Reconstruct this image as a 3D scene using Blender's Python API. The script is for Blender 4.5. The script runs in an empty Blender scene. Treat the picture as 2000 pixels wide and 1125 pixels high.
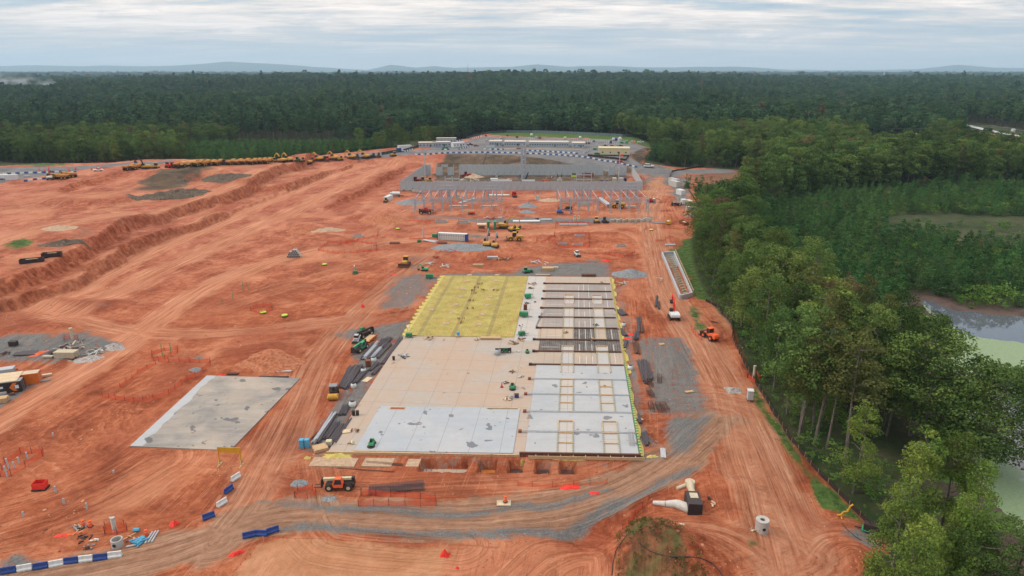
import bpy, math, random
import numpy as np
from mathutils import Vector, Matrix

SC = bpy.context.scene
COL = SC.collection
R = math.radians
random.seed(7)
RNG = np.random.default_rng(11)

# ------------------------------------------------------------------ camera, sky, sun, exposure
PITCH = R(17.6); FPX = 1333.33; CAMZ = 70.0
cam_d = bpy.data.cameras.new('drone_camera')
cam_d.lens = 24.0; cam_d.sensor_width = 36.0
cam_d.clip_start = 1.0; cam_d.clip_end = 90000.0
cam = bpy.data.objects.new('drone_camera', cam_d); COL.objects.link(cam)
cam.location = (0, 0, CAMZ); cam.rotation_euler = (math.pi/2 - PITCH, 0, 0)
SC.camera = cam

SUN_EL, SUN_AZ = 40.0, -95.0          # degrees; azimuth from +Y towards +X
world = bpy.data.worlds.new('World'); SC.world = world; world.use_nodes = True
SKY_STRENGTH = 0.1

def build_world():
    nt = world.node_tree; nt.nodes.clear(); N = nt.nodes.new; L = nt.links.new
    out = N('ShaderNodeOutputWorld'); bg = N('ShaderNodeBackground'); L(bg.outputs[0], out.inputs[0])
    bg.inputs['Strength'].default_value = SKY_STRENGTH
    sky = N('ShaderNodeTexSky'); sky.sky_type = 'NISHITA'; sky.sun_disc = False
    sky.sun_elevation = R(SUN_EL); sky.sun_rotation = R(SUN_AZ); sky.air_density = 1.2; sky.dust_density = 1.5
    geo = N('ShaderNodeTexCoord'); sep = N('ShaderNodeSeparateXYZ'); L(geo.outputs['Generated'], sep.inputs[0])
    # project the direction on a cloud deck: (x/z, y/z)
    def m(op, a, b=None, clamp=False):
        n = N('ShaderNodeMath'); n.operation = op; n.use_clamp = clamp
        for i, v in enumerate((a, b)):
            if v is None: continue
            if isinstance(v, (int, float)): n.inputs[i].default_value = v
            else: L(v, n.inputs[i])
        return n.outputs[0]
    zz = m('MAXIMUM', sep.outputs[2], 0.0)
    zc = m('ADD', zz, 0.055)
    cx = m('DIVIDE', sep.outputs[0], zc); cy = m('DIVIDE', sep.outputs[1], zc)
    comb = N('ShaderNodeCombineXYZ'); L(cx, comb.inputs[0]); L(cy, comb.inputs[1]); comb.inputs[2].default_value = 3.7
    def noise(vec, scale, det, rough, dist=0.0, off=(0, 0, 0), sc=(1, 1, 1)):
        mp = N('ShaderNodeMapping'); L(vec, mp.inputs[0]); mp.inputs['Location'].default_value = off; mp.inputs['Scale'].default_value = sc
        n = N('ShaderNodeTexNoise'); L(mp.outputs[0], n.inputs['Vector'])
        n.inputs['Scale'].default_value = scale; n.inputs['Detail'].default_value = det
        n.inputs['Roughness'].default_value = rough; n.inputs['Distortion'].default_value = dist
        return n.outputs['Fac']
    def ramp(f, pts):
        r = N('ShaderNodeValToRGB'); L(f, r.inputs[0]); e = r.color_ramp.elements
        while len(e) < len(pts): e.new(0.5)
        for i, (p, c) in enumerate(pts): e[i].position = p; e[i].color = (*c, 1) if len(c) == 3 else c
        return r.outputs[0]
    def mix(f, a, b):
        n = N('ShaderNodeMix'); n.data_type = 'RGBA'
        if isinstance(f, (int, float)): n.inputs[0].default_value = f
        else: L(f, n.inputs[0])
        for k, v in ((6, a), (7, b)):
            if isinstance(v, tuple): n.inputs[k].default_value = (*v, 1)
            else: L(v, n.inputs[k])
        return n.outputs[2]
    g = 10.0
    # broad streaky deck
    n1 = noise(comb.outputs[0], 0.50, 12, 0.60, 0.5, (2.3, 1.2, 0), (0.45, 1.0, 1))
    n2 = noise(comb.outputs[0], 1.9, 12, 0.68, 0.2, (7.3, 4.2, 1), (0.5, 1.0, 1))
    s = m('ADD', m('MULTIPLY', n1, 0.60), m('MULTIPLY', n2, 0.40))
    deck = ramp(s, [(0.40, (3.7, 4.9, 6.0)), (0.46, (5.3, 6.1, 6.7)), (0.50, (7.6, 7.2, 6.9)), (0.54, (9.8, 8.8, 8.1)), (0.60, (12.2, 10.8, 9.8))])
    # low small puffs, grey-blue, just above the horizon haze
    dirv = N('ShaderNodeCombineXYZ'); L(m('DIVIDE', sep.outputs[0], m('MAXIMUM', sep.outputs[1], 0.05)), dirv.inputs[0]); L(zz, dirv.inputs[1])
    p1 = noise(dirv.outputs[0], 9.0, 8, 0.6, 0.3, (3.1, 0.4, 0), (1, 2.6, 1))
    band = m('MULTIPLY', ramp(zz, [(0.015, (0, 0, 0)), (0.035, (1, 1, 1)), (0.06, (1, 1, 1)), (0.085, (0, 0, 0))]), 1.0)
    puff = m('MULTIPLY', ramp(p1, [(0.55, (0, 0, 0)), (0.62, (1, 1, 1))]), band)
    c1 = mix(m('MULTIPLY', puff, 0.55), deck, (4.9, 5.6, 6.4))
    hz = ramp(zz, [(0.0, (1, 1, 1)), (0.04, (0.5, 0.5, 0.5)), (0.085, (0, 0, 0))])
    c2 = mix(hz, c1, (6.7, 6.5, 6.4))
    # true overcast is brighter overhead
    up = ramp(zz, [(0.12, (0, 0, 0)), (0.9, (1, 1, 1))])
    br = m('ADD', 1.0, m('MULTIPLY', up, OVERHEAD))
    vm = N('ShaderNodeVectorMath'); vm.operation = 'SCALE'; L(c2, vm.inputs[0]); L(br, vm.inputs['Scale'])
    c3 = mix(0.06, vm.outputs[0], sky.outputs[0])
    low = m('LESS_THAN', sep.outputs[2], -0.002)
    c4 = mix(low, c3, (1.6, 1.5, 1.4))
    L(c4, bg.inputs['Color'])
OVERHEAD = 1.25
build_world()
world.cycles.sampling_method = 'MANUAL'; world.cycles.sample_map_resolution = 512

sun_d = bpy.data.lights.new('sun', 'SUN'); sun_d.energy = 1.5; sun_d.angle = R(9); sun_d.color = (1.0, 0.95, 0.88)
sun = bpy.data.objects.new('sun', sun_d); COL.objects.link(sun)
_sd = Vector((math.sin(R(SUN_AZ))*math.cos(R(SUN_EL)), math.cos(R(SUN_AZ))*math.cos(R(SUN_EL)), math.sin(R(SUN_EL))))
sun.rotation_euler = _sd.to_track_quat('Z', 'Y').to_euler(); sun.location = (0, 0, 300)

SC.view_settings.view_transform = 'Standard'; SC.view_settings.look = 'None'
SC.view_settings.gamma = 1.0; SC.view_settings.use_curve_mapping = False
SC.view_settings.exposure = 0.18
SC.cycles.max_bounces = 5; SC.cycles.diffuse_bounces = 3; SC.cycles.glossy_bounces = 2
SC.cycles.transmission_bounces = 2; SC.cycles.transparent_max_bounces = 8; SC.cycles.volume_bounces = 1
SC.cycles.use_adaptive_sampling = True; SC.cycles.adaptive_threshold = 0.02
SC.cycles.use_denoising = True
SC.cycles.volume_step_rate = 10; SC.cycles.volume_max_steps = 64

# ------------------------------------------------------------------ points on the ground
def ray(px, py):
    dx = (px-1000)/FPX; dy = -(py-562.5)/FPX
    return np.array((dx, math.cos(PITCH)+dy*math.sin(PITCH), -math.sin(PITCH)+dy*math.cos(PITCH)))
def P(px, py, z=0.0):
    d = ray(px, py); t = (z-CAMZ)/d[2]; return float(d[0]*t), float(d[1]*t)
def PL(pts, z=0.0):
    return np.array([P(a, b, z) for a, b in pts])
AZ = R(5.02)
AZ2 = AZ-R(3.25)
EU = np.array((math.cos(AZ2), -math.sin(AZ2))); EV = np.array((math.sin(AZ), math.cos(AZ)))
ORG = np.array(P(640, 885))
def W(u, v):                        # slab coordinates to world
    p = ORG + EU*u + EV*v; return float(p[0]), float(p[1])
def UV(x, y):
    dx = x-ORG[0]; dy = y-ORG[1]; det = EU[0]*EV[1]-EU[1]*EV[0]
    return (dx*EV[1]-dy*EV[0])/det, (EU[0]*dy-EU[1]*dx)/det

# ------------------------------------------------------------------ numpy noise and distances
def _hash(ix, iy, s):
    h = (ix.astype(np.int64)*374761393 + iy.astype(np.int64)*668265263 + s*974634777) & 0xffffffff
    h = ((h ^ (h >> 13))*1274126177) & 0xffffffff
    return ((h ^ (h >> 16)) & 0xffff)/65535.0
def vnoise(x, y, s=0):
    ix = np.floor(x); iy = np.floor(y); fx = x-ix; fy = y-iy
    fx = fx*fx*(3-2*fx); fy = fy*fy*(3-2*fy)
    a = _hash(ix, iy, s); b = _hash(ix+1, iy, s); c = _hash(ix, iy+1, s); d = _hash(ix+1, iy+1, s)
    return (a*(1-fx)+b*fx)*(1-fy)+(c*(1-fx)+d*fx)*fy
def fbm(x, y, scale, oct=4, s=0):
    v = 0; a = 0.5; t = 0; f = 1.0/scale
    for k in range(oct):
        v = v + a*vnoise(x*f+13.7*k, y*f-7.1*k, s+k); t += a; a *= 0.5; f *= 2.03
    return v/t
def sstep(a, b, x):
    t = np.clip((x-a)/(b-a), 0, 1); return t*t*(3-2*t)
def poly_dist(x, y, pts):
    """distance, signed side (left of travel positive), arc length to the nearest point of an open polyline"""
    best = np.full(x.shape, 1e18); sd = np.zeros(x.shape); al = np.zeros(x.shape); acc = 0.0
    for i in range(len(pts)-1):
        ax, ay = pts[i]; bx, by = pts[i+1]; dx = bx-ax; dy = by-ay; l2 = dx*dx+dy*dy; l = math.sqrt(l2)
        t = ((x-ax)*dx+(y-ay)*dy)/l2; tc = np.clip(t, 0, 1)
        ex = x-ax-tc*dx; ey = y-ay-tc*dy; d2 = ex*ex+ey*ey
        m = d2 < best
        best = np.where(m, d2, best); sd = np.where(m, np.sign(dx*ey-dy*ex), sd); al = np.where(m, acc+tc*l, al)
        acc += l
    return np.sqrt(best), sd, al
def poly_in(x, y, pts):
    """signed distance to closed polygon, positive inside; computed only near it"""
    pts = np.asarray(pts); M = 40.0
    out = np.full(x.shape, -M)
    m = (x > pts[:, 0].min()-M) & (x < pts[:, 0].max()+M) & (y > pts[:, 1].min()-M) & (y < pts[:, 1].max()+M)
    if not m.any(): return out
    xs = x[m]; ys = y[m]; ins = np.zeros(xs.shape, bool); best = np.full(xs.shape, 1e18)
    n = len(pts)
    for i in range(n):
        ax, ay = pts[i]; bx, by = pts[(i+1) % n]; dx = bx-ax; dy = by-ay
        c = ((ay > ys) != (by > ys)) & (xs < dx*(ys-ay)/(dy if abs(dy) > 1e-9 else 1e-9)+ax); ins ^= c
        t = np.clip(((xs-ax)*dx+(ys-ay)*dy)/max(dx*dx+dy*dy, 1e-9), 0, 1)
        best = np.minimum(best, (xs-ax-t*dx)**2+(ys-ay-t*dy)**2)
    d = np.sqrt(best); out[m] = np.where(ins, d, -d)
    return out

# ------------------------------------------------------------------ relief
def smooth_line(pts, n=3):
    p = np.asarray(pts, float)
    for _ in range(n-1):
        q = [p[0]]
        for i in range(len(p)-1): q += [p[i]*.75+p[i+1]*.25, p[i]*.25+p[i+1]*.75]
        q.append(p[-1]); p = np.array(q)
    return p
SC_A = smooth_line(PL([(-700, 700), (-150, 612), (20, 575), (80, 550), (130, 525), (200, 488), (290, 438), (370, 408), (430, 393), (480, 376), (540, 350), (590, 326)], 3.5), 2)
SC_B = smooth_line(PL([(-700, 760), (-100, 625), (40, 600), (110, 578), (180, 545), (230, 512), (270, 488), (330, 462), (390, 444), (430, 428), (470, 410), (500, 398), (545, 383), (600, 361), (650, 343)], .5), 2)
SC_C = smooth_line(PL([(600, 440), (640, 408), (690, 388), (720, 373), (760, 349), (790, 334), (800, 326)], 0), 2)
SC_M = smooth_line(PL([(290, 572), (340, 552), (385, 528)], 0), 2)
EMB = PL([(640, 345), (700, 338), (790, 336), (850, 333), (1000, 332), (1150, 332), (1220, 334), (1300, 338)], 0)
BUMPS = [  # px, py, radius m, height, stretch-x, power
 (50, 655, 14, 2.6, 1.8), (215, 600, 7, 1.6, 2.0), (120, 592, 5, 1.0, 2.6), (480, 700, 11, 1.6, 1.5), (540, 690, 6, 1.0, 1.2),
 (355, 365, 14, 3.0, 2.2), (320, 380, 10, 3.0, 2.4), (420, 350, 12, 2.2, 2.0), (110, 440, 5, 1.4, 1.6), (140, 425, 8, 1.6, 2.2),
 (1290, 1085, 7, 2.6, 1.0), (1330, 1110, 8, 3.0, 1.2), (1240, 1060, 4, 1.6, .8), (1390, 1000, 5.5, 1.5, 1.0), (1300, 995, 4, 1.2, 1.3), (1430, 960, 6, 1.3, 1.0),
 (1180, 1030, 5, -1.5, 1.4), (1130, 1040, 4, -1.2, 1.5), (1440, 645, 11, 1.6, .8), (1460, 700, 8, 1.0, .6),
 (1650, 1100, 6, 1.2, 1.4), (740, 430, 6, 1.6, 2.0), (705, 425, 5, 1.6, 2.0), (1100, 475, 9, -1.8, 1.6), (700, 478, 7, -1.3, 2.0), (1060, 480, 5, .8, 2),
 (590, 440, 7, 1.0, 1.5), (635, 460, 6, .8, 1.5), (1150, 500, 8, .6, 2.0), (300, 720, 7, .8, 1.0), (330, 745, 6, .7, 1.2), (850, 430, 7, 1.0, 1.6),
 (920, 505, 7, -1.3, 1.8), (960, 520, 6, -.8, 1.8), (1290, 850, 4, -1.0, 1.0), (1275, 820, 4, -.6, 1.0), (320, 845, 6, .4, 1.5), (1450, 1050, 7, 1.0, 1.3)]
BUMPS = [(*P(a, b), c, d, e) for a, b, c, d, e in BUMPS]
POND = smooth_line(PL([(1775, 575), (1800, 640), (1790, 720), (1830, 800), (1870, 880), (1905, 960), (1955, 1040), (2020, 1140), (2200, 1350), (3200, 1350), (3000, 700), (2300, 596), (2000, 612), (1900, 606), (1840, 588)], -3.0), 2)
SILT = smooth_line(PL([(1330, 350), (1368, 385), (1385, 430), (1352, 448), (1352, 500), (1362, 540), (1388, 588), (1432, 650), (1450, 705), (1475, 745), (1502, 792), (1545, 862), (1598, 922), (1660, 985), (1722, 1048), (1742, 1075), (1690, 1120), (1640, 1250)]), 2)
SITE = PL([(-1500, 332), (0, 330), (150, 328), (240, 322), (500, 306), (690, 302), (790, 288), (870, 270), (940, 262), (1000, 259), (1130, 262), (1262, 273), (1278, 285), (1258, 312), (1378, 312), (1500, 320), (1500, 355), (1400, 352), (1335, 350)], 6).tolist()
SITE += [list(p) for p in SILT[1:]] + [[60, 20], [-700, 20], [-900, 200]]
SITE = np.array(SITE)

PITS = []
for _a, _b in (((820, 897), (912, 921)), ((932, 899), (968, 922)), ((990, 900), (1022, 922)), ((1042, 901), (1076, 923)), ((1088, 902), (1126, 924))):
    _p = UV(*P(*_a)); _q = UV(*P(*_b)); PITS.append((_p[0]+.6, _q[0]-.2, _q[1], _p[1]))
def rect_in(u, v, a, b, c, d):
    return np.minimum(np.minimum(u-a, b-u), np.minimum(v-c, d-v))
def far_hills(x, y):
    r = np.sqrt(x*x+y*y)
    n = fbm(x, y, 900, 3, 40); n2 = fbm(x, y, 300, 3, 50)
    amp = sstep(650, 3000, r)
    right = sstep(-1400, -500, x*2000/np.maximum(r, 1))
    h = 3 + amp*((n-.5)*46 - 6 + 14*right) + sstep(700, 1100, r)*(n2-.5)*16
    h = h*(1-sstep(3200, 4300, r)) + sstep(3200, 4300, r)*(2+(fbm(x, y, 1800, 3, 60)-.5)*26 + 16*sstep(6000, 9500, r))
    return h
def H(x, y, fine=True):
    x = np.asarray(x, float); y = np.asarray(y, float)
    u, v = UV(x, y)
    wob = (fbm(x, y, 9, 3, 5)-.5)*5 + (fbm(x, y, 2.6, 2, 6)-.5)*2.6
    h = np.zeros(x.shape)
    near = y < 620
    if near.any():
        xs = x[near]; ys = y[near]; wb = wob[near]
        def scarp(line, hh, w, reach=70):
            d, s, al = poly_dist(xs, ys, line); sd = d*s
            L = np.sum(np.hypot(*np.diff(line, axis=0).T))
            return hh*(.55+.75*fbm(al*.02, al*0, 1, 2, 61))*sstep(-w*.45, w*.55, sd+wb)
        a = scarp(SC_A, 5.2, 5.0); b = scarp(SC_B, 4.2, 4.4)*(.35+.65*sstep(.40, .52, fbm(xs, ys, 55, 2, 66))); c = scarp(SC_C, 3.0, 4)
        # C dies out to the west, where its shelf meets the haul roads
        c = c*sstep(-150, -95, xs-(-0.0)-(ys-330)*.0)*sstep(330, 390, ys)
        m_ = scarp(SC_M, 1.5, 5)*sstep(P(250, 590)[0], P(300, 570)[0], xs)*(1-sstep(P(385, 530)[0]-8, P(420, 520)[0], xs))
        m_ = m_*(1-sstep(6, 30, poly_dist(xs, ys, SC_M)[0]))
        h[near] = np.maximum(a+b, c)+m_*.8
    # embankment of the car park and the shelf of parked machines
    e = 8.0*sstep(496, 548, y+(fbm(x, y, 14, 2, 8)-.5)*5)*(1-sstep(96, 132, x+(y-540)*-.15))
    e = e*sstep(-260, -120, x)+8.0*sstep(450, 520, y)*(1-sstep(-260, -120, x))
    h = np.maximum(h, e)
    w = sstep(700, 860, y)
    edge_l = sstep(8, 60, y-(478+np.maximum(0, x+190)*1.15))*(1-sstep(-60, -20, x))   # behind the machines the land drops
    h = h*(1-edge_l*.75)
    h = np.maximum(h, .7*e*(y < 700)) if False else h
    h = h*(1-w)+far_hills(x, y)*w
    xr = sstep(80, 190, x-(y-560)*.1)*sstep(520, 700, y)*(1-w)
    h = h*(1-xr)+xr*far_hills(x, y)
    # land east of the silt fence falls to the pond
    near = (y < 520) & (x > 30)
    if near.any():
        xs = x[near]; ys = y[near]
        east = np.clip(-poly_in(xs, ys, SITE), 0, 40)*(ys < 430)
        hh = h[near] - 2.2*sstep(0, 28, east)
        ins = poly_in(xs, ys, POND)
        hh = hh*(1-sstep(-14, 0, ins)) + sstep(-14, 0, ins)*(-2.75 - .9*sstep(0, 10, ins)+(fbm(xs, ys, 6, 3, 9)-.5)*.25)
        h[near] = hh
    flat = np.clip(sstep(0, 4, -rect_in(u, v, -1, 60.5, -1, 122)), 0, 1)*np.clip(sstep(0, 4, -rect_in(u, v, -42, -17, -3, 33)), 0, 1)
    flat = flat*(1-sstep(545, 552, y)*(y < 700))*np.where((v > 292) & (v < 385) & (u > -64) & (u < 95), .25, 1)
    h_before = h.copy()
    for bx, by, r, a, sx in BUMPS:
        m = (np.abs(x-bx) < r*sx*2.6) & (np.abs(y-by) < r*2.6)
        if m.any():
            q = ((x[m]-bx)/(r*sx))**2+((y[m]-by)/r)**2
            h[m] += a*np.exp(-q*1.3)*(.75+.5*fbm(x[m], y[m], r*.5, 3, 12))
    # rough dirt
    if fine:
        rough = (fbm(x, y, 11, 4, 20)-.5)*.7+(fbm(x, y, 1.7, 3, 25)-.5)*.30
        h = h+flat*rough*(y < 600)
    h = h_before+(h-h_before)*flat
    m = (u > 16) & (u < 50) & (v > -12) & (v < -1)
    if m.any():
        dig = np.zeros(m.sum())
        for p in PITS: dig = np.maximum(dig, sstep(-.22, .12, rect_in(u[m], v[m], *p)+(fbm(x[m], y[m], 1.2, 2, 31)-.5)*.25))
        h[m] = h[m]*.3-2.1*dig
    return h
def hz(x, y): return float(H(np.array([x]), np.array([y]))[0])
def G(px, py):
    d = ray(px, py)
    if d[2] > -.012: d = d.copy(); d[2] = -.012
    t = np.linspace(80, min(-(CAMZ+6)/d[2], 1800), 1500)
    x = d[0]*t; y = d[1]*t; z = CAMZ+d[2]*t; hh = H(x, y); m = np.nonzero(z < hh)[0]
    i = m[0] if len(m) else len(t)-1
    if i > 0 and len(m):
        a = z[i-1]-hh[i-1]; b = hh[i]-z[i]; f = a/(a+b+1e-9); tt = t[i-1]+f*(t[i]-t[i-1])
    else: tt = t[i]
    x = float(d[0]*tt); y = float(d[1]*tt)
    return x, y, hz(x, y)
# ------------------------------------------------------------------ materials
MATS = {}
class NT:
    def __init__(s, name):
        s.m = bpy.data.materials.new(name); s.m.use_nodes = True; s.t = s.m.node_tree; s.t.nodes.clear()
        s.out = s.N('ShaderNodeOutputMaterial'); s.b = s.N('ShaderNodeBsdfPrincipled'); s.L(s.b.outputs[0], s.out.inputs[0])
        s.b.inputs['Specular IOR Level'].default_value = .25
    def N(s, k): return s.t.nodes.new(k)
    def L(s, a, b): s.t.links.new(a, b)
    def setv(s, sock, v):
        if isinstance(v, tuple): sock.default_value = (*v, 1) if len(v) == 3 and sock.type == 'RGBA' else v
        elif isinstance(v, (int, float)): sock.default_value = v
        else: s.L(v, sock)
    def math(s, op, a, b=None, clamp=False, c=None):
        n = s.N('ShaderNodeMath'); n.operation = op; n.use_clamp = clamp
        s.setv(n.inputs[0], a)
        if b is not None: s.setv(n.inputs[1], b)
        if c is not None: s.setv(n.inputs[2], c)
        return n.outputs[0]
    def mix(s, f, a, b, mode='MIX'):
        n = s.N('ShaderNodeMix'); n.data_type = 'RGBA'; n.blend_type = mode
        s.setv(n.inputs[0], f); s.setv(n.inputs[6], a); s.setv(n.inputs[7], b); return n.outputs[2]
    def coord(s, k='Object'): return s.N('ShaderNodeTexCoord').outputs[k]
    def pos(s): return s.N('ShaderNodeNewGeometry').outputs['Position']
    def mapping(s, v, sc=(1, 1, 1), rot=(0, 0, 0), loc=(0, 0, 0)):
        n = s.N('ShaderNodeMapping'); s.L(v, n.inputs[0]); n.inputs['Scale'].default_value = sc; n.inputs['Rotation'].default_value = rot; n.inputs['Location'].default_value = loc
        return n.outputs[0]
    def aniso(s, v, deg, along, across, loc=(0, 0, 0)): return s.mapping(s.mapping(v, rot=(0, 0, R(-deg)), loc=loc), (along, across, .3))
    def noise(s, v, scale, det=4, rough=.55, dist=0):
        n = s.N('ShaderNodeTexNoise'); s.L(v, n.inputs['Vector']); n.inputs['Scale'].default_value = scale
        n.inputs['Detail'].default_value = det; n.inputs['Roughness'].default_value = rough; n.inputs['Distortion'].default_value = dist
        return n.outputs['Fac']
    def ramp(s, f, pts, interp='LINEAR'):
        r = s.N('ShaderNodeValToRGB'); s.L(f, r.inputs[0]); e = r.color_ramp.elements; r.color_ramp.interpolation = interp
        while len(e) < len(pts): e.new(.5)
        for i, (p, c) in enumerate(pts):
            e[i].position = p; c = (c, c, c) if isinstance(c, (int, float)) else c; e[i].color = (*c, 1)
        return r.outputs[0]
    def attr(s, name, o='Fac'):
        n = s.N('ShaderNodeAttribute'); n.attribute_name = name; return n.outputs[o]
    def sep(s, v):
        n = s.N('ShaderNodeSeparateXYZ'); s.L(v, n.inputs[0]); return n.outputs
    def comb(s, x, y, z=0.0):
        n = s.N('ShaderNodeCombineXYZ'); s.setv(n.inputs[0], x); s.setv(n.inputs[1], y); s.setv(n.inputs[2], z); return n.outputs[0]
    def bump(s, h, dist=.1, strength=1.0, prev=None):
        n = s.N('ShaderNodeBump'); s.L(h, n.inputs['Height']); n.inputs['Distance'].default_value = dist; n.inputs['Strength'].default_value = strength
        if prev is not None: s.L(prev, n.inputs['Normal'])
        return n.outputs[0]
    def done(s, col=None, rough=None, normal=None, metal=None, spec=None):
        if col is not None: s.setv(s.b.inputs['Base Color'], col)
        if rough is not None: s.setv(s.b.inputs['Roughness'], rough)
        if normal is not None: s.L(normal, s.b.inputs['Normal'])
        if metal is not None: s.setv(s.b.inputs['Metallic'], metal)
        if spec is not None: s.setv(s.b.inputs['Specular IOR Level'], spec)
        return s.m
DUST = (0.36, 0.15, 0.085)
def M(name, col=(.5, .5, .5), rough=.6, metal=0, dirt=.25, scale=2.0):
    """weathered paint / plastic / timber: base colour, soft patches and red dust"""
    if name in MATS: return MATS[name]
    n = NT(name); c = n.coord('Object')
    a = n.noise(c, scale, 5, .6); b = n.noise(c, scale*5, 4, .6)
    c1 = n.mix(n.ramp(a, [(.35, 0), (.7, 1)]), col, tuple(min(1, k*.78) for k in col))
    c2 = n.mix(n.math('MULTIPLY', n.ramp(b, [(.45, 0), (.75, 1)]), dirt), c1, DUST)
    MATS[name] = n.done(c2, n.math('ADD', rough, n.math('MULTIPLY', b, .15)), None, metal)
    return MATS[name]
PAINT = dict(white=((.62, .62, .60), .5), off_white=((.50, .48, .43), .6), blue=((.02, .06, .22), .45), navy=((.01, .02, .07), .5), yellow=((.58, .30, .02), .45),
    machine_yellow=((.50, .27, .04), .5), orange=((.62, .15, .02), .5), hi_orange=((.80, .12, .03), .6), red=((.42, .02, .02), .45), bright_red=((.75, .03, .02), .5), green=((.01, .20, .08), .45), lift_green=((.01, .30, .13), .42),
    dark=((.02, .02, .022), .6), tyre=((.022, .021, .02), .9), glass=((.02, .03, .035), .12), steel=((.34, .37, .40), .5), galv=((.38, .41, .44), .5),
    concrete=((.42, .40, .37), .85), tan=((.50, .42, .30), .6), cream=((.55, .47, .28), .55), timber=((.50, .33, .18), .8), pale_timber=((.60, .46, .30), .8),
    brown_steel=((.10, .045, .03), .7), rebar=((.055, .055, .065), .6), grey=((.22, .23, .24), .6), light_grey=((.42, .43, .44), .55), blue_trim=((.05, .13, .22), .5), siding=((.33, .38, .42), .6),
    roof_tan=((.50, .43, .35), .8), lime=((.42, .55, .06), .5), cyan=((.07, .32, .48), .5), lift_blue=((.03, .11, .32), .45), black_fabric=((.012, .013, .015), .8), yellow_film=((.48, .39, .10), .6), bark_grey=((.16, .12, .09), .9), black_paint=((.02, .022, .028), .45),
    dump_orange=((.64, .31, .10), .6), corten=((.22, .07, .035), .75), purple=((.4, .1, .25), .6), skin=((.5, .3, .2), .6), pipe_grey=((.33, .35, .38), .5))
def mat(k):
    if k in MATS: return MATS[k]
    c, r = PAINT[k]
    return M(k, c, r, 0, .10 if k in ('white', 'glass', 'blue') else .3)

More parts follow.
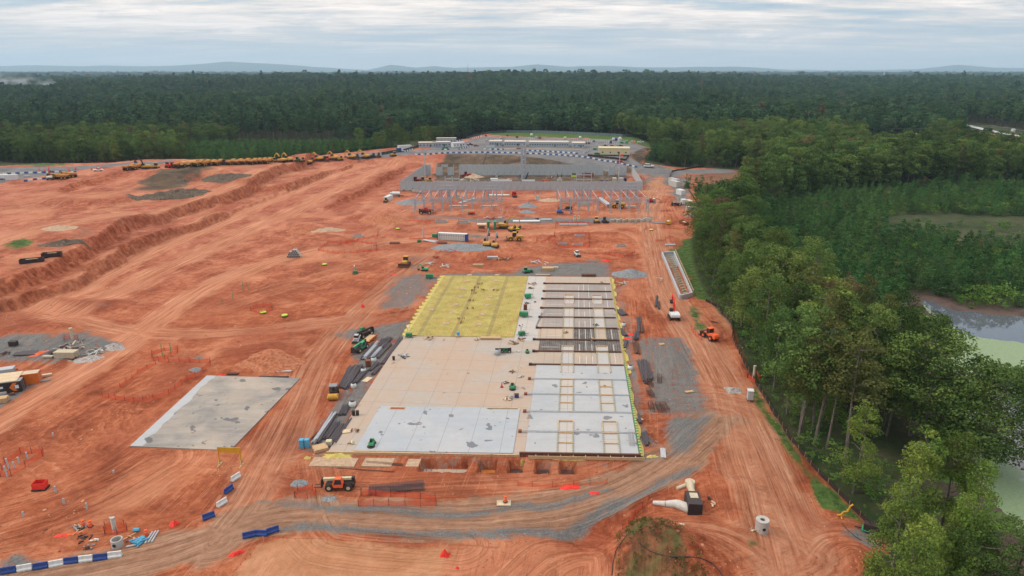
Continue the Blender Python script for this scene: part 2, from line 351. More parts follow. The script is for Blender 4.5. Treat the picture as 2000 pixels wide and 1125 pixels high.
# ------------------------------------------------------------------ mesh builder
class MB:
    def __init__(s): s.v = []; s.f = []; s.X = Matrix.Identity(4)
    def at(s, x=0, y=0, z=0, rz=0, ry=0, rx=0):
        s.X = Matrix.Translation((x, y, z)) @ Matrix.Rotation(rz, 4, 'Z') @ Matrix.Rotation(ry, 4, 'Y') @ Matrix.Rotation(rx, 4, 'X'); return s
    def add(s, vs, fs):
        o = len(s.v); s.v += [tuple(s.X @ Vector(p)) for p in vs]; s.f += [tuple(i+o for i in f) for f in fs]; return s
    def box(s, cx, cy, cz, sx, sy, sz, taper=1.0, tx=None):
        a, b, c = sx/2, sy/2, sz/2; t = taper; u = tx if tx is not None else taper
        return s.add([(cx-a, cy-b, cz-c), (cx+a, cy-b, cz-c), (cx+a, cy+b, cz-c), (cx-a, cy+b, cz-c),
                      (cx-a*u, cy-b*t, cz+c), (cx+a*u, cy-b*t, cz+c), (cx+a*u, cy+b*t, cz+c), (cx-a*u, cy+b*t, cz+c)],
                     [(3, 2, 1, 0), (4, 5, 6, 7), (0, 1, 5, 4), (1, 2, 6, 5), (2, 3, 7, 6), (3, 0, 4, 7)])
    def bx(s, x0, x1, y0, y1, z0, z1): return s.box((x0+x1)/2, (y0+y1)/2, (z0+z1)/2, abs(x1-x0), abs(y1-y0), abs(z1-z0))
    def prism(s, pts, a, b, axis='y'):
        """2-D outline (x,z) extruded along y from a to b (or (x,y) along z)"""
        n = len(pts)
        if axis == 'y': vs = [(p[0], a, p[1]) for p in pts]+[(p[0], b, p[1]) for p in pts]
        elif axis == 'x': vs = [(a, p[0], p[1]) for p in pts]+[(b, p[0], p[1]) for p in pts]
        else: vs = [(p[0], p[1], a) for p in pts]+[(p[0], p[1], b) for p in pts]
        return s.add(vs, [tuple(range(n)), tuple(range(2*n-1, n-1, -1))]+[(i, i+n, (i+1) % n+n, (i+1) % n) for i in range(n)])
    def tube(s, p0, p1, r0, r1=None, n=8, cap=True):
        r1 = r0 if r1 is None else r1
        p0 = Vector(p0); p1 = Vector(p1); d = (p1-p0); q = d.to_track_quat('Z', 'Y')
        vs = []
        for p, r in ((p0, r0), (p1, r1)):
            for i in range(n):
                a = 2*math.pi*i/n; vs.append(tuple(p+q @ Vector((math.cos(a)*r, math.sin(a)*r, 0))))
        fs = [(i, (i+1) % n, (i+1) % n+n, i+n) for i in range(n)]
        if cap: fs += [tuple(range(n-1, -1, -1)), tuple(range(n, 2*n))]
        return s.add(vs, fs)
    def beam(s, p0, p1, w, h=None):
        h = w if h is None else h
        p0 = Vector(p0); p1 = Vector(p1); d = p1-p0; q = d.to_track_quat('Z', 'Y'); vs = []
        for p in (p0, p1):
            for a, b in ((-w/2, -h/2), (w/2, -h/2), (w/2, h/2), (-w/2, h/2)): vs.append(tuple(p+q @ Vector((a, b, 0))))
        return s.add(vs, [(3, 2, 1, 0), (4, 5, 6, 7), (0, 1, 5, 4), (1, 2, 6, 5), (2, 3, 7, 6), (3, 0, 4, 7)])
    def ring(s, x, y, z0, z1, ro, ri, n=18):
        vs = []
        for z in (z0, z1):
            for r in (ro, ri):
                for i in range(n): a = 2*math.pi*i/n; vs.append((x+r*math.cos(a), y+r*math.sin(a), z))
        fs = []
        for i in range(n):
            j = (i+1) % n
            fs += [(i, j, j+2*n, i+2*n), (n+j, n+i, i+3*n, j+3*n), (2*n+i, 2*n+j, 3*n+j, 3*n+i), (j, i, n+i, n+j)]
        return s.add(vs, fs)
    def wheel(s, x, y, r, w, z=None):
        z = r if z is None else z
        return s.tube((x, y-w/2, z), (x, y+w/2, z), r, n=16)
    def build(s, name, m, parent=None, bevel=0, smooth=False):
        me = bpy.data.meshes.new(name); me.from_pydata(s.v, [], s.f); me.update()
        o = bpy.data.objects.new(name, me); COL.objects.link(o)
        me.materials.append(mat(m) if isinstance(m, str) else m)
        if parent is not None: o.parent = parent
        if bevel:
            b = o.modifiers.new('edge', 'BEVEL'); b.width = bevel; b.segments = 2; b.limit_method = 'ANGLE'; b.angle_limit = R(40)
        if smooth:
            me.shade_smooth() if hasattr(me, 'shade_smooth') else None
        return o
def tag(o, label=None, cat=None, group=None, kind=None):
    if label: o['label'] = label
    if cat: o['category'] = cat
    if group: o['group'] = group
    if kind: o['kind'] = kind
    return o
def thing(name, label, cat, loc=(0, 0, 0), rz=0, group=None, scale=1):
    o = bpy.data.objects.new(name, None); COL.objects.link(o); o.empty_display_size = .5
    o.location = loc; o.rotation_euler = (0, 0, rz); o.scale = (scale,)*3
    return tag(o, label, cat, group)
KIDS = {}
def kids(o):
    return [c for c in o.children]
def dup(o, loc=None, rz=None, label=None, group=None, mats=None, scale=None, parent=None):
    """copy a thing with its parts and sub-parts; mats maps a part name stem to another material"""
    c = o.copy(); COL.objects.link(c); c.parent = parent
    if loc is not None: c.location = loc
    if rz is not None: c.rotation_euler = (0, 0, rz)
    if scale is not None: c.scale = (scale,)*3 if isinstance(scale, (int, float)) else scale
    if label: c['label'] = label
    if group: c['group'] = group
    for k in PARTS.get(o.name, kids(o)):
        d = dup(k, parent=c, mats=mats)
        st = k.name.split('.')[0]
        if mats and st in mats and d.type == 'MESH':
            d.data = recolor(d.data, mats[st])
    return c
PARTS = {}
_rc = {}
def recolor(me, m):
    k = (me.name, m)
    if k not in _rc:
        n = me.copy(); n.materials.clear(); n.materials.append(mat(m)); _rc[k] = n
    return _rc[k]
def gl(px, py, dz=0):
    x, y, z = G(px, py); return (x, y, z+dz)
def heading(p0, p1):
    a = G(*p0); b = G(*p1); return math.atan2(b[1]-a[1], b[0]-a[0])
def mesh_np(name, V, Fq, m, smooth=False, parent=None, uvs=None):
    me = bpy.data.meshes.new(name); V = np.asarray(V, np.float32); Fq = np.asarray(Fq, np.int32)
    me.vertices.add(len(V)); me.vertices.foreach_set('co', V.ravel())
    k = Fq.shape[1]
    me.loops.add(Fq.size); me.loops.foreach_set('vertex_index', Fq.ravel())
    me.polygons.add(len(Fq)); me.polygons.foreach_set('loop_start', np.arange(0, Fq.size, k, dtype=np.int32))
    me.polygons.foreach_set('loop_total', np.full(len(Fq), k, np.int32)) if False else None
    me.update(calc_edges=True)
    me.polygons.foreach_set('use_smooth', np.full(len(Fq), smooth))
    me.materials.append(mat(m) if isinstance(m, str) else m)
    o = bpy.data.objects.new(name, me); COL.objects.link(o)
    if parent is not None: o.parent = parent
    return o
def set_attr(me, name, typ, arr):
    a = me.attributes.new(name, typ, 'POINT')
    a.data.foreach_set({'FLOAT': 'value', 'FLOAT_VECTOR': 'vector', 'FLOAT_COLOR': 'color'}[typ], np.asarray(arr, np.float32).ravel())
# ------------------------------------------------------------------ the ground, one sheet to the horizon
ROADS = [  # pixel polyline, half width m, lightness, gravel in the middle
 ([(60, 1135), (200, 1112), (330, 1085), (430, 1045), (500, 1015), (580, 1000), (700, 1008), (850, 1016), (1000, 1008), (1130, 985), (1230, 948), (1300, 905), (1345, 870), (1400, 820)], 4.6, .30, 0),
 ([(420, 1060), (480, 990), (530, 900), (580, 800), (625, 700), (690, 620), (760, 560), (850, 490), (900, 465)], 4.5, .45, 0),
 ([(1600, 1200), (1555, 1090), (1525, 1000), (1480, 890), (1440, 800), (1400, 720), (1350, 640), (1300, 570), (1283, 500), (1268, 440), (1270, 400), (1290, 360), (1300, 335)], 5.5, .75, 0),
 ([(1420, 760), (1440, 860), (1470, 950), (1520, 1130)], 5, .35, 0),
 ([(-150, 900), (0, 815), (110, 755), (220, 690), (330, 610), (400, 565), (450, 540), (520, 512), (620, 488), (760, 470), (900, 462), (1100, 452), (1230, 440)], 4.5, 1.0, 0),
 ([(-100, 585), (60, 612), (180, 640), (300, 652), (420, 655), (560, 640), (680, 625)], 4, .7, 0),
 ([(-60, 640), (100, 575), (200, 520), (300, 470), (400, 432), (470, 404), (560, 370), (640, 340), (700, 322)], 5, 1.1, 0),
 ([(120, 620), (210, 580), (300, 535), (400, 490), (480, 450), (560, 420), (640, 385), (720, 350), (780, 326)], 6, .8, 0),
 ([(-60, 500), (60, 470), (180, 440), (300, 415), (400, 385), (480, 355), (560, 330), (640, 315)], 6, .85, 0),
 ([(-60, 430), (100, 400), (220, 375), (330, 350), (420, 332)], 6, .3, 0),
 ([(430, 600), (560, 560), (680, 520), (800, 490)], 5, .2, 0),
 ([(950, 470), (1080, 452), (1180, 447), (1245, 460), (1265, 500), (1275, 560)], 2.4, .6, 0),
 ([(800, 445), (870, 437), (1100, 440), (1300, 433)], 3, .4, 0),
 ([(820, 400), (780, 420), (740, 450), (650, 500)], 4, .5, 0),
 ([(300, 900), (200, 960), (60, 1010), (-60, 1040)], 6, .1, 0),
 ([(540, 940), (700, 965), (900, 955), (1150, 940), (1290, 880)], 3.5, .2, 0),
 ([(1000, 1140), (1060, 1080), (1130, 1060), (1210, 1075), (1200, 1200)], 4, .35, 0),
 ([(1560, 1125), (1600, 1060), (1660, 1050), (1720, 1075)], 4, .2, 0),
 ([(1300, 1050), (1400, 1060), (1480, 1090), (1540, 1160)], 4, .2, 0),
 ([(610, 900), (640, 1040), (700, 1050), (900, 1065)], 5, .2, 0)]
GRAVEL = [
 ([(1035, 522), (1070, 514), (1120, 510), (1185, 515), (1198, 541), (1030, 541), (860, 541), (845, 538), (940, 531), (1000, 531)], .95),
 ([(1205, 531), (1235, 526), (1252, 537), (1225, 546), (1196, 541)], 1), ([(770, 540), (815, 530), (866, 541), (838, 580), (800, 604), (728, 604), (748, 572)], .62),
 ([(790, 500), (840, 498), (825, 530), (790, 530)], .5),
 ([(655, 650), (700, 640), (800, 626), (808, 640), (790, 662), (690, 664)], .85), ([(692, 690), (800, 650), (765, 700), (705, 790), (668, 850), (636, 886), (588, 884), (622, 830), (662, 780), (692, 740)], .80),
 ([(1240, 658), (1335, 658), (1345, 700), (1376, 745), (1392, 785), (1390, 808), (1320, 814), (1270, 806), (1255, 760), (1245, 700)], .66),
 ([(1314, 661), (1334, 663), (1352, 715), (1368, 770), (1350, 771), (1322, 705)], 1), ([(1195, 545), (1212, 560), (1232, 640), (1252, 760), (1272, 850), (1300, 850), (1262, 880), (1300, 895), (1245, 902), (1210, 640)], .75),
 ([(1296, 812), (1396, 806), (1345, 880), (1308, 892)], .8), ([(1344, 908), (1362, 905), (1340, 925), (1290, 945), (1240, 968), (1262, 945)], 1),
 ([(-90, 672), (110, 665), (160, 655), (238, 673), (200, 697), (100, 709), (-90, 709)], .85), ([(-90, 790), (-60, 730), (75, 736), (50, 765), (0, 800)], .85),
 ([(820, 423), (1000, 425), (1270, 424), (1270, 434), (1000, 438), (800, 428)], .8), ([(800, 371), (1255, 371), (1232, 341), (832, 341)], .36), ([(780, 404), (1270, 412), (1270, 416), (780, 410)], .5),
 ([(1255, 326), (1325, 332), (1345, 352), (1355, 400), (1330, 418), (1315, 385), (1290, 345), (1255, 372)], .75), ([(875, 490), (890, 480), (920, 478), (930, 484), (905, 491)], .9), ([(860, 450), (960, 460), (985, 468), (880, 470)], .6),
 ([(1640, 1042), (1690, 1030), (1735, 1062), (1700, 1080)], .8), ([(1525, 860), (1545, 880), (1530, 905), (1515, 890)], .2), ([(10, 1088), (40, 1080), (70, 1095), (60, 1110), (0, 1112)], .9), ([(35, 1075), (65, 1072), (60, 1085)], .7),
 ([(500, 975), (560, 972), (640, 984), (900, 992), (1050, 978), (1190, 950), (1200, 962), (1050, 998), (900, 1010), (640, 1006)], .8),
 ([(480, 1040), (600, 1018), (700, 1028), (800, 1033), (1000, 1030), (1090, 1016), (1180, 980), (1270, 950), (1300, 940), (1200, 1004), (1100, 1040), (1000, 1054), (800, 1052), (640, 1044)], .82),
 ([(590, 880), (625, 872), (650, 890), (900, 893), (1150, 900), (1270, 905), (1210, 912), (800, 900), (620, 898)], .6), ([(1098, 780), (1110, 790), (1120, 780)], .3), ([(1270, 865), (1290, 862), (1288, 872), (1270, 872)], .9),
 ([(665, 385), (700, 372), (712, 378), (680, 392)], .3), ([(740, 418), (800, 425), (760, 440), (700, 436)], .55), ([(380, 705), (388, 702), (392, 710), (382, 712)], 1), ([(160, 610), (200, 598), (250, 603), (190, 615)], .45)]
ASPH = [([(836, 300), (838, 290), (900, 280), (945, 266), (1010, 268), (1200, 272), (1262, 283), (1235, 300), (1212, 318), (1160, 311), (1000, 300)], 8), ([(690, 300), (840, 292), (870, 297), (1010, 299), (1160, 306), (1225, 316), (1235, 320), (1160, 309), (1000, 302), (840, 300), (700, 306)], 8),
 ([(1215, 312), (1262, 320), (1330, 322), (1420, 318), (1440, 326), (1300, 331), (1240, 327)], 4), ([(-90, 336), (150, 333), (240, 326), (340, 320), (340, 325), (240, 332), (150, 342), (-90, 372)], 8),
 ([(1900, 243), (1950, 258), (2100, 280), (2100, 287), (1950, 264), (1895, 248)], 8), ([(1890, 268), (1930, 262), (1960, 268), (1930, 285), (1880, 285)], 6)]
GRASS = [([(1312, 498), (1330, 468), (1362, 460), (1378, 540), (1394, 590), (1360, 580), (1330, 530)], 1.0), ([(1472, 742), (1502, 795), (1545, 862), (1600, 928), (1660, 988), (1728, 1052), (1690, 1042), (1640, 1012), (1600, 992), (1566, 935), (1525, 880), (1495, 830), (1465, 775)], .75),
 ([(960, 257), (1000, 254), (1190, 260), (1278, 268), (1290, 285), (1264, 283), (1200, 274), (1000, 268), (960, 265)], 1.2), ([(1285, 308), (1378, 309), (1378, 318), (1290, 317)], .4), ([(1212, 1045), (1232, 1038), (1270, 1056), (1330, 1086), (1362, 1125), (1390, 1220), (1200, 1220), (1208, 1100)], .55),
 ([(1336, 598), (1352, 596), (1372, 620), (1372, 650), (1356, 646)], .8), ([(20, 524), (45, 514), (74, 516), (66, 524), (26, 530)], .95), ([(-90, 320), (150, 322), (150, 333), (-90, 336)], .6), ([(20, 555), (70, 548), (75, 560), (25, 566)], .35),
 ([(1730, 440), (1760, 420), (1850, 425), (2100, 440), (2100, 480), (1900, 470), (1800, 455)], .9), ([(1690, 285), (1780, 275), (1800, 284), (1700, 292)], .9), ([(1900, 262), (1990, 262), (2050, 275), (1990, 290), (1930, 270)], .7), ([(1455, 1068), (1480, 1066), (1482, 1078), (1460, 1080)], .9),
 ([(1345, 430), (1372, 400), (1378, 440), (1360, 455)], .5), ([(1390, 590), (1425, 595), (1445, 640), (1430, 650)], .5), ([(1655, 960), (1700, 1010), (1735, 1050), (1690, 1030), (1640, 990)], .6), ([(1430, 320), (1500, 330), (1440, 350), (1330, 345)], .25)]
BROWN = [([(880, 300), (1000, 301), (1120, 306), (1190, 317), (1225, 326), (1200, 338), (850, 338), (860, 312)], 1.7), ([(275, 396), (300, 374), (340, 356), (380, 344), (430, 335), (472, 336), (440, 355), (400, 372), (345, 392)], .9), ([(1250, 275), (1272, 270), (1266, 300), (1246, 317), (1222, 320)], 1.2),
 ([(20, 372), (60, 358), (110, 350), (100, 357), (50, 366), (10, 384)], .7), ([(90, 490), (150, 475), (200, 462), (140, 482)], .6), ([(-90, 350), (120, 338), (60, 352), (-90, 362)], .8), ([(1215, 1045), (1240, 1036), (1340, 1090), (1380, 1200), (1205, 1200)], .6),
 ([(20, 560), (90, 540), (160, 500), (260, 455), (350, 412), (360, 418), (240, 478), (120, 548), (60, 575)], .35), ([(1320, 345), (1345, 345), (1380, 330), (1500, 325), (1500, 365), (1380, 370)], .55), ([(460, 300), (560, 325), (520, 340), (470, 345), (430, 336)], .3)]
TAN = [([(1384, 592), (1425, 598), (1445, 640), (1432, 668), (1400, 640)], .75), ([(505, 1066), (560, 1058), (720, 1066), (862, 1074), (842, 1200), (420, 1200)], 1.5), ([(820, 905), (908, 905), (905, 918), (822, 918)], .9), ([(470, 345), (560, 325), (480, 350), (420, 380), (330, 410), (250, 430), (350, 395)], .6),
 ([(790, 328), (850, 315), (870, 325), (800, 345)], .4), ([(150, 440), (240, 420), (330, 405), (260, 430), (180, 455)], .5), ([(1255, 330), (1330, 328), (1300, 345), (1262, 372)], .6), ([(1730, 282), (1790, 276), (1820, 284), (1780, 295), (1730, 290)], 1), ([(560, 900), (700, 893), (820, 900), (760, 915), (600, 912)], .5)]
DARK = [([(330, 700), (380, 690), (405, 715), (350, 770), (270, 785), (310, 740)], .6), ([(200, 840), (330, 790), (420, 735), (380, 770), (260, 870), (240, 920), (120, 930)], .5), ([(560, 850), (640, 780), (600, 880), (520, 900), (500, 890)], .6), ([(430, 690), (470, 640), (640, 620), (560, 680)], .5), ([(0, 860), (100, 820), (200, 800), (120, 880), (0, 900)], .3), ([(560, 910), (800, 915), (1000, 925), (1280, 900), (1300, 915), (1100, 945), (700, 935), (570, 925)], .35), ([(1480, 930), (1600, 1000), (1660, 1040), (1600, 1050), (1520, 1000)], .5), ([(1100, 560), (1260, 480), (1280, 560), (1290, 640), (1255, 640), (1230, 560)], .3), ([(800, 340), (700, 400), (660, 420), (640, 400), (760, 340)], .7), ([(-90, 612), (60, 612), (110, 640), (120, 665), (-90, 668)], .7), ([(100, 590), (240, 590), (250, 606), (190, 610), (120, 600)], .7), ([(430, 690), (560, 668), (600, 700), (500, 730), (440, 715)], .7), ([(540, 925), (620, 925), (620, 962), (540, 975)], .7), ([(1060, 1025), (1190, 990), (1230, 1000), (1180, 1060), (1120, 1060)], .8), ([(490, 640), (680, 620), (800, 600), (790, 625), (680, 640), (540, 660)], .45),
 ([(1055, 462), (1150, 462), (1170, 480), (1070, 482)], .5), ([(1340, 900), (1420, 900), (1420, 940), (1330, 940)], .4), ([(600, 745), (650, 680), (600, 800), (540, 860)], .25), ([(820, 500), (1020, 505), (1030, 520), (850, 525)], .5), ([(860, 596), (1020, 600), (1020, 620)], 0), ([(1580, 1070), (1660, 1070), (1640, 1125), (1570, 1125)], .5), ([(640, 470), (770, 470), (760, 490), (650, 492)], .5)]
def build_ground():
    ys = [30.0]
    while ys[-1] < 720:
        y = ys[-1]; ys.append(y+(2.5 if y < 78 else min(3.0, max(.40, y*y/56000))))
    while ys[-1] < 30000: ys.append(ys[-1]*1.022)
    ys = np.array(ys); ts = np.linspace(-.93, .93, 1080)
    X = ts[None, :]*(ys[:, None]+40); Y = np.repeat(ys[:, None], len(ts), 1)
    x = X.ravel(); y = Y.ravel(); z = H(x, y)
    V = np.stack([x, y, z], 1)
    nr, nc = X.shape; i = np.arange(nr*nc).reshape(nr, nc)
    Fq = np.stack([i[:-1, :-1], i[:-1, 1:], i[1:, 1:], i[1:, :-1]], -1).reshape(-1, 4)
    o = mesh_np('ground', V, Fq, ground_mat(), True)
    me = o.data
    near = (y < 760)
    xs = x[near]; yn = y[near]; n = len(x)
    wx = xs+(fbm(xs, yn, 7, 4, 91)-.5)*8*np.clip(yn/220-.2, .28, 2); wy = yn+(fbm(xs, yn, 8, 4, 92)-.5)*8*np.clip(yn/200-.2, .28, 3)
    def msk(lst, z=0, soft=.02):
        a = np.zeros(xs.shape)
        for e in lst:
            pts, k = e; zz = z
            if lst is ASPH: zz = k; k = 1
            elif np.mean([p[1] for p in pts]) < 345 and pts[0][0] < 1280: zz = 7
            pw = PL(pts, zz); d = poly_in(xs, yn, pw) if lst is ASPH else poly_in(wx, wy, pw); w = np.clip(soft*yn*.9, 1.8, 5)
            a = np.maximum(a, k*np.clip(.5+d/(2*w), 0, 1))
        return a
    gr = msk(GRAVEL); asph = msk(ASPH); grass = msk(GRASS); br = msk(BROWN); tn = msk(TAN); dk = msk(DARK)
    fu = np.zeros(xs.shape); fv = np.zeros(xs.shape); fs = np.zeros(xs.shape); lt = np.zeros(xs.shape); bd = np.full(xs.shape, 1e9); b2 = bd.copy(); rdm = np.zeros(xs.shape)
    for k, (pts, hw, li, _) in enumerate(ROADS):
        zz = 3.5 if k in (6,) else (7 if k in (8, 9) else 0)
        ln = smooth_line(PL(pts, zz), 3); d, s, al = poly_dist(xs, yn, ln)
        m = d/hw < bd; b2 = np.where(m, bd, np.minimum(b2, d/hw)); bd = np.where(m, d/hw, bd)
        fu = np.where(m, d*s+k*31, fu); fv = np.where(m, al, fv)
        edge = (fbm(xs, yn, 5, 3, 70+k)-.5)*1.2
        f = 1-sstep(.7, 1.5, d/hw+edge); fs = np.maximum(fs, 1-sstep(.9, 2.6, d/hw)); lt = np.maximum(lt, li*f); rdm = np.maximum(rdm, {0: 1.0, 1: .36, 2: .40, 3: .4, 18: .3}.get(k, 0)*f)
    fs = fs*sstep(.12, .6, b2-bd)
    site = poly_in(xs, yn, SITE); pond = poly_in(xs, yn, POND)
    floor = np.clip(.5-site/6, 0, 1)
    mud = np.clip((pond+11)/10, 0, 1)*(site < 0)
    def full(a, fill): r = np.full(n, float(fill)); r[near] = a; return r
    A = np.stack([full(gr, 0), full(lt, 0), full(br, 0), np.ones(n)], 1)
    B = np.stack([full(grass, 0), full(asph, 0), full(np.maximum(floor, 0), 1), np.ones(n)], 1)
    C = np.stack([full(tn, 0), full(dk, 0), full(mud, 0), np.ones(n)], 1)
    Fl = np.stack([full(fu, 0), full(fv, 0), full(fs, 0)], 1)
    # slope mask: cut clay on steep banks, with shade painted into its colour
    zz = z.reshape(nr, nc); gy = np.abs(np.gradient(zz, axis=0)/np.maximum(np.gradient(ys)[:, None], .1)); gx = np.abs(np.gradient(zz, axis=1)/np.maximum(np.gradient(X, axis=1), .05))
    cut = np.clip((np.hypot(gx, gy).ravel()-.20)/.35, 0, 1)*(y < 620)*np.where((y < 118) & (y > 100) & (x > -30) & (x < 20), .35, 1)
    set_attr(me, 'ma', 'FLOAT_COLOR', A); set_attr(me, 'mb', 'FLOAT_COLOR', B); set_attr(me, 'mc', 'FLOAT_COLOR', C); set_attr(me, 'flow', 'FLOAT_VECTOR', Fl); set_attr(me, 'cut', 'FLOAT', cut); set_attr(me, 'road', 'FLOAT', full(rdm, 0))
    tag(o, kind='structure'); o['label'] = 'red clay ground of the building site with haul roads and gravel patches'
    return o

def ground_mat():
    n = NT('clay_ground'); p = n.pos(); xy = n.mapping(p, (1, 1, .3))
    ma = n.sep(n.attr('ma', 'Vector')); mb = n.sep(n.attr('mb', 'Vector')); mc = n.sep(n.attr('mc', 'Vector')); fl = n.sep(n.attr('flow', 'Vector'))
    cut = n.attr('cut')
    big = n.noise(xy, .018, 4, .55, .4); mid = n.noise(xy, .075, 6, .62, .6); fine = n.noise(xy, .55, 6, .68); grit = n.noise(xy, 3.2, 4, .7)
    # tyre and blade streaks along the haul lines, and long smears over the open clay
    fv = n.comb(n.math('MULTIPLY', fl[0], 1.1), n.math('MULTIPLY', fl[1], .035)); s1 = n.noise(fv, 1.0, 5, .62, .25)
    fv2 = n.comb(n.math('MULTIPLY', fl[0], 3.4), n.math('MULTIPLY', fl[1], .07)); s2 = n.noise(fv2, 1.0, 3, .6, .2)
    flow = n.math('ADD', n.math('MULTIPLY', s1, .6), n.math('MULTIPLY', s2, .4))
    g1 = n.noise(n.aniso(p, 82, .03, .55), 1.0, 6, .66, 1.6)
    g2 = n.noise(n.aniso(p, 35, .045, .5), 1.0, 6, .66, 1.4)
    gm = n.ramp(n.noise(xy, .02, 2, .5), [(.47, 0), (.60, 1)])
    open_ = n.math('ADD', n.math('MULTIPLY', g1, n.math('SUBTRACT', 1, gm)), n.math('MULTIPLY', g2, gm))
    sxx, syy, _z = n.sep(p)
    for (qx, qy, rad, k) in ((1390, 885, 26, 1.1), (1120, 1075, 15, 1.5), (300, 960, 24, 1.1), (640, 590, 40, .8), (420, 800, 30, 1.0), (1500, 1090, 16, 1.3), (560, 500, 60, .6), (1000, 500, 45, .7), (250, 470, 60, .5), (860, 1075, 14, 1.5), (1180, 470, 40, .8)):
        cx, cy = P(qx, qy); dx = n.math('SUBTRACT', sxx, cx); dy = n.math('SUBTRACT', syy, cy)
        d = n.math('SQRT', n.math('ADD', n.math('MULTIPLY', dx, dx), n.math('MULTIPLY', dy, dy))); d2 = n.math('ADD', d, n.math('MULTIPLY', mid, 14))
        rn = n.noise(n.comb(n.math('MULTIPLY', d2, k), n.math('MULTIPLY', n.math('ARCTAN2', dy, dx), 1.2), qx*.1), 1.0, 4, .66)
        open_ = n.math('ADD', open_, n.math('MULTIPLY', n.math('SUBTRACT', rn, open_), n.ramp(n.math('DIVIDE', d, rad*1.6), [(.1, .3), (.3, .9), (.65, .7), (1, 0)])))
    st = n.math('ADD', n.math('MULTIPLY', flow, fl[2]), n.math('MULTIPLY', open_, n.math('SUBTRACT', 1, fl[2])))
    tone = n.math('ADD', n.math('MULTIPLY', st, .34), n.math('ADD', n.math('MULTIPLY', mid, .42), n.math('MULTIPLY', fine, .24)))
    clay = n.ramp(tone, [(.36, (.12, .036, .020)), (.44, (.23, .070, .035)), (.50, (.33, .112, .057)), (.55, (.43, .170, .092)), (.63, (.56, .29, .18))])
    pink = n.ramp(tone, [(.36, (.17, .058, .040)), (.45, (.29, .105, .072)), (.52, (.41, .180, .130)), (.62, (.57, .33, .26))])
    sx = n.sep(p)
    pm = n.math('MULTIPLY', n.ramp(n.math('ADD', n.math('MULTIPLY', sx[1], 1/600), n.math('MULTIPLY', sx[0], -1/700)), [(.42, 0), (.72, 1)]), n.ramp(big, [(.40, .5), (.60, 1)]))
    c = n.mix(pm, clay, pink)
    c = n.mix(n.math('MULTIPLY', n.ramp(big, [(.47, 0), (.62, 1)]), .45), c, (.30, .090, .045))
    c = n.mix(n.math('MULTIPLY', n.ramp(n.noise(n.mapping(xy, (1, 1, 1), loc=(40, 9, 0)), .035, 5, .6, 1.0), [(.52, 0), (.66, 1)]), .5), c, (.56, .30, .19))
    # single wheel ruts, scuffs and clods
    r1 = n.noise(n.comb(n.math('MULTIPLY', fl[0], 5.5), n.math('MULTIPLY', fl[1], .05)), 1, 2, .5); r2 = n.noise(n.aniso(p, 80, .06, 1.8), 1, 3, .55, 1.2); r3 = n.noise(n.aniso(p, 25, .08, 1.8), 1, 3, .55, 1.6)
    rm = n.ramp(n.noise(n.mapping(xy, (1, 1, 1), loc=(5, 70, 0)), .05, 3, .6), [(.45, 0), (.6, 1)])
    rut = n.math('MAXIMUM', n.math('MULTIPLY', n.ramp(r1, [(.57, 0), (.66, 1)]), fl[2]), n.math('MULTIPLY', n.math('MAXIMUM', n.math('MULTIPLY', n.ramp(r2, [(.60, 0), (.68, 1)]), rm), n.math('MULTIPLY', n.ramp(r3, [(.60, 0), (.68, 1)]), n.math('SUBTRACT', 1, rm))), .8))
    c = n.mix(n.math('MULTIPLY', rut, .42), c, (.17, .055, .03))
    c = n.mix(n.math('MULTIPLY', n.ramp(n.math('SUBTRACT', 1, r2), [(.60, 0), (.70, 1)]), .35), c, (.62, .36, .24))
    clod = n.noise(p, 1.5, 6, .78); c = n.mix(n.math('MULTIPLY', n.ramp(clod, [(.58, 0), (.70, 1)]), .40), c, (.15, .05, .03)); c = n.mix(n.math('MULTIPLY', n.ramp(clod, [(.30, 1), (.40, 0)]), .40), c, (.66, .42, .30))
    def thr(m, lo, hi, nz=fine, k=.55):
        v = n.math('ADD', m, n.math('MULTIPLY', n.math('SUBTRACT', nz, .5), k)); return n.ramp(v, [(lo, 0), (hi, 1)])
    light = n.ramp(st, [(.36, (.33, .135, .075)), (.5, (.50, .25, .16)), (.62, (.64, .38, .27))])
    c = n.mix(n.math('MULTIPLY', thr(ma[1], .02, .9, st, 1.1), .80), c, light)
    c = n.mix(n.math('MULTIPLY', thr(mc[0], .3, .7), .8), c, n.ramp(tone, [(.35, (.32, .16, .09)), (.5, (.45, .26, .155)), (.65, (.56, .37, .25))]))
    c = n.mix(n.math('MULTIPLY', thr(mc[1], .15, .7, mid, .9), .75), c, n.ramp(tone, [(.35, (.14, .040, .024)), (.6, (.34, .11, .062))]))
    c = n.mix(n.math('MULTIPLY', cut, .70), c, n.ramp(fine, [(.38, (.15, .040, .018)), (.50, (.30, .088, .042)), (.60, (.44, .17, .095))]))
    c = n.mix(1.0, c, (.89, .73, .62), 'MULTIPLY')
    rd = n.attr('road'); c = n.mix(n.math('MULTIPLY', thr(rd, .25, .75, st, .9), .85), c, n.ramp(n.math('ADD', n.math('MULTIPLY', flow, .75), n.math('MULTIPLY', fine, .25)), [(.36, (.13, .070, .044)), (.48, (.24, .135, .083)), (.56, (.33, .20, .13)), (.66, (.41, .28, .19))]))
    brn = n.ramp(mid, [(.38, (.050, .036, .025)), (.56, (.105, .072, .046)), (.74, (.24, .13, .08))])
    c = n.mix(thr(ma[2], .25, .7, mid, 1.3), c, brn)
    gcol = n.ramp(n.math('ADD', n.math('MULTIPLY', grit, .5), n.math('MULTIPLY', st, .5)), [(.32, (.065, .066, .066)), (.5, (.13, .127, .122)), (.66, (.23, .21, .19))])
    gcol = n.mix(n.ramp(fine, [(.52, 0), (.72, .6)]), gcol, (.25, .11, .06))
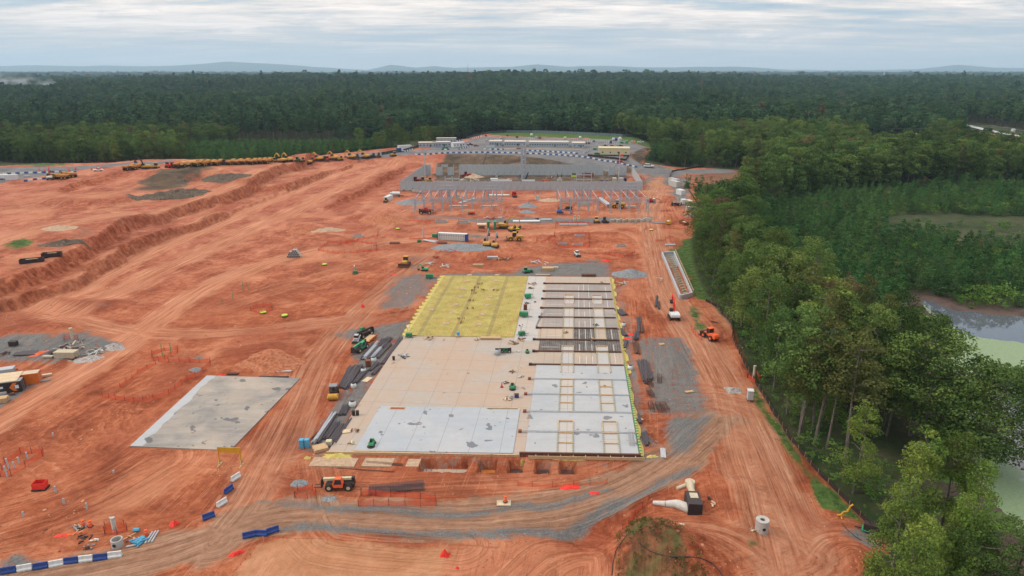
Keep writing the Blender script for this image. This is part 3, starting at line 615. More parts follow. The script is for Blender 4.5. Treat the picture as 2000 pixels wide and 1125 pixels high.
    c = n.mix(thr(ma[0], .36, .64, n.math('ADD', n.math('MULTIPLY', fine, .45), n.math('MULTIPLY', st, .55)), 2.3), c, gcol)
    c = n.mix(thr(mb[1], .42, .58, fine, .1), c, n.ramp(mid, [(.35, (.115, .11, .11)), (.65, (.18, .17, .165))]))
    gg = n.ramp(fine, [(.35, (.030, .060, .014)), (.55, (.065, .115, .028)), (.7, (.14, .14, .05))])
    c = n.mix(thr(mb[0], .40, .60, mid, 1.2), c, gg)
    fl_c = n.ramp(mid, [(.35, (.024, .042, .014)), (.6, (.060, .062, .030)), (.75, (.10, .085, .048))])
    c = n.mix(thr(mb[2], .4, .6, fine, .3), c, fl_c)
    mudc = n.ramp(mid, [(.35, (.060, .040, .034)), (.6, (.12, .080, .066))])
    mudc = n.mix(n.ramp(n.noise(n.mapping(xy, (.03, .09, 1)), 1, 4, .6), [(.55, 0), (.63, 1)]), mudc, (.10, .20, .03))
    c = n.mix(mc[2], c, mudc)
    hgt = n.math('ADD', n.math('MULTIPLY', st, .9), n.math('ADD', n.math('MULTIPLY', fine, .55), n.math('MULTIPLY', grit, .10)))
    hgt = n.math('ADD', hgt, n.math('ADD', n.math('MULTIPLY', rut, -.35), n.math('MULTIPLY', clod, .5))); nb = n.bump(hgt, .6, .7)
    return n.done(c, .92, nb, spec=.1)
GROUND = build_ground()

# ------------------------------------------------------------------ pond
def build_pond():
    n = NT('pond_water'); p = n.pos(); al = n.attr('algae')
    f = n.noise(n.mapping(p, (.10, .10, .1)), 1, 6, .6, .6); g = n.noise(p, 2.4, 4, .7)
    v = n.math('ADD', al, n.math('MULTIPLY', n.math('SUBTRACT', f, .5), 1.1)); m = n.ramp(v, [(.48, 0), (.53, 1)])
    col = n.mix(m, (.085, .092, .108), n.ramp(g, [(.3, (.12, .18, .085)), (.7, (.21, .27, .14))]))
    n.done(col, n.math('ADD', n.math('MULTIPLY', m, .55), .04), n.bump(n.noise(p, 1.2, 3, .5), .01, .2), spec=.5)
    x0, x1, y0, y1 = POND[:, 0].min()-12, POND[:, 0].max()+12, POND[:, 1].min()-12, POND[:, 1].max()+12
    xs, ysn = np.meshgrid(np.arange(x0, x1, 1.5), np.arange(y0, y1, 1.5)); nr, nc = xs.shape
    x = xs.ravel(); y = ysn.ravel(); d = poly_in(x, y, POND)
    V = np.stack([x, y, np.full(x.shape, -3.02)], 1); i = np.arange(nr*nc).reshape(nr, nc)
    Fq = np.stack([i[:-1, :-1], i[:-1, 1:], i[1:, 1:], i[1:, :-1]], -1).reshape(-1, 4)
    Fq = Fq[(d[Fq] > -9).all(1)]
    used = np.unique(Fq); mp = np.full(len(x), -1); mp[used] = np.arange(len(used))
    o = mesh_np('pond_water', V[used], mp[Fq], n.m, True)
    clear = np.maximum(poly_in(x, y, PL([(1880, 790), (1950, 730), (2100, 700), (2300, 900), (2100, 1010), (2010, 985), (1975, 930), (1930, 870)], -3))/12, poly_in(x, y, PL([(1760, 570), (1880, 655), (2000, 672), (2400, 680), (2400, 560)], -3))/8)
    al = np.clip(.62-clear, 0, .8)
    set_attr(o.data, 'algae', 'FLOAT', al[used]); tag(o, kind='structure')
build_pond()

# ------------------------------------------------------------------ blue mountains on the horizon
def build_mountains():
    prof = [(-700, 6), (0, 12), (90, 15), (150, 18), (230, 16), (300, 17), (350, 15), (400, 17), (450, 21), (500, 27), (540, 24), (590, 20), (650, 14), (700, 9), (745, 6), (785, 19), (830, 11), (865, 16), (900, 11), (950, 12), (1000, 14), (1045, 20), (1100, 14), (1165, 17), (1230, 12), (1300, 13), (1400, 14), (1450, 10), (1500, 6), (1640, 5), (1720, 8), (1790, 19), (1850, 12), (1930, 10), (2000, 16), (2700, 10)]
    D = 21000.0; xs = np.linspace(-900, 2900, 700); top = np.interp(xs, *zip(*prof))
    X = (xs-1000)/FPX*D*1.049
    zt = (top*.66-1)/FPX*D*1.05+(fbm(xs, xs*0, 40, 4, 3)-.5)*24
    V = []; F_ = []; n = len(xs)
    for k, (dy, f) in enumerate([(-2500, 0), (-1200, .55), (0, 1), (2500, .4), (4500, 0)]):
        V += [(X[i]*(D+dy)/D, D+dy, -20+f*(zt[i]+85)+(fbm(xs[i:i+1]+k*77, xs[i:i+1]*0, 12, 3, 5)[0]-.5)*40*f*(f < 1)) for i in range(n)]
    for k in range(4):
        for i in range(n-1): F_.append((k*n+i, k*n+i+1, (k+1)*n+i+1, (k+1)*n+i))
    m = NT('mountain_forest'); m.done(m.ramp(m.noise(m.pos(), .002, 4), [(.3, (.03, .05, .03)), (.7, (.06, .08, .05))]), .95)
    o = mesh_np('mountains', V, F_, m.m, True); tag(o, kind='structure')
build_mountains()

# ------------------------------------------------------------------ the air
def build_haze():
    b = MB(); b.bx(-26000, 26000, -300, 27000, -40, 640)
    n = NT('haze_air'); n.t.nodes.remove(n.b); v = n.N('ShaderNodeVolumePrincipled')
    v.inputs['Density'].default_value = HAZE_D; v.inputs['Color'].default_value = (.54, .75, .95, 1); v.inputs['Anisotropy'].default_value = .2
    n.L(v.outputs[0], n.out.inputs['Volume'])
    try: n.m.volume_sampling = 'MULTIPLE_IMPORTANCE'
    except Exception: pass
    n.m.cycles.homogeneous_volume = True
    o = b.build('haze', n.m); tag(o, kind='stuff'); o.display_type = 'WIRE'
HAZE_D = 5.2e-5
build_haze()
# ------------------------------------------------------------------ trees
def leaf_mat(name, dark, mid, light, yellow=0.0):
    n = NT(name); n.t.nodes.remove(n.b)
    t = n.attr('tint'); oi = n.N('ShaderNodeObjectInfo'); r = oi.outputs['Random']
    pn = n.noise(n.mapping(oi.outputs['Location'], (.006, .006, 0)), 1, 3, .6)
    v = n.math('ADD', n.math('ADD', n.math('MULTIPLY', t, .45), n.math('MULTIPLY', r, .40)), n.math('MULTIPLY', n.math('SUBTRACT', pn, .35), .7))
    c = n.ramp(v, [(.15, dark), (.5, mid), (.85, light)]); c = n.mix(n.math('MULTIPLY', n.math('GREATER_THAN', n.math('FRACT', n.math('MULTIPLY', r, 7.7)), .985), .7), c, (.16, .09, .055))
    r2 = n.math('FRACT', n.math('MULTIPLY', r, 17.3))
    hs = n.N('ShaderNodeHueSaturation'); n.L(c, hs.inputs['Color']); n.L(n.math('ADD', .478, n.math('MULTIPLY', r2, .036)), hs.inputs['Hue'])
    n.L(n.math('ADD', .72, n.math('MULTIPLY', n.math('FRACT', n.math('MULTIPLY', r, 41.7)), .6)), hs.inputs['Value'])
    d = n.N('ShaderNodeBsdfDiffuse'); n.L(hs.outputs[0], d.inputs[0]); tr = n.N('ShaderNodeBsdfTranslucent'); n.L(hs.outputs[0], tr.inputs[0])
    mx = n.N('ShaderNodeMixShader'); mx.inputs[0].default_value = .22; n.L(d.outputs[0], mx.inputs[1]); n.L(tr.outputs[0], mx.inputs[2]); n.L(mx.outputs[0], n.out.inputs['Surface'])
    MATS[name] = n.m; return n.m
leaf_mat('leaf_oak', (0.026, 0.053, 0.019), (0.073, 0.122, 0.034), (0.150, 0.205, 0.052))
leaf_mat('leaf_far', (0.018, 0.045, 0.024), (0.044, 0.090, 0.042), (0.092, 0.150, 0.060))  # leaf colour of far trees, cooled to paint in the distance haze
leaf_mat('leaf_tulip', (0.055, 0.095, 0.022), (0.105, 0.160, 0.032), (0.180, 0.240, 0.050))
leaf_mat('leaf_pine', (0.022, 0.056, 0.019), (0.052, 0.115, 0.036), (0.10, 0.185, 0.052))
leaf_mat('leaf_tall_pine', (0.045, 0.060, 0.021), (0.084, 0.098, 0.032), (0.137, 0.140, 0.045))
leaf_mat('leaf_shrub', (0.052, 0.108, 0.025), (0.096, 0.184, 0.038), (0.158, 0.254, 0.052))
_n = NT('bark'); _n.done(_n.ramp(_n.noise(_n.mapping(_n.coord('Object'), (3, 3, .6)), 1.5, 5, .6), [(.3, (.055, .042, .034)), (.55, (.14, .115, .095)), (.8, (.26, .225, .19))]), .95); MATS['bark'] = _n.m

def crown_mesh(name, m, clumps, per, leaf, seed, trunkmesh=None, upbias=.25, jitter=.8):
    """leaves (small quads) scattered over many clumps; clumps: centre(3), radius(3)"""
    g = np.random.default_rng(seed); V = []; T = []
    for (c, r) in clumps:
        k = max(6, int(per*(r[0]*r[1]+r[0]*r[2])/2))
        d = g.normal(size=(k, 3)); d[:, 2] += upbias; d /= np.linalg.norm(d, axis=1)[:, None]
        rad = (.55+.5*g.random(k)**.6)[:, None]
        p = c+d*rad*r
        nrm = d+g.normal(size=(k, 3))*jitter*.6; nrm /= np.linalg.norm(nrm, axis=1)[:, None]
        a = np.cross(nrm, g.normal(size=(k, 3))); a /= np.linalg.norm(a, axis=1)[:, None]; b = np.cross(nrm, a)
        s = (leaf*(.6+.8*g.random(k)))[:, None]; w = s*(.55+.35*g.random(k))[:, None]
        q = np.stack([p-a*s*.5, p+b*w*.5+nrm*s*.08, p+a*s*.5, p-b*w*.5-nrm*s*.08], 1)
        V.append(q.reshape(-1, 3)); ct = g.random()
        tt = np.clip(.45*ct+.55*g.random(k), 0, 1); T.append(np.repeat(tt, 4))
    V = np.concatenate(V); T = np.concatenate(T); F_ = np.arange(len(V)).reshape(-1, 4)
    me = bpy.data.meshes.new(name)
    nl = len(V)
    if trunkmesh:
        tv, tf = trunkmesh; V2 = np.concatenate([V, np.array(tv)]); T = np.concatenate([T, np.zeros(len(tv))])
    else: V2 = V; tf = []
    me.vertices.add(len(V2)); me.vertices.foreach_set('co', V2.astype(np.float32).ravel())
    tf = [t for t in tf if len(t) == 4]
    allf = np.concatenate([F_, np.array(tf).reshape(-1, 4)+nl]) if tf else F_
    me.loops.add(allf.size); me.loops.foreach_set('vertex_index', allf.astype(np.int32).ravel())
    me.polygons.add(len(allf)); me.polygons.foreach_set('loop_start', np.arange(0, allf.size, 4, dtype=np.int32))
    me.update(calc_edges=True); me.materials.append(mat(m)); me.materials.append(mat('bark'))
    if tf:
        mi = np.zeros(len(allf), np.int32); mi[len(F_):] = 1; me.polygons.foreach_set('material_index', mi)
    set_attr(me, 'tint', 'FLOAT', T); return me
def trunk_geo(Ht, r0, limbs, seed, lean=.03, n=6):
    g = random.Random(seed); b = MB(); p = Vector((0, 0, -.6)); segs = 5; ax, ay = g.uniform(-lean, lean), g.uniform(-lean, lean); pts = [p]
    for i in range(segs): p = p+Vector((ax*Ht/segs+g.uniform(-.15, .15), ay*Ht/segs+g.uniform(-.15, .15), Ht/segs)); pts.append(p)
    for i in range(segs): b.tube(pts[i], pts[i+1], r0*(1-.16*i), r0*(1-.16*(i+1)), n, False)
    for (zf, L, az, up) in limbs:
        q = Vector((0, 0, 0)); k = min(segs-1, int(zf*segs)); q = pts[k].lerp(pts[k+1], zf*segs-k)
        mid = q+Vector((math.cos(az)*L*.5, math.sin(az)*L*.5, up*.35*L)); e = mid+Vector((math.cos(az+.3)*L*.5, math.sin(az+.3)*L*.5, up*.65*L))
        b.tube(q, mid, r0*.36, r0*.24, 5, False); b.tube(mid, e, r0*.24, r0*.08, 5, False)
    return b
def clumps_broad(Ht, Wd, z0, n, seed, top=1.0, sz=(.20, .32), conic=0.0):
    g = np.random.default_rng(seed); out = []
    for i in range(n):
        t = g.random()**.8; z = z0+(Ht-z0)*t
        prof = math.sqrt(max(0, 1-((t-.42)/.62)**2)) if conic == 0 else (1-conic*t)*min(1, t*5+.35)
        rr = Wd/2*prof*(.35+.6*g.random()**.5); a = g.random()*6.283; s = Wd*g.uniform(*sz)*(1-.3*t)
        out.append((np.array((math.cos(a)*rr, math.sin(a)*rr, min(z, Ht-s*.5))), np.array((s, s, s*g.uniform(.6, .85)))))
    return out
def clumps_pine(Ht, Wd, z0, n, seed, conic=.75, flat=.45, sz=(.16, .26)):
    g = np.random.default_rng(seed); out = []
    for i in range(n):
        t = g.random(); z = z0+(Ht-z0)*t; prof = 1-conic*t
        rr = Wd/2*prof*(.3+.7*g.random()); a = g.random()*6.283; s = Wd*g.uniform(*sz)*(1-.45*t)
        out.append((np.array((math.cos(a)*rr, math.sin(a)*rr, z-rr*.1)), np.array((s, s, s*flat))))
    out.append((np.array((0, 0, Ht-.6)), np.array((.5, .5, 1.1)))); return out
def limbs_for(g, n, L, z0=.4, z1=.9, up=.6): return [(z0+(z1-z0)*i/max(1, n-1), L*(1-.4*i/n)*g.uniform(.7, 1.1), i*2.4+g.uniform(-.5, .5), up*g.uniform(.7, 1.3)) for i in range(n)]
SPEC = {}   # species -> (height, leaf material, list of hi (crown, trunk), mid merged, low merged)
def make_species(key, m, Ht, mk, trunk_r, limb_L, hi_leaf, hi_per, variants=3, limb_z=(.4, .92), mid_leaf=.75, low_leaf=1.6):
    hi = []; md = []; lo = []
    for k in range(variants):
        sd = hash_seed(key)+k; cl = mk(sd); g = random.Random(sd)
        tb = trunk_geo(Ht*.93, trunk_r, limbs_for(g, 9, limb_L, *limb_z), sd)
        tme = bpy.data.meshes.new('trunk'); tme.from_pydata(tb.v, [], tb.f); tme.update(); tme.materials.append(mat('bark'))
        hi.append((crown_mesh('crown', m, cl, hi_per, hi_leaf, sd) if hi_leaf else None, tme))
        tg = trunk_geo(Ht*.9, trunk_r, [], sd, n=4)
        f2 = (hi_leaf or .4)/mid_leaf
        md.append(crown_mesh(key+'_mid', m, cl, (hi_per or 40)*f2*f2*1.25, mid_leaf, sd, (tg.v, tg.f)))
        f3 = (hi_leaf or .4)/low_leaf
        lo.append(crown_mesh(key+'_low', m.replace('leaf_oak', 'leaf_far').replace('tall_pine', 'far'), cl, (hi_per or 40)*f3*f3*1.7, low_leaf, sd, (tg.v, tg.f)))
    SPEC[key] = dict(h=Ht, hi=hi, mid=md, low=lo)
def hash_seed(k): return sum((i+1)*ord(c) for i, c in enumerate(k)) % 9973
make_species('oak', 'leaf_oak', 20, lambda s: clumps_broad(20, 13.5, 4.0, 52, s, sz=(.11, .20)), .33, 5.4, .34, 62, 4)
make_species('tall', 'leaf_oak', 24, lambda s: clumps_broad(24, 10.5, 8, 46, s, sz=(.12, .22)), .30, 3.9, .34, 62, 4)
make_species('tulip', 'leaf_tulip', 21, lambda s: clumps_broad(21, 9.5, 4, 46, s, sz=(.11, .20), conic=.72), .26, 3.4, .32, 70, 3)
make_species('tallpine', 'leaf_tall_pine', 25, lambda s: clumps_pine(25, 8, 12, 44, s, .65, .5), .26, 3.0, .36, 60, 3, (.5, .95))
make_species('youngpine', 'leaf_pine', 8, lambda s: clumps_pine(8, 4.2, .6, 26, s, .82, .6, (.16, .26)), .10, 1.0, .26, 90, 3, (.2, .9), .34, 1.0)
make_species('shrub', 'leaf_shrub', 4, lambda s: clumps_broad(4, 3.6, .3, 12, s, sz=(.16, .28)), .05, 1.0, .24, 80, 3, (.2, .8), .32, .9)

make_species('drygrass', 'leaf_tall_pine', 4, lambda s: clumps_broad(4, 4.2, .2, 9, s, sz=(.16, .28)), .04, 1.0, .24, 60, 3, (.2, .8), .6, 1.0)
def make_clods():
    out = []
    for k in range(3):
        b = MB(); g = random.Random(k); V = []
        for j, (r, z) in enumerate(((.8, -.2), (1.05, .25), (.75, .7), (.25, .95))):
            for i in range(7): a = 6.283*i/7+j*.4; q = r*g.uniform(.75, 1.2); V.append((q*math.cos(a), q*math.sin(a), z*g.uniform(.85, 1.15)))
        b.add(V, [(j*7+i, j*7+(i+1) % 7, (j+1)*7+(i+1) % 7, (j+1)*7+i) for j in range(3) for i in range(7)]+[tuple(range(21, 28))])
        me = bpy.data.meshes.new('clod'); me.from_pydata(b.v, [], b.f); me.materials.append(mat('clay_clod')); out.append(me)
    SPEC['clod'] = dict(h=1, hi=[], mid=out, low=out)
n = NT('clay_clod'); MATS['clay_clod'] = n.done(n.ramp(n.N('ShaderNodeObjectInfo').outputs['Random'], [(0, (.17, .055, .03)), (.6, (.34, .12, .06)), (1, (.52, .27, .16))]), .95)
make_clods()
Z_YP = PL([(1490, 402), (1600, 378), (1800, 366), (2150, 360), (2200, 600), (2000, 596), (1900, 588), (1845, 600), (1800, 640), (1790, 745), (1740, 735), (1660, 690), (1570, 620), (1490, 540), (1440, 470)], -1)
Z_YP2 = PL([(1322, 352), (1400, 350), (1450, 380), (1430, 445), (1380, 425), (1345, 378)], 0)
Z_YP3 = PL([(1245, 318), (1275, 292), (1300, 283), (1345, 280), (1385, 312), (1290, 314)], 4)
Z_LP = PL([(430, 325), (560, 318), (690, 305), (790, 288), (870, 268), (950, 258), (890, 254), (760, 253), (620, 255), (520, 262), (430, 278), (300, 300)], 4)
Z_FP = PL([(1330, 150), (1500, 150), (1520, 158), (1350, 158)], 40)
CLEAR = [PL(p, z) for p, z in [([(1712, 446), (1745, 418), (1850, 414), (2200, 430), (2200, 478), (1900, 474), (1800, 458)], -1), ([(1680, 268), (1760, 262), (1812, 270), (1850, 292), (1700, 300)], 5), ([(1885, 238), (1960, 248), (2200, 284), (2200, 306), (1960, 300), (1870, 286)], 5),
    ([(0, 322), (150, 320), (150, 334), (-200, 360), (-400, 330)], 6), ([(1385, 322), (1500, 326), (1495, 352), (1400, 352)], 2)]]
FORBID = np.array
def tree_points(sp, y0, y1, jit=.42, seed=3, tmax=.80):
    g = np.random.default_rng(seed); ys = np.arange(y0, y1, sp)
    xs = np.arange(-tmax*(y1+45), tmax*(y1+45), sp)
    X, Y = np.meshgrid(xs, ys); X = X+g.uniform(-jit, jit, X.shape)*sp; Y = Y+g.uniform(-jit, jit, Y.shape)*sp
    X[::2] += sp/2
    x = X.ravel(); y = Y.ravel(); m = np.abs(x) < tmax*(y+45); return x[m], y[m]
def site_ok(x, y, margin=2.5):
    m = ~((x > 64) & (y < 124) & (y > 70)) & (poly_in(x, y, SITE) < -margin) & (poly_in(x, y, POND) < -2.5)
    for c in CLEAR: m &= poly_in(x, y, c) < -1.5
    return m

TREES = []          # x, y, z, species, height
def plan_near():
    g = np.random.default_rng(5)
    # young pine stands (dense)
    x, y = tree_points(4.0, 60, 640, seed=8); zone = np.zeros(len(x), int)
    for zn in (Z_YP, Z_YP2, Z_YP3, Z_LP): zone |= (poly_in(x, y, zn) > 0)
    m = (zone > 0) & site_ok(x, y, 1.2); yx, yy = x[m], y[m]
    hy = g.uniform(5.0, 9.0, len(yx))*np.where((yx > 0) & (yy < 235), 1.25, 1)*np.where(poly_in(yx, yy, Z_LP) > 0, 1.15, 1)
    x2, y2 = tree_points(7.0, 55, 720, seed=9); m = site_ok(x2, y2, 1.5)
    for zn in (Z_YP, Z_YP2, Z_YP3, Z_LP): m &= poly_in(x2, y2, zn) < -1
    x2, y2 = x2[m], y2[m]
    return (yx, yy, hy), (x2, y2)
(YX, YY, YH), (BX, BY) = plan_near()
NEARCOL = {}
def place_tree(key, x, y, z, h, label, group, var=None, hi=True, cat='tree', name=None, widen=1.0, rz=None):
    s = SPEC[key]; k = random.randrange(len(s['hi'])) if var is None else var; sc = h/s['h']
    nm = name or dict(oak='broadleaf_tree', tall='broadleaf_tree', tulip='tulip_tree', tallpine='pine_tree', youngpine='young_pine_tree', shrub='bush')[key]
    rz = random.uniform(0, 6.28) if rz is None else rz
    if hi:
        t = thing(nm, label, cat, (x, y, z), rz, group); t.scale = (sc*widen, sc*widen, sc)
        c = bpy.data.objects.new('crown', s['hi'][k][0]); COL.objects.link(c); c.parent = t
        c = bpy.data.objects.new('trunk', s['hi'][k][1]); COL.objects.link(c); c.parent = t
    else:
        t = bpy.data.objects.new(nm, s['mid'][k]); COL.objects.link(t); t.location = (x, y, z); t.rotation_euler = (0, 0, rz); t.scale = (sc*widen, sc*widen, sc)
        tag(t, label, cat, group)
    return t
def gn_scatter(name, keys, lod, x, y, z, scl, idx, seed=1):
    """one object whose points carry instances of the unlinked source meshes"""
    pc = bpy.data.collections.new(name+'_sources'); k = 0
    for key in keys:
        for me in SPEC[key][lod]:
            o = bpy.data.objects.new('%03d_%s' % (k, key), me); pc.objects.link(o); k += 1
    me = bpy.data.meshes.new(name); me.vertices.add(len(x)); me.vertices.foreach_set('co', np.stack([x, y, z], 1).astype(np.float32).ravel())
    g = np.random.default_rng(seed)
    rot = np.zeros((len(x), 3)); rot[:, 2] = g.uniform(0, 6.28, len(x))
    set_attr(me, 'rot', 'FLOAT_VECTOR', rot); set_attr(me, 'scl', 'FLOAT_VECTOR', scl)
    a = me.attributes.new('idx', 'INT', 'POINT'); a.data.foreach_set('value', np.asarray(idx, np.int32))
    o = bpy.data.objects.new(name, me); COL.objects.link(o)
    ng = bpy.data.node_groups.new(name, 'GeometryNodeTree')
    ng.interface.new_socket('Geometry', in_out='INPUT', socket_type='NodeSocketGeometry'); ng.interface.new_socket('Geometry', in_out='OUTPUT', socket_type='NodeSocketGeometry')
    N = ng.nodes.new; L = ng.links.new; gi = N('NodeGroupInput'); go = N('NodeGroupOutput'); ins = N('GeometryNodeInstanceOnPoints'); ci = N('GeometryNodeCollectionInfo')
    ci.inputs['Collection'].default_value = pc; ci.inputs['Separate Children'].default_value = True; ci.inputs['Reset Children'].default_value = True
    L(gi.outputs[0], ins.inputs['Points']); L(ci.outputs[0], ins.inputs['Instance']); ins.inputs['Pick Instance'].default_value = True
    for nm, ty, sock in (('idx', 'INT', 'Instance Index'), ('rot', 'FLOAT_VECTOR', 'Rotation'), ('scl', 'FLOAT_VECTOR', 'Scale')):
        na = N('GeometryNodeInputNamedAttribute'); na.data_type = ty; na.inputs['Name'].default_value = nm
        if nm == 'rot':
            er = N('FunctionNodeEulerToRotation'); L(na.outputs[0], er.inputs[0]); L(er.outputs[0], ins.inputs[sock])
        else: L(na.outputs[0], ins.inputs[sock])
    L(ins.outputs[0], go.inputs[0])
    md = o.modifiers.new('scatter', 'NODES'); md.node_group = ng
    tag(o, kind='stuff'); return o

def build_trees():
    g = np.random.default_rng(21)
    # ---- woods of tall trees, nearest ones as single trees
    bz = H(BX, BY, False); d = np.hypot(BX, BY)
    east = (BX > 40) & (BY < 560)
    # visible ranking: distance, only those that can show (inside the frame, or just beside it)
    inframe = np.abs(BX) < .77*(BY*math.cos(PITCH)+70*math.sin(PITCH))+6
    order = np.argsort(np.where(inframe, d, 1e9)); near = order[:290]
    used = np.zeros(len(BX), bool); used[near] = True
    for i in near:
        x, y, z = BX[i], BY[i], bz[i]; r = g.random(); pd = poly_in(np.array([x]), np.array([y]), POND)[0]; sd = poly_in(np.array([x]), np.array([y]), SITE)[0]
        dist = d[i]; hi = dist < 300
        key = 'oak' if r < .40 else 'tall' if r < .72 else 'tulip' if r < .80 else 'tallpine'
        if dist > 190: key = 'oak' if r < .5 else 'tall' if r < .85 else 'tulip' if r < .9 else 'tallpine'
        if y < 104: key = 'tulip' if x < 66 or r < .5 else 'oak'
        if pd > -9: key = 'oak'
        h = dict(oak=g.uniform(18, 25), tall=g.uniform(21, 28), tulip=g.uniform(17, 22), tallpine=g.uniform(22, 27))[key]
        if x < 0: h *= .82
        if sd > -5: h *= g.uniform(.65, 1.0)
        if y < 100: h = g.uniform(14, 19)
        what = dict(oak='round dark broadleaf tree', tall='tall dark broadleaf tree', tulip='yellow-green upright tree', tallpine='tall bare-trunked pine')[key]
        if x < 0: wh = 'behind the parked earthmovers'; gp = 'trees of the west wood'
        elif y < 130: wh = 'on the pond bank' if pd > -9 else 'along the silt fence' if sd > -9 else 'at the bottom right corner' if y < 96 else 'inside the near wood'; gp = 'trees of the near wood'
        elif y < 210: wh = 'beside the drainage channel' if sd > -14 else 'deep in the wood east of the wheel loader'; gp = 'trees of the east wood'
        else: wh = 'bordering the far haul road' if sd > -14 else 'in the wood behind the office trailers'; gp = 'trees of the far east wood'
        place_tree(key, x, y, z, h, f'{what} {wh}', gp, hi=hi)
    for px, py, key, h, wd, lab in ((1893, 912, 'oak', 21, 1.2, 'dark oak just behind the huge round one'), (1930, 905, 'oak', 20, 1.1, 'dark oak on the pond side of the huge round one'), (1915, 925, 'oak', 23, 1.35, 'huge round dark oak leaning over the pond'), (1965, 1190, 'oak', 14, 1.15, 'green round tree in the very bottom right corner'), (1890, 1200, 'oak', 13, 1.1, 'green round tree cut by the bottom edge left of the corner'), (1800, 1185, 'tulip', 13, 1.1, 'small yellow-green tree cut by the bottom edge'), (1800, 880, 'oak', 25, 1.15, 'big dark oak left of the huge round one'), (1838, 1045, 'tulip', 19, 1.05, 'tallest bright yellow-green tree near the bottom right corner'), (1785, 1035, 'tulip', 18, 1.0, 'slim bright yellow-green tree left of the tallest one'), (1885, 1080, 'tulip', 17, 1.0, 'wide bright yellow-green tree right of the tallest one'),
        (1590, 868, 'tallpine', 27, 1.2, 'olive pine with twin bare trunk at the silt fence'), (1650, 905, 'tallpine', 27, 1.3, 'dark olive pine in front of the big oaks'), (1560, 850, 'tall', 27, 1.2, 'pale-trunked broadleaf tree at the silt fence'), (1600, 760, 'tulip', 27, 1.7, 'very large domed yellow-green tree above the wood'), (1480, 640, 'oak', 24, 1.3, 'large domed tree by the tan slope')):
        x, y, z = G(px, py); place_tree(key, x, y, z, h, lab, None, widen=wd)
    # ---- young pines
    yz = H(YX, YY, False); d2 = np.hypot(YX, YY); o2 = np.argsort(np.where(YX > 0, d2, 1e9)); nearp = o2[:250]; up = np.zeros(len(YX), bool); up[nearp] = True
    for i in nearp:
        edge = poly_in(YX[i:i+1], YY[i:i+1], Z_YP)[0] < 9 and YY[i] < 260
        place_tree('shrub' if edge and g.random() < .6 else 'youngpine', YX[i], YY[i], yz[i], YH[i]*(.6 if edge else 1)*1.05, 'bright green shrub on the far shore of the pond' if edge else 'young dark green pine in the stand beyond the pond', 'young trees beyond the pond', hi=False, name=None, widen=1.35)
    r = ~up; n = r.sum(); s = (YH[r]/8)[:, None]*np.array([[1.45, 1.45, 1.05]])
    o = gn_scatter('young_pine_stand', ['youngpine', 'shrub'], 'mid', YX[r], YY[r], yz[r], s*np.where(g.random(n) < .2, 1.6, 1)[:, None]**0, np.where((g.random(n) < .25) & (YX[r] > 0), g.integers(3, 6, n), g.integers(0, 3, n))); tag(o, 'dense stand of young pines around the site')
    # ---- remaining woods to 720 m, mid detail
    r = ~used; n = r.sum(); idx = np.where(g.random(n) < .45, g.integers(0, 4, n), np.where(g.random(n) < .75, g.integers(4, 8, n), np.where(g.random(n) < .5, g.integers(8, 11, n), g.integers(11, 14, n))))
    hs = g.uniform(.75, 1.05, n)*np.where(BX[r] < 0, .85, 1); s = hs[:, None]*np.array([[1.0, 1.0, 1.0]])
    o = gn_scatter('forest', ['oak', 'tall', 'tulip', 'tallpine'], 'mid', BX[r], BY[r], bz[r], s, idx); tag(o, 'mixed forest round the site')
    # ---- forest from 720 m to the horizon
    xs = []; ys = []; sc = []
    yb = 720.0; k = 0
    while yb < 13000:
        y1 = yb*1.22; sp = max(8.0, yb/190); x, y = tree_points(sp, yb, y1, seed=100+k); xs.append(x); ys.append(y); sc.append(np.full(len(x), sp/8.0)); yb = y1; k += 1
    x = np.concatenate(xs); y = np.concatenate(ys); s = np.concatenate(sc)
    m = np.ones(len(x), bool); q = y < 1100
    mm = site_ok(x[q], y[q], 2); m[q] = mm; x, y, s = x[m], y[m], s[m]
    z = far_hills(x, y) if False else H(x, y, False)
    patch = fbm(x, y, 260, 3, 77); hh = (.55+.55*g.random(len(x))**.8)*(.70+.5*fbm(x, y, 110, 3, 78))*np.where(g.random(len(x)) < .04, 1.3, 1)
    idx = np.where(patch > .56, g.integers(8, 12, len(x)), g.integers(0, 8, len(x)))
    sz = np.minimum(s, 1.6)
    S = np.stack([s*hh*1.12, s*hh*1.12, sz*hh], 1)
    fm = y > 1500
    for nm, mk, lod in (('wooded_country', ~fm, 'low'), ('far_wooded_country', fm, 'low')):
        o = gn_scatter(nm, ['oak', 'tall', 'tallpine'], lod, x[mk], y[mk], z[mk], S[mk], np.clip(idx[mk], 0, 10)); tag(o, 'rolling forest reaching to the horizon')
    # ---- brush along the silt fence and under the trees
    bx, by = tree_points(2.1, 60, 330, seed=41); e = poly_in(bx, by, SITE); pd = poly_in(bx, by, POND)
    dd, sd, _ = poly_dist(bx, by, SILT)
    m = (bx > 30) & (e < -.8) & (pd < -1) & ((e > -14) & (g.random(len(bx)) < .55) | (g.random(len(bx)) < .10))
    gm = np.zeros(len(bx)); 
    for pts, k in GRASS[1:2]+GRASS[11:12]: gm = np.maximum(gm, poly_in(bx, by, PL(pts)))
    m |= (gm > .3) & (g.random(len(bx)) < .42) & (bx > 40) & (by < 160)
    x, y = bx[m], by[m]; z = H(x, y, False); s = g.uniform(.12, .42, len(x)); s = np.where((e[m] < -3) & (g.random(len(x)) < .28), s*3.4, s); s = np.where(e[m] > 0, s*.45, s)
    o = gn_scatter('undergrowth', ['shrub'], 'mid', x, y, z-.1, np.stack([s*1.3, s*1.3, s], 1), g.integers(0, 3, len(x))); tag(o, 'low green brush along the silt fence and wood floor')
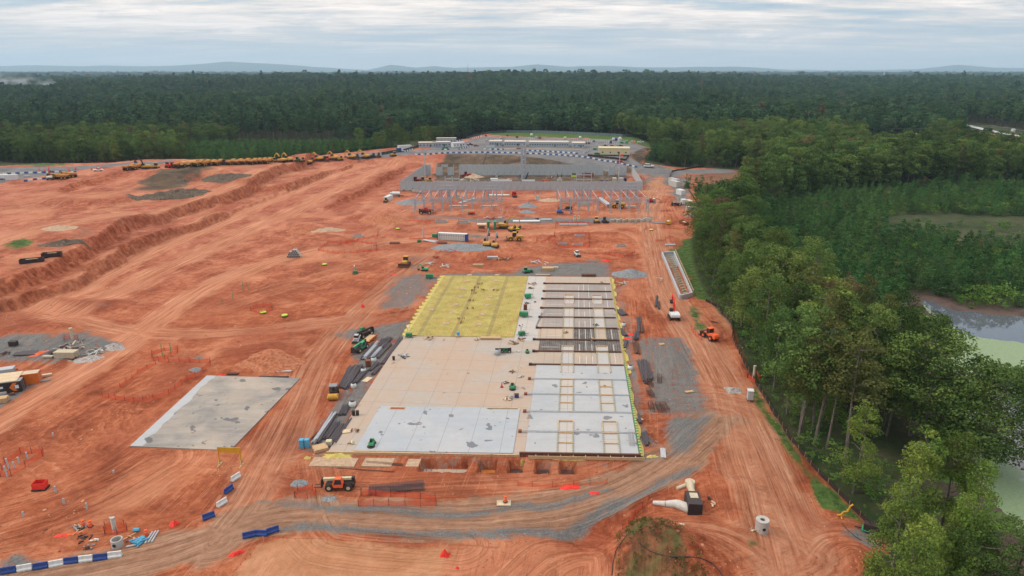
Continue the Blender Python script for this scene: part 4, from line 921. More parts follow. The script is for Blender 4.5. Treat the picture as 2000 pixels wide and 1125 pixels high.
    # dry grass on the mound at the lower right, clods of clay everywhere
    gx, gy = tree_points(.55, 76, 104, seed=51, tmax=.5); k = np.maximum(poly_in(gx, gy, PL([(1215, 1042), (1235, 1036), (1270, 1056), (1330, 1088), (1362, 1130), (1385, 1200), (1205, 1200), (1208, 1100)])), -5)
    m = (k > -.5) & (g.random(len(gx)) < .75*sstep(.38, .55, fbm(gx, gy, 3, 3, 55))); gx, gy = gx[m], gy[m]; s = g.uniform(.10, .22, len(gx))
    o = gn_scatter('dry_grass', ['drygrass'], 'mid', gx, gy, H(gx, gy)-.03, np.stack([s, s, s*1.2], 1), g.integers(0, 3, len(gx))); tag(o, 'dry olive grass on the spoil mound')
    cx, cy = tree_points(.85, 78, 300, seed=61, tmax=.72); u, v = UV(cx, cy); dn = fbm(cx, cy, 9, 4, 63); m = (dn > .50) & (g.random(len(cx)) < np.clip((dn-.50)*4, 0, .45)*np.clip(150/cy, .15, 1)) & (rect_in(u, v, -1, 62, -1.5, 122) < 0) & (poly_in(cx, cy, SITE) > -1) & (rect_in(u, v, -46, -14, -4, 36) < 0)
    d0 = np.full(len(cx), 1e9)
    for q in (0, 1, 2, 4): d0 = np.minimum(d0, poly_dist(cx, cy, smooth_line(PL(ROADS[q][0]), 2))[0])
    m &= (d0 > 5) & (poly_in(cx, cy, PL([(480, 1050), (870, 1065), (850, 1250), (400, 1250)])) < 0); cx, cy = cx[m], cy[m]; s = g.uniform(.05, .15, len(cx))*(1+1.2*(g.random(len(cx)) < .05)); o = gn_scatter('clay_clods', ['clod'], 'mid', cx, cy, H(cx, cy)-.02, np.stack([s, s, s*.7], 1), g.integers(0, 3, len(cx))); tag(o, 'loose clods of red clay scattered over the site')
    print('TREES', len(near), len(nearp), r.sum(), len(xs), len(fm), len(x))
build_trees()
# ------------------------------------------------------------------ machines and kit, x forward, y left, z up
def wheels(t, pts, r, w, rim='light_grey'):
    for x, y in pts:
        wh = MB().wheel(x, y, r, w).build('wheel', 'tyre', t)
        s = 1 if y > 0 else -1
        MB().tube((x, y+s*w*.5, r), (x, y+s*(w*.5+.03), r), r*.5, n=10).build('rim', rim, wh)
def mk_telehandler(label, body='orange', boom='cream', loc=(0, 0, 0), rz=0):
    t = thing('telehandler', label, 'telehandler', loc, rz)
    MB().prism([(-2.6, .55), (2.4, .55), (2.5, .95), (1.2, 1.15), (-2.2, 1.45), (-2.6, 1.3)], -.75, .75).build('chassis', 'dark', t, .05)
    MB().prism([(-1.9, 1.1), (-.2, 1.0), (-.2, 1.75), (-1.9, 1.75)], -1.2, -.5).build('engine_cover', 'dark', t, .05)
    c = MB().prism([(-.7, .8), (.95, .8), (1.15, 1.5), (.6, 2.55), (-.5, 2.55), (-.8, 1.6)], .35, 1.2).build('cab', body, t, .05)
    MB().prism([(-.55, 1.5), (.85, 1.45), (.5, 2.4), (-.42, 2.4)], 1.2, 1.23).build('window', 'glass', c)
    MB().prism([(.98, 1.45), (1.19, 1.5), (.66, 2.48), (.58, 2.4)], .42, 1.12).build('windscreen', 'glass', c)
    b = MB().at(-2.3, -.1, 1.95, ry=R(2)); b.box(2.6, 0, 0, 5.2, .50, .46).build('boom', boom, t, .04)
    MB().at(-2.3, -.1, 1.95, ry=R(2)).box(4.5, 0, -.02, 1.9, .36, .34).build('boom_tip', 'dark', t, .03)
    MB().box(-2.35, -.1, 1.75, .5, .7, 1.0).build('boom_pivot', 'dark', t, .05)
    f = MB(); f.box(3.15, -.1, 1.15, .25, 1.3, 1.5, .8); f.build('fork_carriage', 'dark', t)
    for y in (-.55, .35): MB().box(3.9, y, .42, 1.3, .12, .08).build('fork', 'dark', t)
    wheels(t, [(1.75, .95), (1.75, -.95), (-1.65, .95), (-1.65, -.95)], .68, .45, 'tan'); return t
def mk_excavator(label, body='machine_yellow', boom='machine_yellow', loc=(0, 0, 0), rz=0, s=1.0, pose='tuck'):
    t = thing('excavator', label, 'excavator', loc, rz, scale=s)
    for y in (-1.25, 1.25):
        tr = MB().prism([(-2.0, .1), (-1.6, 0), (1.6, 0), (2.1, .3), (2.0, .75), (1.5, .9), (-1.6, .9), (-2.05, .6)], y-.3, y+.3).build('track', 'dark', t)
        for x in (-1.6, 1.65): MB().tube((x, y-.33, .45), (x, y+.33, .45), .3, n=10).build('sprocket', 'brown_steel', tr)
    MB().box(0, 0, .95, 1.6, 1.7, .3).build('undercarriage', 'dark', t)
    MB().prism([(-1.9, 1.1), (1.3, 1.1), (1.3, 1.9), (-.2, 2.15), (-1.9, 2.15)], -1.3, 1.3).build('engine_housing', body, t, .08)
    MB().at(-1.9).prism([(0, 1.05), (0, 2.1), (-.65, 1.95), (-.75, 1.2)], -1.33, 1.33).build('counterweight', body, t, .1)
    c = MB().prism([(0, 1.9), (1.45, 1.9), (1.5, 2.5), (1.2, 3.05), (.05, 3.05)], .4, 1.25).build('cab', 'dark' if body != 'white' else 'black_paint', t, .05)
    MB().prism([(1.52, 2.0), (1.55, 2.5), (1.24, 2.98), (1.2, 2.9)], .48, 1.17).build('windscreen', 'glass', c)
    MB().prism([(.2, 2.2), (1.3, 2.2), (1.15, 2.9), (.2, 2.9)], 1.25, 1.27).build('window', 'glass', c)
    if pose == 'tuck': P1, P2, P3 = (3.3, 4.4), (5.0, 2.9), (4.6, 1.0)
    elif pose == 'up': P1, P2, P3 = (2.6, 5.4), (4.4, 6.3), (4.9, 4.2)
    elif pose == 'dig': P1, P2, P3 = (3.2, 4.9), (6.2, 4.3), (6.8, 1.2)
    else: P1, P2, P3 = (2.8, 5.6), (4.3, 4.3), (3.6, 2.3)
    def arm(p, q, w, m, nm, th): return MB().beam((p[0], -.1, p[1]), (q[0], -.1, q[1]), th, w).build(nm, m, t, .04)
    a = (1.0, 1.9); mid = ((a[0]+P1[0])*.5-.25, (a[1]+P1[1])*.5+.55)
    bm = MB(); bm.beam((a[0], -.1, a[1]), (mid[0], -.1, mid[1]), .55, .5); bm.beam((mid[0], -.1, mid[1]), (P1[0], -.1, P1[1]), .45, .5); bm.beam((P1[0], -.1, P1[1]), (P2[0], -.1, P2[1]), .34, .36)
    bm.build('boom', boom, t)
    arm(P2, P3, .32, boom, 'stick', .34); MB().tube((1.1, -.1, 2.3), (mid[0]+.5, -.1, mid[1]-.5), .09, n=8).build('hydraulic_ram', 'steel', t)
    x, z = P3; MB().prism([(x-.1, z+.1), (x+.45, z-.1), (x+.2, z-.85), (x-.7, z-.95), (x-.9, z-.45)], -.7, .5).build('bucket', 'dark', t)
    return t
def mk_dump(label, col='dump_orange', loc=(0, 0, 0), rz=0, group=None, water=False):
    t = thing('dump_truck', label, 'dump truck', loc, rz, group)
    MB().box(0, 0, 1.25, 9.6, 1.2, .5).build('chassis', 'dark', t)
    c = MB().prism([(2.6, 1.3), (5.0, 1.3), (5.1, 2.0), (4.0, 2.3), (3.7, 3.5), (2.6, 3.5)], -1.25, 1.25).build('cab', col if col != 'dump_orange' else 'machine_yellow', t, .06)
    MB().prism([(4.05, 2.35), (4.12, 2.35), (3.82, 3.35), (3.76, 3.35)], -1.1, 1.1).build('windscreen', 'glass', c)
    MB().box(3.15, 1.26, 2.75, .9, .03, .9).build('window', 'glass', c)
    if water:
        b = MB(); b.tube((-4.4, 0, 2.4), (2.0, 0, 2.4), 1.25, n=16); b.build('tank', 'dump_orange', t, smooth=False)
    else:
        b = MB(); b.add([(-4.8, -1.5, 2.7), (2.0, -1.5, 2.9), (2.0, 1.5, 2.9), (-4.8, 1.5, 2.7), (-3.6, -1.1, 1.55), (1.8, -1.1, 1.5), (1.8, 1.1, 1.5), (-3.6, 1.1, 1.55),
              (-4.4, -1.3, 2.7), (1.8, -1.3, 2.9), (1.8, 1.3, 2.9), (-4.4, 1.3, 2.7), (-3.4, -.95, 1.75), (1.6, -.95, 1.7), (1.6, .95, 1.7), (-3.4, .95, 1.75)],
              [(4, 5, 1, 0), (5, 6, 2, 1), (6, 7, 3, 2), (7, 4, 0, 3), (7, 6, 5, 4), (9, 13, 12, 8), (10, 14, 13, 9), (11, 15, 14, 10), (8, 12, 15, 11), (12, 13, 14, 15), (0, 1, 9, 8), (1, 2, 10, 9), (2, 3, 11, 10), (3, 0, 8, 11)])
        b.build('dump_body', 'dump_orange', t)
        MB().box(2.15, 0, 3.1, .35, 2.8, .5).build('headboard', 'dump_orange', t)
    wheels(t, [(3.6, 1.2), (3.6, -1.2), (-1.2, 1.2), (-1.2, -1.2), (-3.1, 1.2), (-3.1, -1.2)], .9, .6, 'machine_yellow'); return t
def mk_loader(label, col='machine_yellow', loc=(0, 0, 0), rz=0, s=1.0, name='wheel_loader', cat='wheel loader'):
    t = thing(name, label, cat, loc, rz, scale=s)
    MB().prism([(-3.2, .9), (-.4, .9), (-.4, 2.0), (-3.0, 2.1), (-3.3, 1.6)], -.95, .95).build('engine_housing', col, t, .08)
    MB().box(1.0, 0, 1.2, 2.2, 1.0, .8).build('front_frame', col, t, .05)
    c = MB().prism([(-.7, 1.6), (.7, 1.6), (.85, 2.4), (.6, 3.2), (-.6, 3.2)], -.75, .75).build('cab', 'dark', t, .05)
    MB().box(0, 0, 3.27, 1.5, 1.7, .12).build('roof', col, c)
    MB().prism([(.74, 1.8), (.9, 2.4), (.66, 3.1), (.6, 3.0)], -.65, .65).build('windscreen', 'glass', c)
    for y in (-.5, .5): MB().beam((.8, y, 1.7), (2.9, y, .7), .28, .18).build('lift_arm', col, t)
    MB().prism([(2.7, .15), (3.9, .1), (3.0, .35), (2.9, 1.25), (3.3, 1.5), (2.7, 1.4)], -1.35, 1.35).build('bucket', 'brown_steel', t)
    wheels(t, [(1.5, 1.05), (1.5, -1.05), (-1.7, 1.05), (-1.7, -1.05)], .78, .55, col); return t
def mk_dozer(label, col='machine_yellow', loc=(0, 0, 0), rz=0, s=1.0, blade='brown_steel'):
    t = thing('bulldozer', label, 'bulldozer', loc, rz, scale=s)
    for y in (-1.1, 1.1): MB().prism([(-2.1, .35), (-1.7, 0), (1.4, 0), (1.9, .35), (1.5, .95), (-1.6, 1.1)], y-.3, y+.3).build('track', 'dark', t)
    MB().prism([(-1.8, .6), (2.0, .6), (2.0, 1.8), (.3, 1.95), (-1.8, 1.5)], -.75, .75).build('body', col, t, .06)
    c = MB().box(-.7, 0, 2.35, 1.5, 1.4, 1.3, .9).build('cab', 'dark', t, .04); MB().box(-.7, 0, 3.07, 1.7, 1.6, .12).build('roof', col, c)
    MB().prism([(2.5, .05), (2.75, .05), (2.55, .7), (2.8, 1.35), (2.6, 1.4), (2.35, .7)], -1.8, 1.8).build('blade', blade, t)
    for y in (-.9, .9): MB().beam((.5, y*1.45, .6), (2.5, y*1.45, .5), .2, .12).build('push_arm', col, t)
    return t
def mk_roller(label, loc, rz):
    t = thing('road_roller', label, 'road roller', loc, rz)
    MB().tube((1.7, -1.0, .7), (1.7, 1.0, .7), .7, n=24).build('drum', 'machine_yellow', t)
    f = MB(); f.bx(.7, 2.6, 1.02, 1.18, .55, .9); f.bx(.7, 2.6, -1.18, -1.02, .55, .9); f.bx(.6, .85, -1.18, 1.18, .5, 1.0); f.build('drum_frame', 'machine_yellow', t)
    MB().prism([(-2.4, .7), (.4, .7), (.4, 1.3), (-.8, 1.6), (-2.4, 1.5)], -.8, .8).build('body', 'dark', t, .05)
    c = MB()
    for x in (-.7, .5):
        for y in (-.7, .7): c.bx(x-.05, x+.05, y-.05, y+.05, 1.3, 2.7)
    c.build('canopy_post', 'dark', t); MB().box(-.1, 0, 2.75, 1.7, 1.8, .1).build('canopy', 'grey', t, .03); MB().box(-.3, 0, 1.75, .5, .6, .7).build('seat', 'black_paint', t, .05)
    wheels(t, [(-1.5, .8), (-1.5, -.8)], .7, .45, 'machine_yellow'); return t
def mk_skid(label, col='white', loc=(0, 0, 0), rz=0):
    t = thing('skid_steer', label, 'skid steer', loc, rz)
    MB().box(-.2, 0, .95, 2.4, 1.1, .9).build('body', col, t, .06); c = MB().prism([(-.7, 1.3), (.6, 1.3), (.6, 2.1), (-.6, 2.1)], -.5, .5).build('cab', 'dark', t)
    MB().box(-.05, 0, 2.13, 1.2, 1.1, .06).build('roof', col, c)
    for y in (-.7, .7): MB().beam((-1.3, y, 1.6), (1.5, y, .5), .22, .14).build('lift_arm', col, t)
    MB().prism([(1.4, .1), (2.1, .1), (1.6, .25), (1.5, .75), (1.4, .75)], -.9, .9).build('bucket', 'dark', t)
    wheels(t, [(.6, .72), (.6, -.72), (-.75, .72), (-.75, -.72)], .42, .32); return t
def mk_boomlift(label, col, loc, rz, boom='pale_timber'):
    t = thing('boom_lift', label, 'boom lift', loc, rz)
    MB().box(0, 0, .8, 3.4, 1.7, .5).build('chassis', 'dark', t); MB().prism([(-1.9, 1.05), (1.0, 1.05), (.8, 1.9), (-1.8, 1.9)], -1.1, 1.1).build('turntable', col, t, .08)
    b = MB(); b.beam((-1.4, 0, 2.1), (3.6, 0, 2.3), .4, .4); b.beam((3.5, 0, 2.3), (5.2, 0, 1.6), .28, .28); b.build('boom', boom, t)
    k = MB()
    for z in (.5, 1.0, 1.5):
        k.bx(5.2, 6.2, -1.0, -.95, z, z+.05); k.bx(5.2, 6.2, .95, 1.0, z, z+.05); k.bx(5.2, 5.25, -1, 1, z, z+.05); k.bx(6.15, 6.2, -1, 1, z, z+.05)
    for x in (5.2, 6.15):
        for y in (-1, .95): k.bx(x, x+.05, y, y+.05, .5, 1.55)
    k.bx(5.2, 6.2, -1, 1, .42, .5); k.build('basket', col, t)
    wheels(t, [(1.2, .95), (1.2, -.95), (-1.2, .95), (-1.2, -.95)], .5, .4); return t
def mk_light_tower(label, loc, rz=0, col='green', lamp=True):
    t = thing('light_tower', label, 'light tower', loc, rz)
    MB().box(0, 0, .75, 1.9, 1.1, .9, .9).build('housing', col, t, .05); MB().beam((.9, 0, .45), (2.1, 0, .4), .12, .12).build('hitch', 'dark', t)
    m = MB().bx(-.3, -.16, -.07, .07, 1.1, 2.9).build('mast', 'steel', t)
    if lamp:
        for y in (-.75, -.25, .25, .75): MB().box(-.2, y, 3.0, .25, .34, .3).build('lamp', 'white', m)
        MB().bx(-.25, -.2, -.8, .8, 2.82, 2.88).build('crossbar', 'steel', m)
    for x, y in ((.9, .9), (.9, -.9), (-.9, .9), (-.9, -.9)): MB().beam((x*.8, y*.5, .4), (x*1.2, y*1.2, .03), .07, .07).build('outrigger', 'dark', t)
    wheels(t, [(0, .62), (0, -.62)], .33, .2); return t
def mk_genset(label, loc, rz=0, col='green', L=2.6):
    t = thing('generator', label, 'generator', loc, rz)
    MB().box(0, 0, 1.0, L, 1.2, 1.3, .93, .97).build('housing', col, t, .06); MB().beam((L/2, 0, .4), (L/2+1.2, 0, .35), .14, .12).build('hitch', 'dark', t)
    g = MB().box(-L/2-.01, 0, 1.0, .03, .9, .8).build('grille', 'dark', t); wheels(t, [(-.1, .66), (-.1, -.66)], .34, .2); return t
def mk_car(label, col='white', kind='pickup', loc=(0, 0, 0), rz=0, group=None):
    t = thing('parked_'+kind, label, kind, loc, rz, group)
    if kind == 'pickup': o = [(-2.8, .5), (2.8, .5), (2.85, .95), (2.6, 1.15), (1.4, 1.22), (-.5, 1.22), (-.5, 1.0), (-2.8, 1.12)]; gx = [(1.45, 1.2), (.75, 1.85), (-.35, 1.88), (-.6, 1.2)]
    elif kind == 'van': o = [(-2.8, .5), (2.7, .5), (2.8, 1.0), (2.4, 1.4), (1.7, 1.6), (1.5, 2.3), (-2.8, 2.3)]; gx = [(1.78, 1.55), (1.52, 2.2), (.9, 2.2), (.9, 1.5)]
    else: o = [(-2.3, .45), (2.3, .45), (2.35, .8), (1.9, 1.0), (-2.2, 1.1)]; gx = [(1.1, 1.0), (.5, 1.55), (-1.7, 1.6), (-2.15, 1.08)]
    MB().prism(o, -.93, .93).build('body', col, t, .08)
    g = MB().prism(gx, -.84, .84).build('cabin', 'glass', t, .04)
    if kind != 'van': MB().prism([(gx[1][0], gx[1][1]), (gx[1][0]-.1, gx[1][1]+.05), (gx[2][0]+.1, gx[2][1]+.05), (gx[2][0], gx[2][1])], -.8, .8).build('roof', col, t)
    wheels(t, [(1.75, .85), (1.75, -.85), (-1.7, .85), (-1.7, -.85)], .38, .25); return t
def mk_container(label, col='orange', L=6.1, loc=(0, 0, 0), rz=0, w=2.44, h=2.6, name='shipping_container', cat='shipping container', roof=None):
    t = thing(name, label, cat, loc, rz)
    b = MB(); n = int(L/.28)
    for k in range(n):          # corrugated long sides
        x0 = -L/2+.1+k*(L-.2)/n; x1 = x0+(L-.2)/n; d = .05 if k % 2 else 0
        for s in (-1, 1): b.bx(x0, x1, s*(w/2-.14), s*(w/2-d), .12, h-.1)
    b.bx(-L/2+.03, -L/2+.12, -w/2+.05, w/2-.05, .12, h-.1); b.build('wall', col, t)
    f = MB()
    for s in (-1, 1):
        f.bx(-L/2, L/2, s*(w/2-.1), s*w/2+s*.01, 0, .14); f.bx(-L/2, L/2, s*(w/2-.1), s*w/2+s*.01, h-.12, h+.01)
        for x in (-1, 1): f.bx(x*(L/2-.1), x*(L/2+.01), s*(w/2-.1), s*(w/2+.012), .14, h-.12)
    f.build('frame', col, t)
    MB().bx(-L/2+.05, L/2-.05, -w/2+.12, w/2-.12, h-.08, h-.01).build('roof', roof or col, t)
    for s in (-1, 1):
        d = MB().bx(L/2-.08, L/2-.02, s*.04, s*(w/2-.12), .16, h-.14).build('door', col, t)
        MB().bx(L/2-.02, L/2+.02, s*.45-.03, s*.45+.03, .2, h-.2).build('locking_bar', 'light_grey', d)
    MB().bx(-L/2+.1, L/2-.2, -w/2+.1, w/2-.1, .02, .10).build('floor', 'dark', t)
    return t
def mk_office(label, L, D, h=3.2, loc=(0, 0, 0), rz=0, wall='siding', roof='roof_tan', nwin=8, doors=1, trim='blue_trim', name='office_trailer'):
    t = thing(name, label, 'site office', loc, rz)
    MB().bx(-L/2, L/2, -D/2, D/2, .35, h).build('wall', wall, t); MB().bx(-L/2+.1, L/2-.1, -D/2+.1, D/2-.1, 0, .35).build('skirt', 'light_grey', t)
    MB().box(0, 0, h+.12, L+.4, D+.4, .24, .93, .97).build('roof', roof, t); f = MB(); f.bx(-L/2-.1, L/2+.1, -D/2-.12, -D/2+.02, h-.35, h-.02); f.bx(L/2-.02, L/2+.12, -D/2, D/2, h-.35, h-.02); f.build('fascia', trim, t)
    for k in range(nwin):
        x = -L/2+(k+.5)*L/nwin; w = MB().bx(x-.5, x+.5, -D/2-.05, -D/2+.03, 1.4, 2.4).build('window', 'glass', t)
        MB().bx(x-.58, x+.58, -D/2-.06, -D/2+.02, 1.3, 1.395).build('sill', 'white', w)
    for k in range(doors):
        x = -L/2+(k+.85)*L/max(1, doors+.3); MB().bx(x-.5, x+.5, -D/2-.08, -D/2+.02, .4, 2.5).build('door', 'dark', t)
    return t
def mk_dumpster(label, col, loc, rz, L=5.5, fill='timber'):
    t = thing('roll_off_dumpster', label, 'dumpster', loc, rz)
    b = MB(); w = 2.3; h = 1.5
    b.bx(-L/2, L/2, -w/2, -w/2+.1, .2, h); b.bx(-L/2, L/2, w/2-.1, w/2, .2, h); b.bx(-L/2, -L/2+.1, -w/2+.1, w/2-.1, .2, h); b.bx(L/2-.1, L/2, -w/2+.1, w/2-.1, .2, h); b.bx(-L/2+.1, L/2-.1, -w/2+.1, w/2-.1, .2, .3); b.build('body', col, t)
    r = MB()
    for k in range(7):
        x = -L/2+.3+k*(L-.6)/6
        for s in (-1, 1): r.bx(x-.06, x+.06, s*w/2, s*(w/2+.08), .2, h-.1)
    r.build('rib', col, t); MB().box(0, 0, .8, L-.5, w-.4, 1.0, .5).build('fill', fill, t)
    for x in (-L/2+.4, L/2-.4): MB().tube((x, -w/2, .12), (x, w/2, .12), .12, n=8).build('roller', 'dark', t)
    return t
def bar_mesh(col):
    m = MB(); m.prism([(-.30, .10), (.30, .10), (.30, .35), (.13, .55), (.09, 1.05), (-.09, 1.05), (-.13, .55), (-.30, .35)], -1.0, 1.0, 'x') if False else None
    m.add([], []); o = [(-.30, .09), (.30, .09), (.30, .32), (.14, .52), (.10, 1.05), (-.10, 1.05), (-.14, .52), (-.30, .32)]
    m.prism(o, -.96, .96, 'x')
    for x in (-.65, 0, .65): m.bx(x-.22, x+.22, -.28, .28, 0, .09)
    m.tube((-.5, 0, 1.05), (-.5, 0, 1.11), .07, n=8); return m
BAR = {}
for _c in ('white', 'blue'):
    _o = bar_mesh(_c).build('plastic_barrier', _c, None, .03); BAR[_c] = _o
_bar_used = set()
def barrier(x, y, z, rz, col, label, group):
    if col not in _bar_used: o = BAR[col]; _bar_used.add(col)
    else: o = BAR[col].copy(); COL.objects.link(o)
    o.location = (x, y, z); o.rotation_euler = (0, 0, rz); tag(o, label, 'barrier', group); return o
def barrier_row(pts, label, group, first='white', z=None, step=2.02):
    w = [G(*p) for p in pts]; w = [Vector(p) for p in w]; L = [0]
    for i in range(len(w)-1): L.append(L[-1]+(w[i+1].xy-w[i].xy).length)
    n = int(L[-1]/step); c = first
    for k in range(n):
        s = (k+.5)*step; i = max(j for j in range(len(L)-1) if L[j] <= s); f = (s-L[i])/(L[i+1]-L[i]); p = w[i].lerp(w[i+1], f); d = w[i+1]-w[i]
        barrier(p.x, p.y, hz(p.x, p.y), math.atan2(d.y, d.x), c, f'{c} {label}', group); c = 'blue' if c == 'white' else 'white'
def mk_drum(label, loc, group='traffic drums'):
    t = thing('traffic_drum', label, 'traffic drum', loc, 0, group)
    b = MB(); b.tube((0, 0, .05), (0, 0, 1.05), .30, .23, 14); b.tube((0, 0, 1.05), (0, 0, 1.12), .10, .08, 8); b.build('body', 'hi_orange', t)
    for z in (.38, .70): MB().tube((0, 0, z), (0, 0, z+.15), .278-.05*z/1.0+.015, .268-.05*z, 14, False).build('band', 'white', t)
    MB().tube((0, 0, 0), (0, 0, .06), .42, .42, 14).build('base', 'tyre', t); return t
def net_mat():
    n = NT('orange_netting'); c = n.pos(); s = n.sep(c)
    g = n.noise(c, 1.3, 3, .6)
    tr = n.N('ShaderNodeBsdfTransparent'); mx = n.N('ShaderNodeMixShader'); w = n.N('ShaderNodeTexChecker'); n.L(c, w.inputs[0]); w.inputs['Scale'].default_value = 9
    n.done(n.ramp(g, [(.3, (.60, .060, .025)), (.7, (.80, .11, .045))]), .6)
    n.L(n.math('ADD', n.math('MULTIPLY', w.outputs['Fac'], .40), .34), mx.inputs[0]); n.L(n.b.outputs[0], mx.inputs[1]); n.L(tr.outputs[0], mx.inputs[2]); n.L(mx.outputs[0], n.out.inputs['Surface'])
    MATS['net'] = n.m
net_mat()
def mk_net(label, pts, h=1.1, closed=False, sag=.25, name='safety_fence', m='net', posts=True, step=2.5, group=None, cat='safety fence', post_m='dark', lean=.0):
    w = [G(*p) for p in pts]
    if closed: w.append(w[0])
    g = random.Random(int(pts[0][0])); V = []; F_ = []; pp = []
    for i in range(len(w)-1):
        a = Vector(w[i]); b = Vector(w[i+1]); n = max(1, round((b-a).length/step))
        for k in range(n+(i == len(w)-2)):
            p = a.lerp(b, k/n); pp.append((p.x+g.uniform(-.12, .12), p.y+g.uniform(-.12, .12)))
    c = Vector((pp[0][0], pp[0][1], hz(*pp[0]))); t = thing(name, label, cat, c, 0, group)
    rows = []
    for i, (x, y) in enumerate(pp):
        z = hz(x, y); hh = h*(1-(sag*g.random())); rows.append((x, y, z, hh))
        if i < len(pp)-1:
            x2, y2 = pp[i+1]; for_mid = ((x+x2)/2, (y+y2)/2); rows.append((for_mid[0]+g.uniform(-.2, .2), for_mid[1]+g.uniform(-.2, .2), hz(*for_mid), h*(1-sag*(.6+.6*g.random()))))
    for (x, y, z, hh) in rows: V += [(x-c.x, y-c.y, z-c.z), (x-c.x+lean, y-c.y+lean, z-c.z+hh)]
    for i in range(len(rows)-1): F_.append((2*i, 2*i+2, 2*i+3, 2*i+1))
    b = MB(); b.add(V, F_); b.build('netting' if m == 'net' else 'fabric', m, t)
    if posts:
        src = None
        for i, (x, y) in enumerate(pp[:90]):
            if src is None: src = MB().bx(-.03, .03, -.03, .03, -.2, h+.1).build('post', post_m, t); o = src
            else: o = src.copy(); COL.objects.link(o); o.parent = t
            o.location = (x-c.x, y-c.y, hz(x, y)-c.z)
    return t
def mk_flagline(label, pts, step=1.1, col='hi_orange'):
    t0 = G(*pts[0]); t = thing('flagging_line', label, 'flagging line', t0); b = MB(); r = MB(); prev = None; ps = MB()
    for i in range(len(pts)-1):
        a = Vector(G(*pts[i])); c = Vector(G(*pts[i+1])); n = max(1, int((c-a).length/step))
        for k in range(n+1):
            p = a.lerp(c, k/n); z = .95-.15*math.sin(math.pi*((k % 6)/6)); q = Vector((p.x-t0[0], p.y-t0[1], hz(p.x, p.y)-t0[2]+z))
            if prev is not None: r.beam(prev, q, .02)
            b.add([(q.x-.12, q.y-.01, q.z), (q.x+.12, q.y-.01, q.z), (q.x, q.y-.04, q.z-.3), (q.x-.12, q.y+.01, q.z), (q.x+.12, q.y+.01, q.z), (q.x, q.y+.0, q.z-.3)], [(0, 1, 2), (5, 4, 3), (0, 3, 4, 1), (1, 4, 5, 2), (2, 5, 3, 0)])
            if k % 6 == 0: ps.bx(q.x-.03, q.x+.03, q.y-.03, q.y+.03, q.z-1.2, q.z+.1)
            prev = q
    b.build('pennant', col, t); r.build('rope', 'dark', t); ps.build('stake', 'timber', t); return t
def mk_pile(name, label, cat, px, py, r, h, m, sx=1.0, rz=0, seed=1, rough=.25):
    x0, y0, z0 = G(px, py); n, k = 34, 11; A, T = np.meshgrid(2*np.pi*np.arange(n)/n, np.arange(1, k+1)/k); a = A.ravel(); t = T.ravel()
    rr = r*t*(1+rough*(fbm(np.cos(a)*2+seed*9.1, np.sin(a)*2+t, .8, 3)-.5)*1.6); x = np.cos(a)*rr*sx; y = np.sin(a)*rr; c, s = math.cos(rz), math.sin(rz)
    X = np.append(x*c-y*s, 0)+x0; Y = np.append(x*s+y*c, 0)+y0; t = np.append(t, 0)
    z = h*(1-t)**1.15+(fbm(X*1.3, Y*1.3, max(.8, r*.35), 4, seed)-.5)*h*(.5+rough)*(1-t**3)-.15*(t > .98); Z = z+H(X, Y)-z0; q = n*k; F_ = [(q, i, (i+1) % n) for i in range(n)]
    for j in range(k-1):
        for i in range(n): a_ = j*n+i; b_ = j*n+(i+1) % n; F_.append((a_, a_+n, b_+n, b_))
    b = MB(); b.v = [tuple(v) for v in np.stack([X-x0, Y-y0, Z], 1).tolist()]; b.f = F_; o = b.build(name, m, None, smooth=True); o.location = (x0, y0, z0); tag(o, label, cat); return o
def heap_mat(name, a, b, c, sc=1.2):
    n = NT(name); p = n.pos(); f = n.noise(p, sc, 6, .7); MATS[name] = n.done(n.ramp(f, [(.33, a), (.5, b), (.68, c)]), .95, n.bump(f, .25, .8), spec=.1)
heap_mat('gravel_heap', (.10, .11, .115), (.19, .195, .20), (.30, .30, .29), 2.5); heap_mat('clay_heap', (.20, .06, .03), (.34, .12, .06), (.46, .20, .11)); heap_mat('dark_heap', (.045, .035, .028), (.10, .075, .055), (.18, .13, .09)); heap_mat('sand_heap', (.30, .19, .12), (.38, .26, .17), (.46, .34, .24)); heap_mat('rubble', (.15, .13, .115), (.32, .28, .25), (.50, .46, .42), 3)
def mk_rods(label, p0, p1, n=7, r=.09, w=1.0, m='rebar', name='pipe_bundle', cat='bundle', layers=2, group=None, spread=.15, world=False):
    """long pipes or bars lying side by side between two points of the ground"""
    a = Vector(p0 if world else G(*p0)); b = Vector(p1 if world else G(*p1)); d = b-a; L = d.xy.length; rz = math.atan2(d.y, d.x); g = random.Random(int(a.x*13+a.y*7)); bb = MB()
    for l in range(layers):
        for k in range(n-l):
            y = (k-(n-l-1)/2)*w/n; o = g.uniform(-.06, .06)*L; a1 = g.uniform(-spread, spread)
            bb.tube((-L/2+o, y-a1, r+l*r*1.8), (L/2+o, y+a1, r+l*r*1.8+.02), r, n=6)
    o = bb.build(name, m, None); mid = (a+b)/2; o.location = (mid.x, mid.y, max(a.z, b.z, hz(mid.x, mid.y))); o.rotation_euler = (0, 0, rz); tag(o, label, cat, group); return o
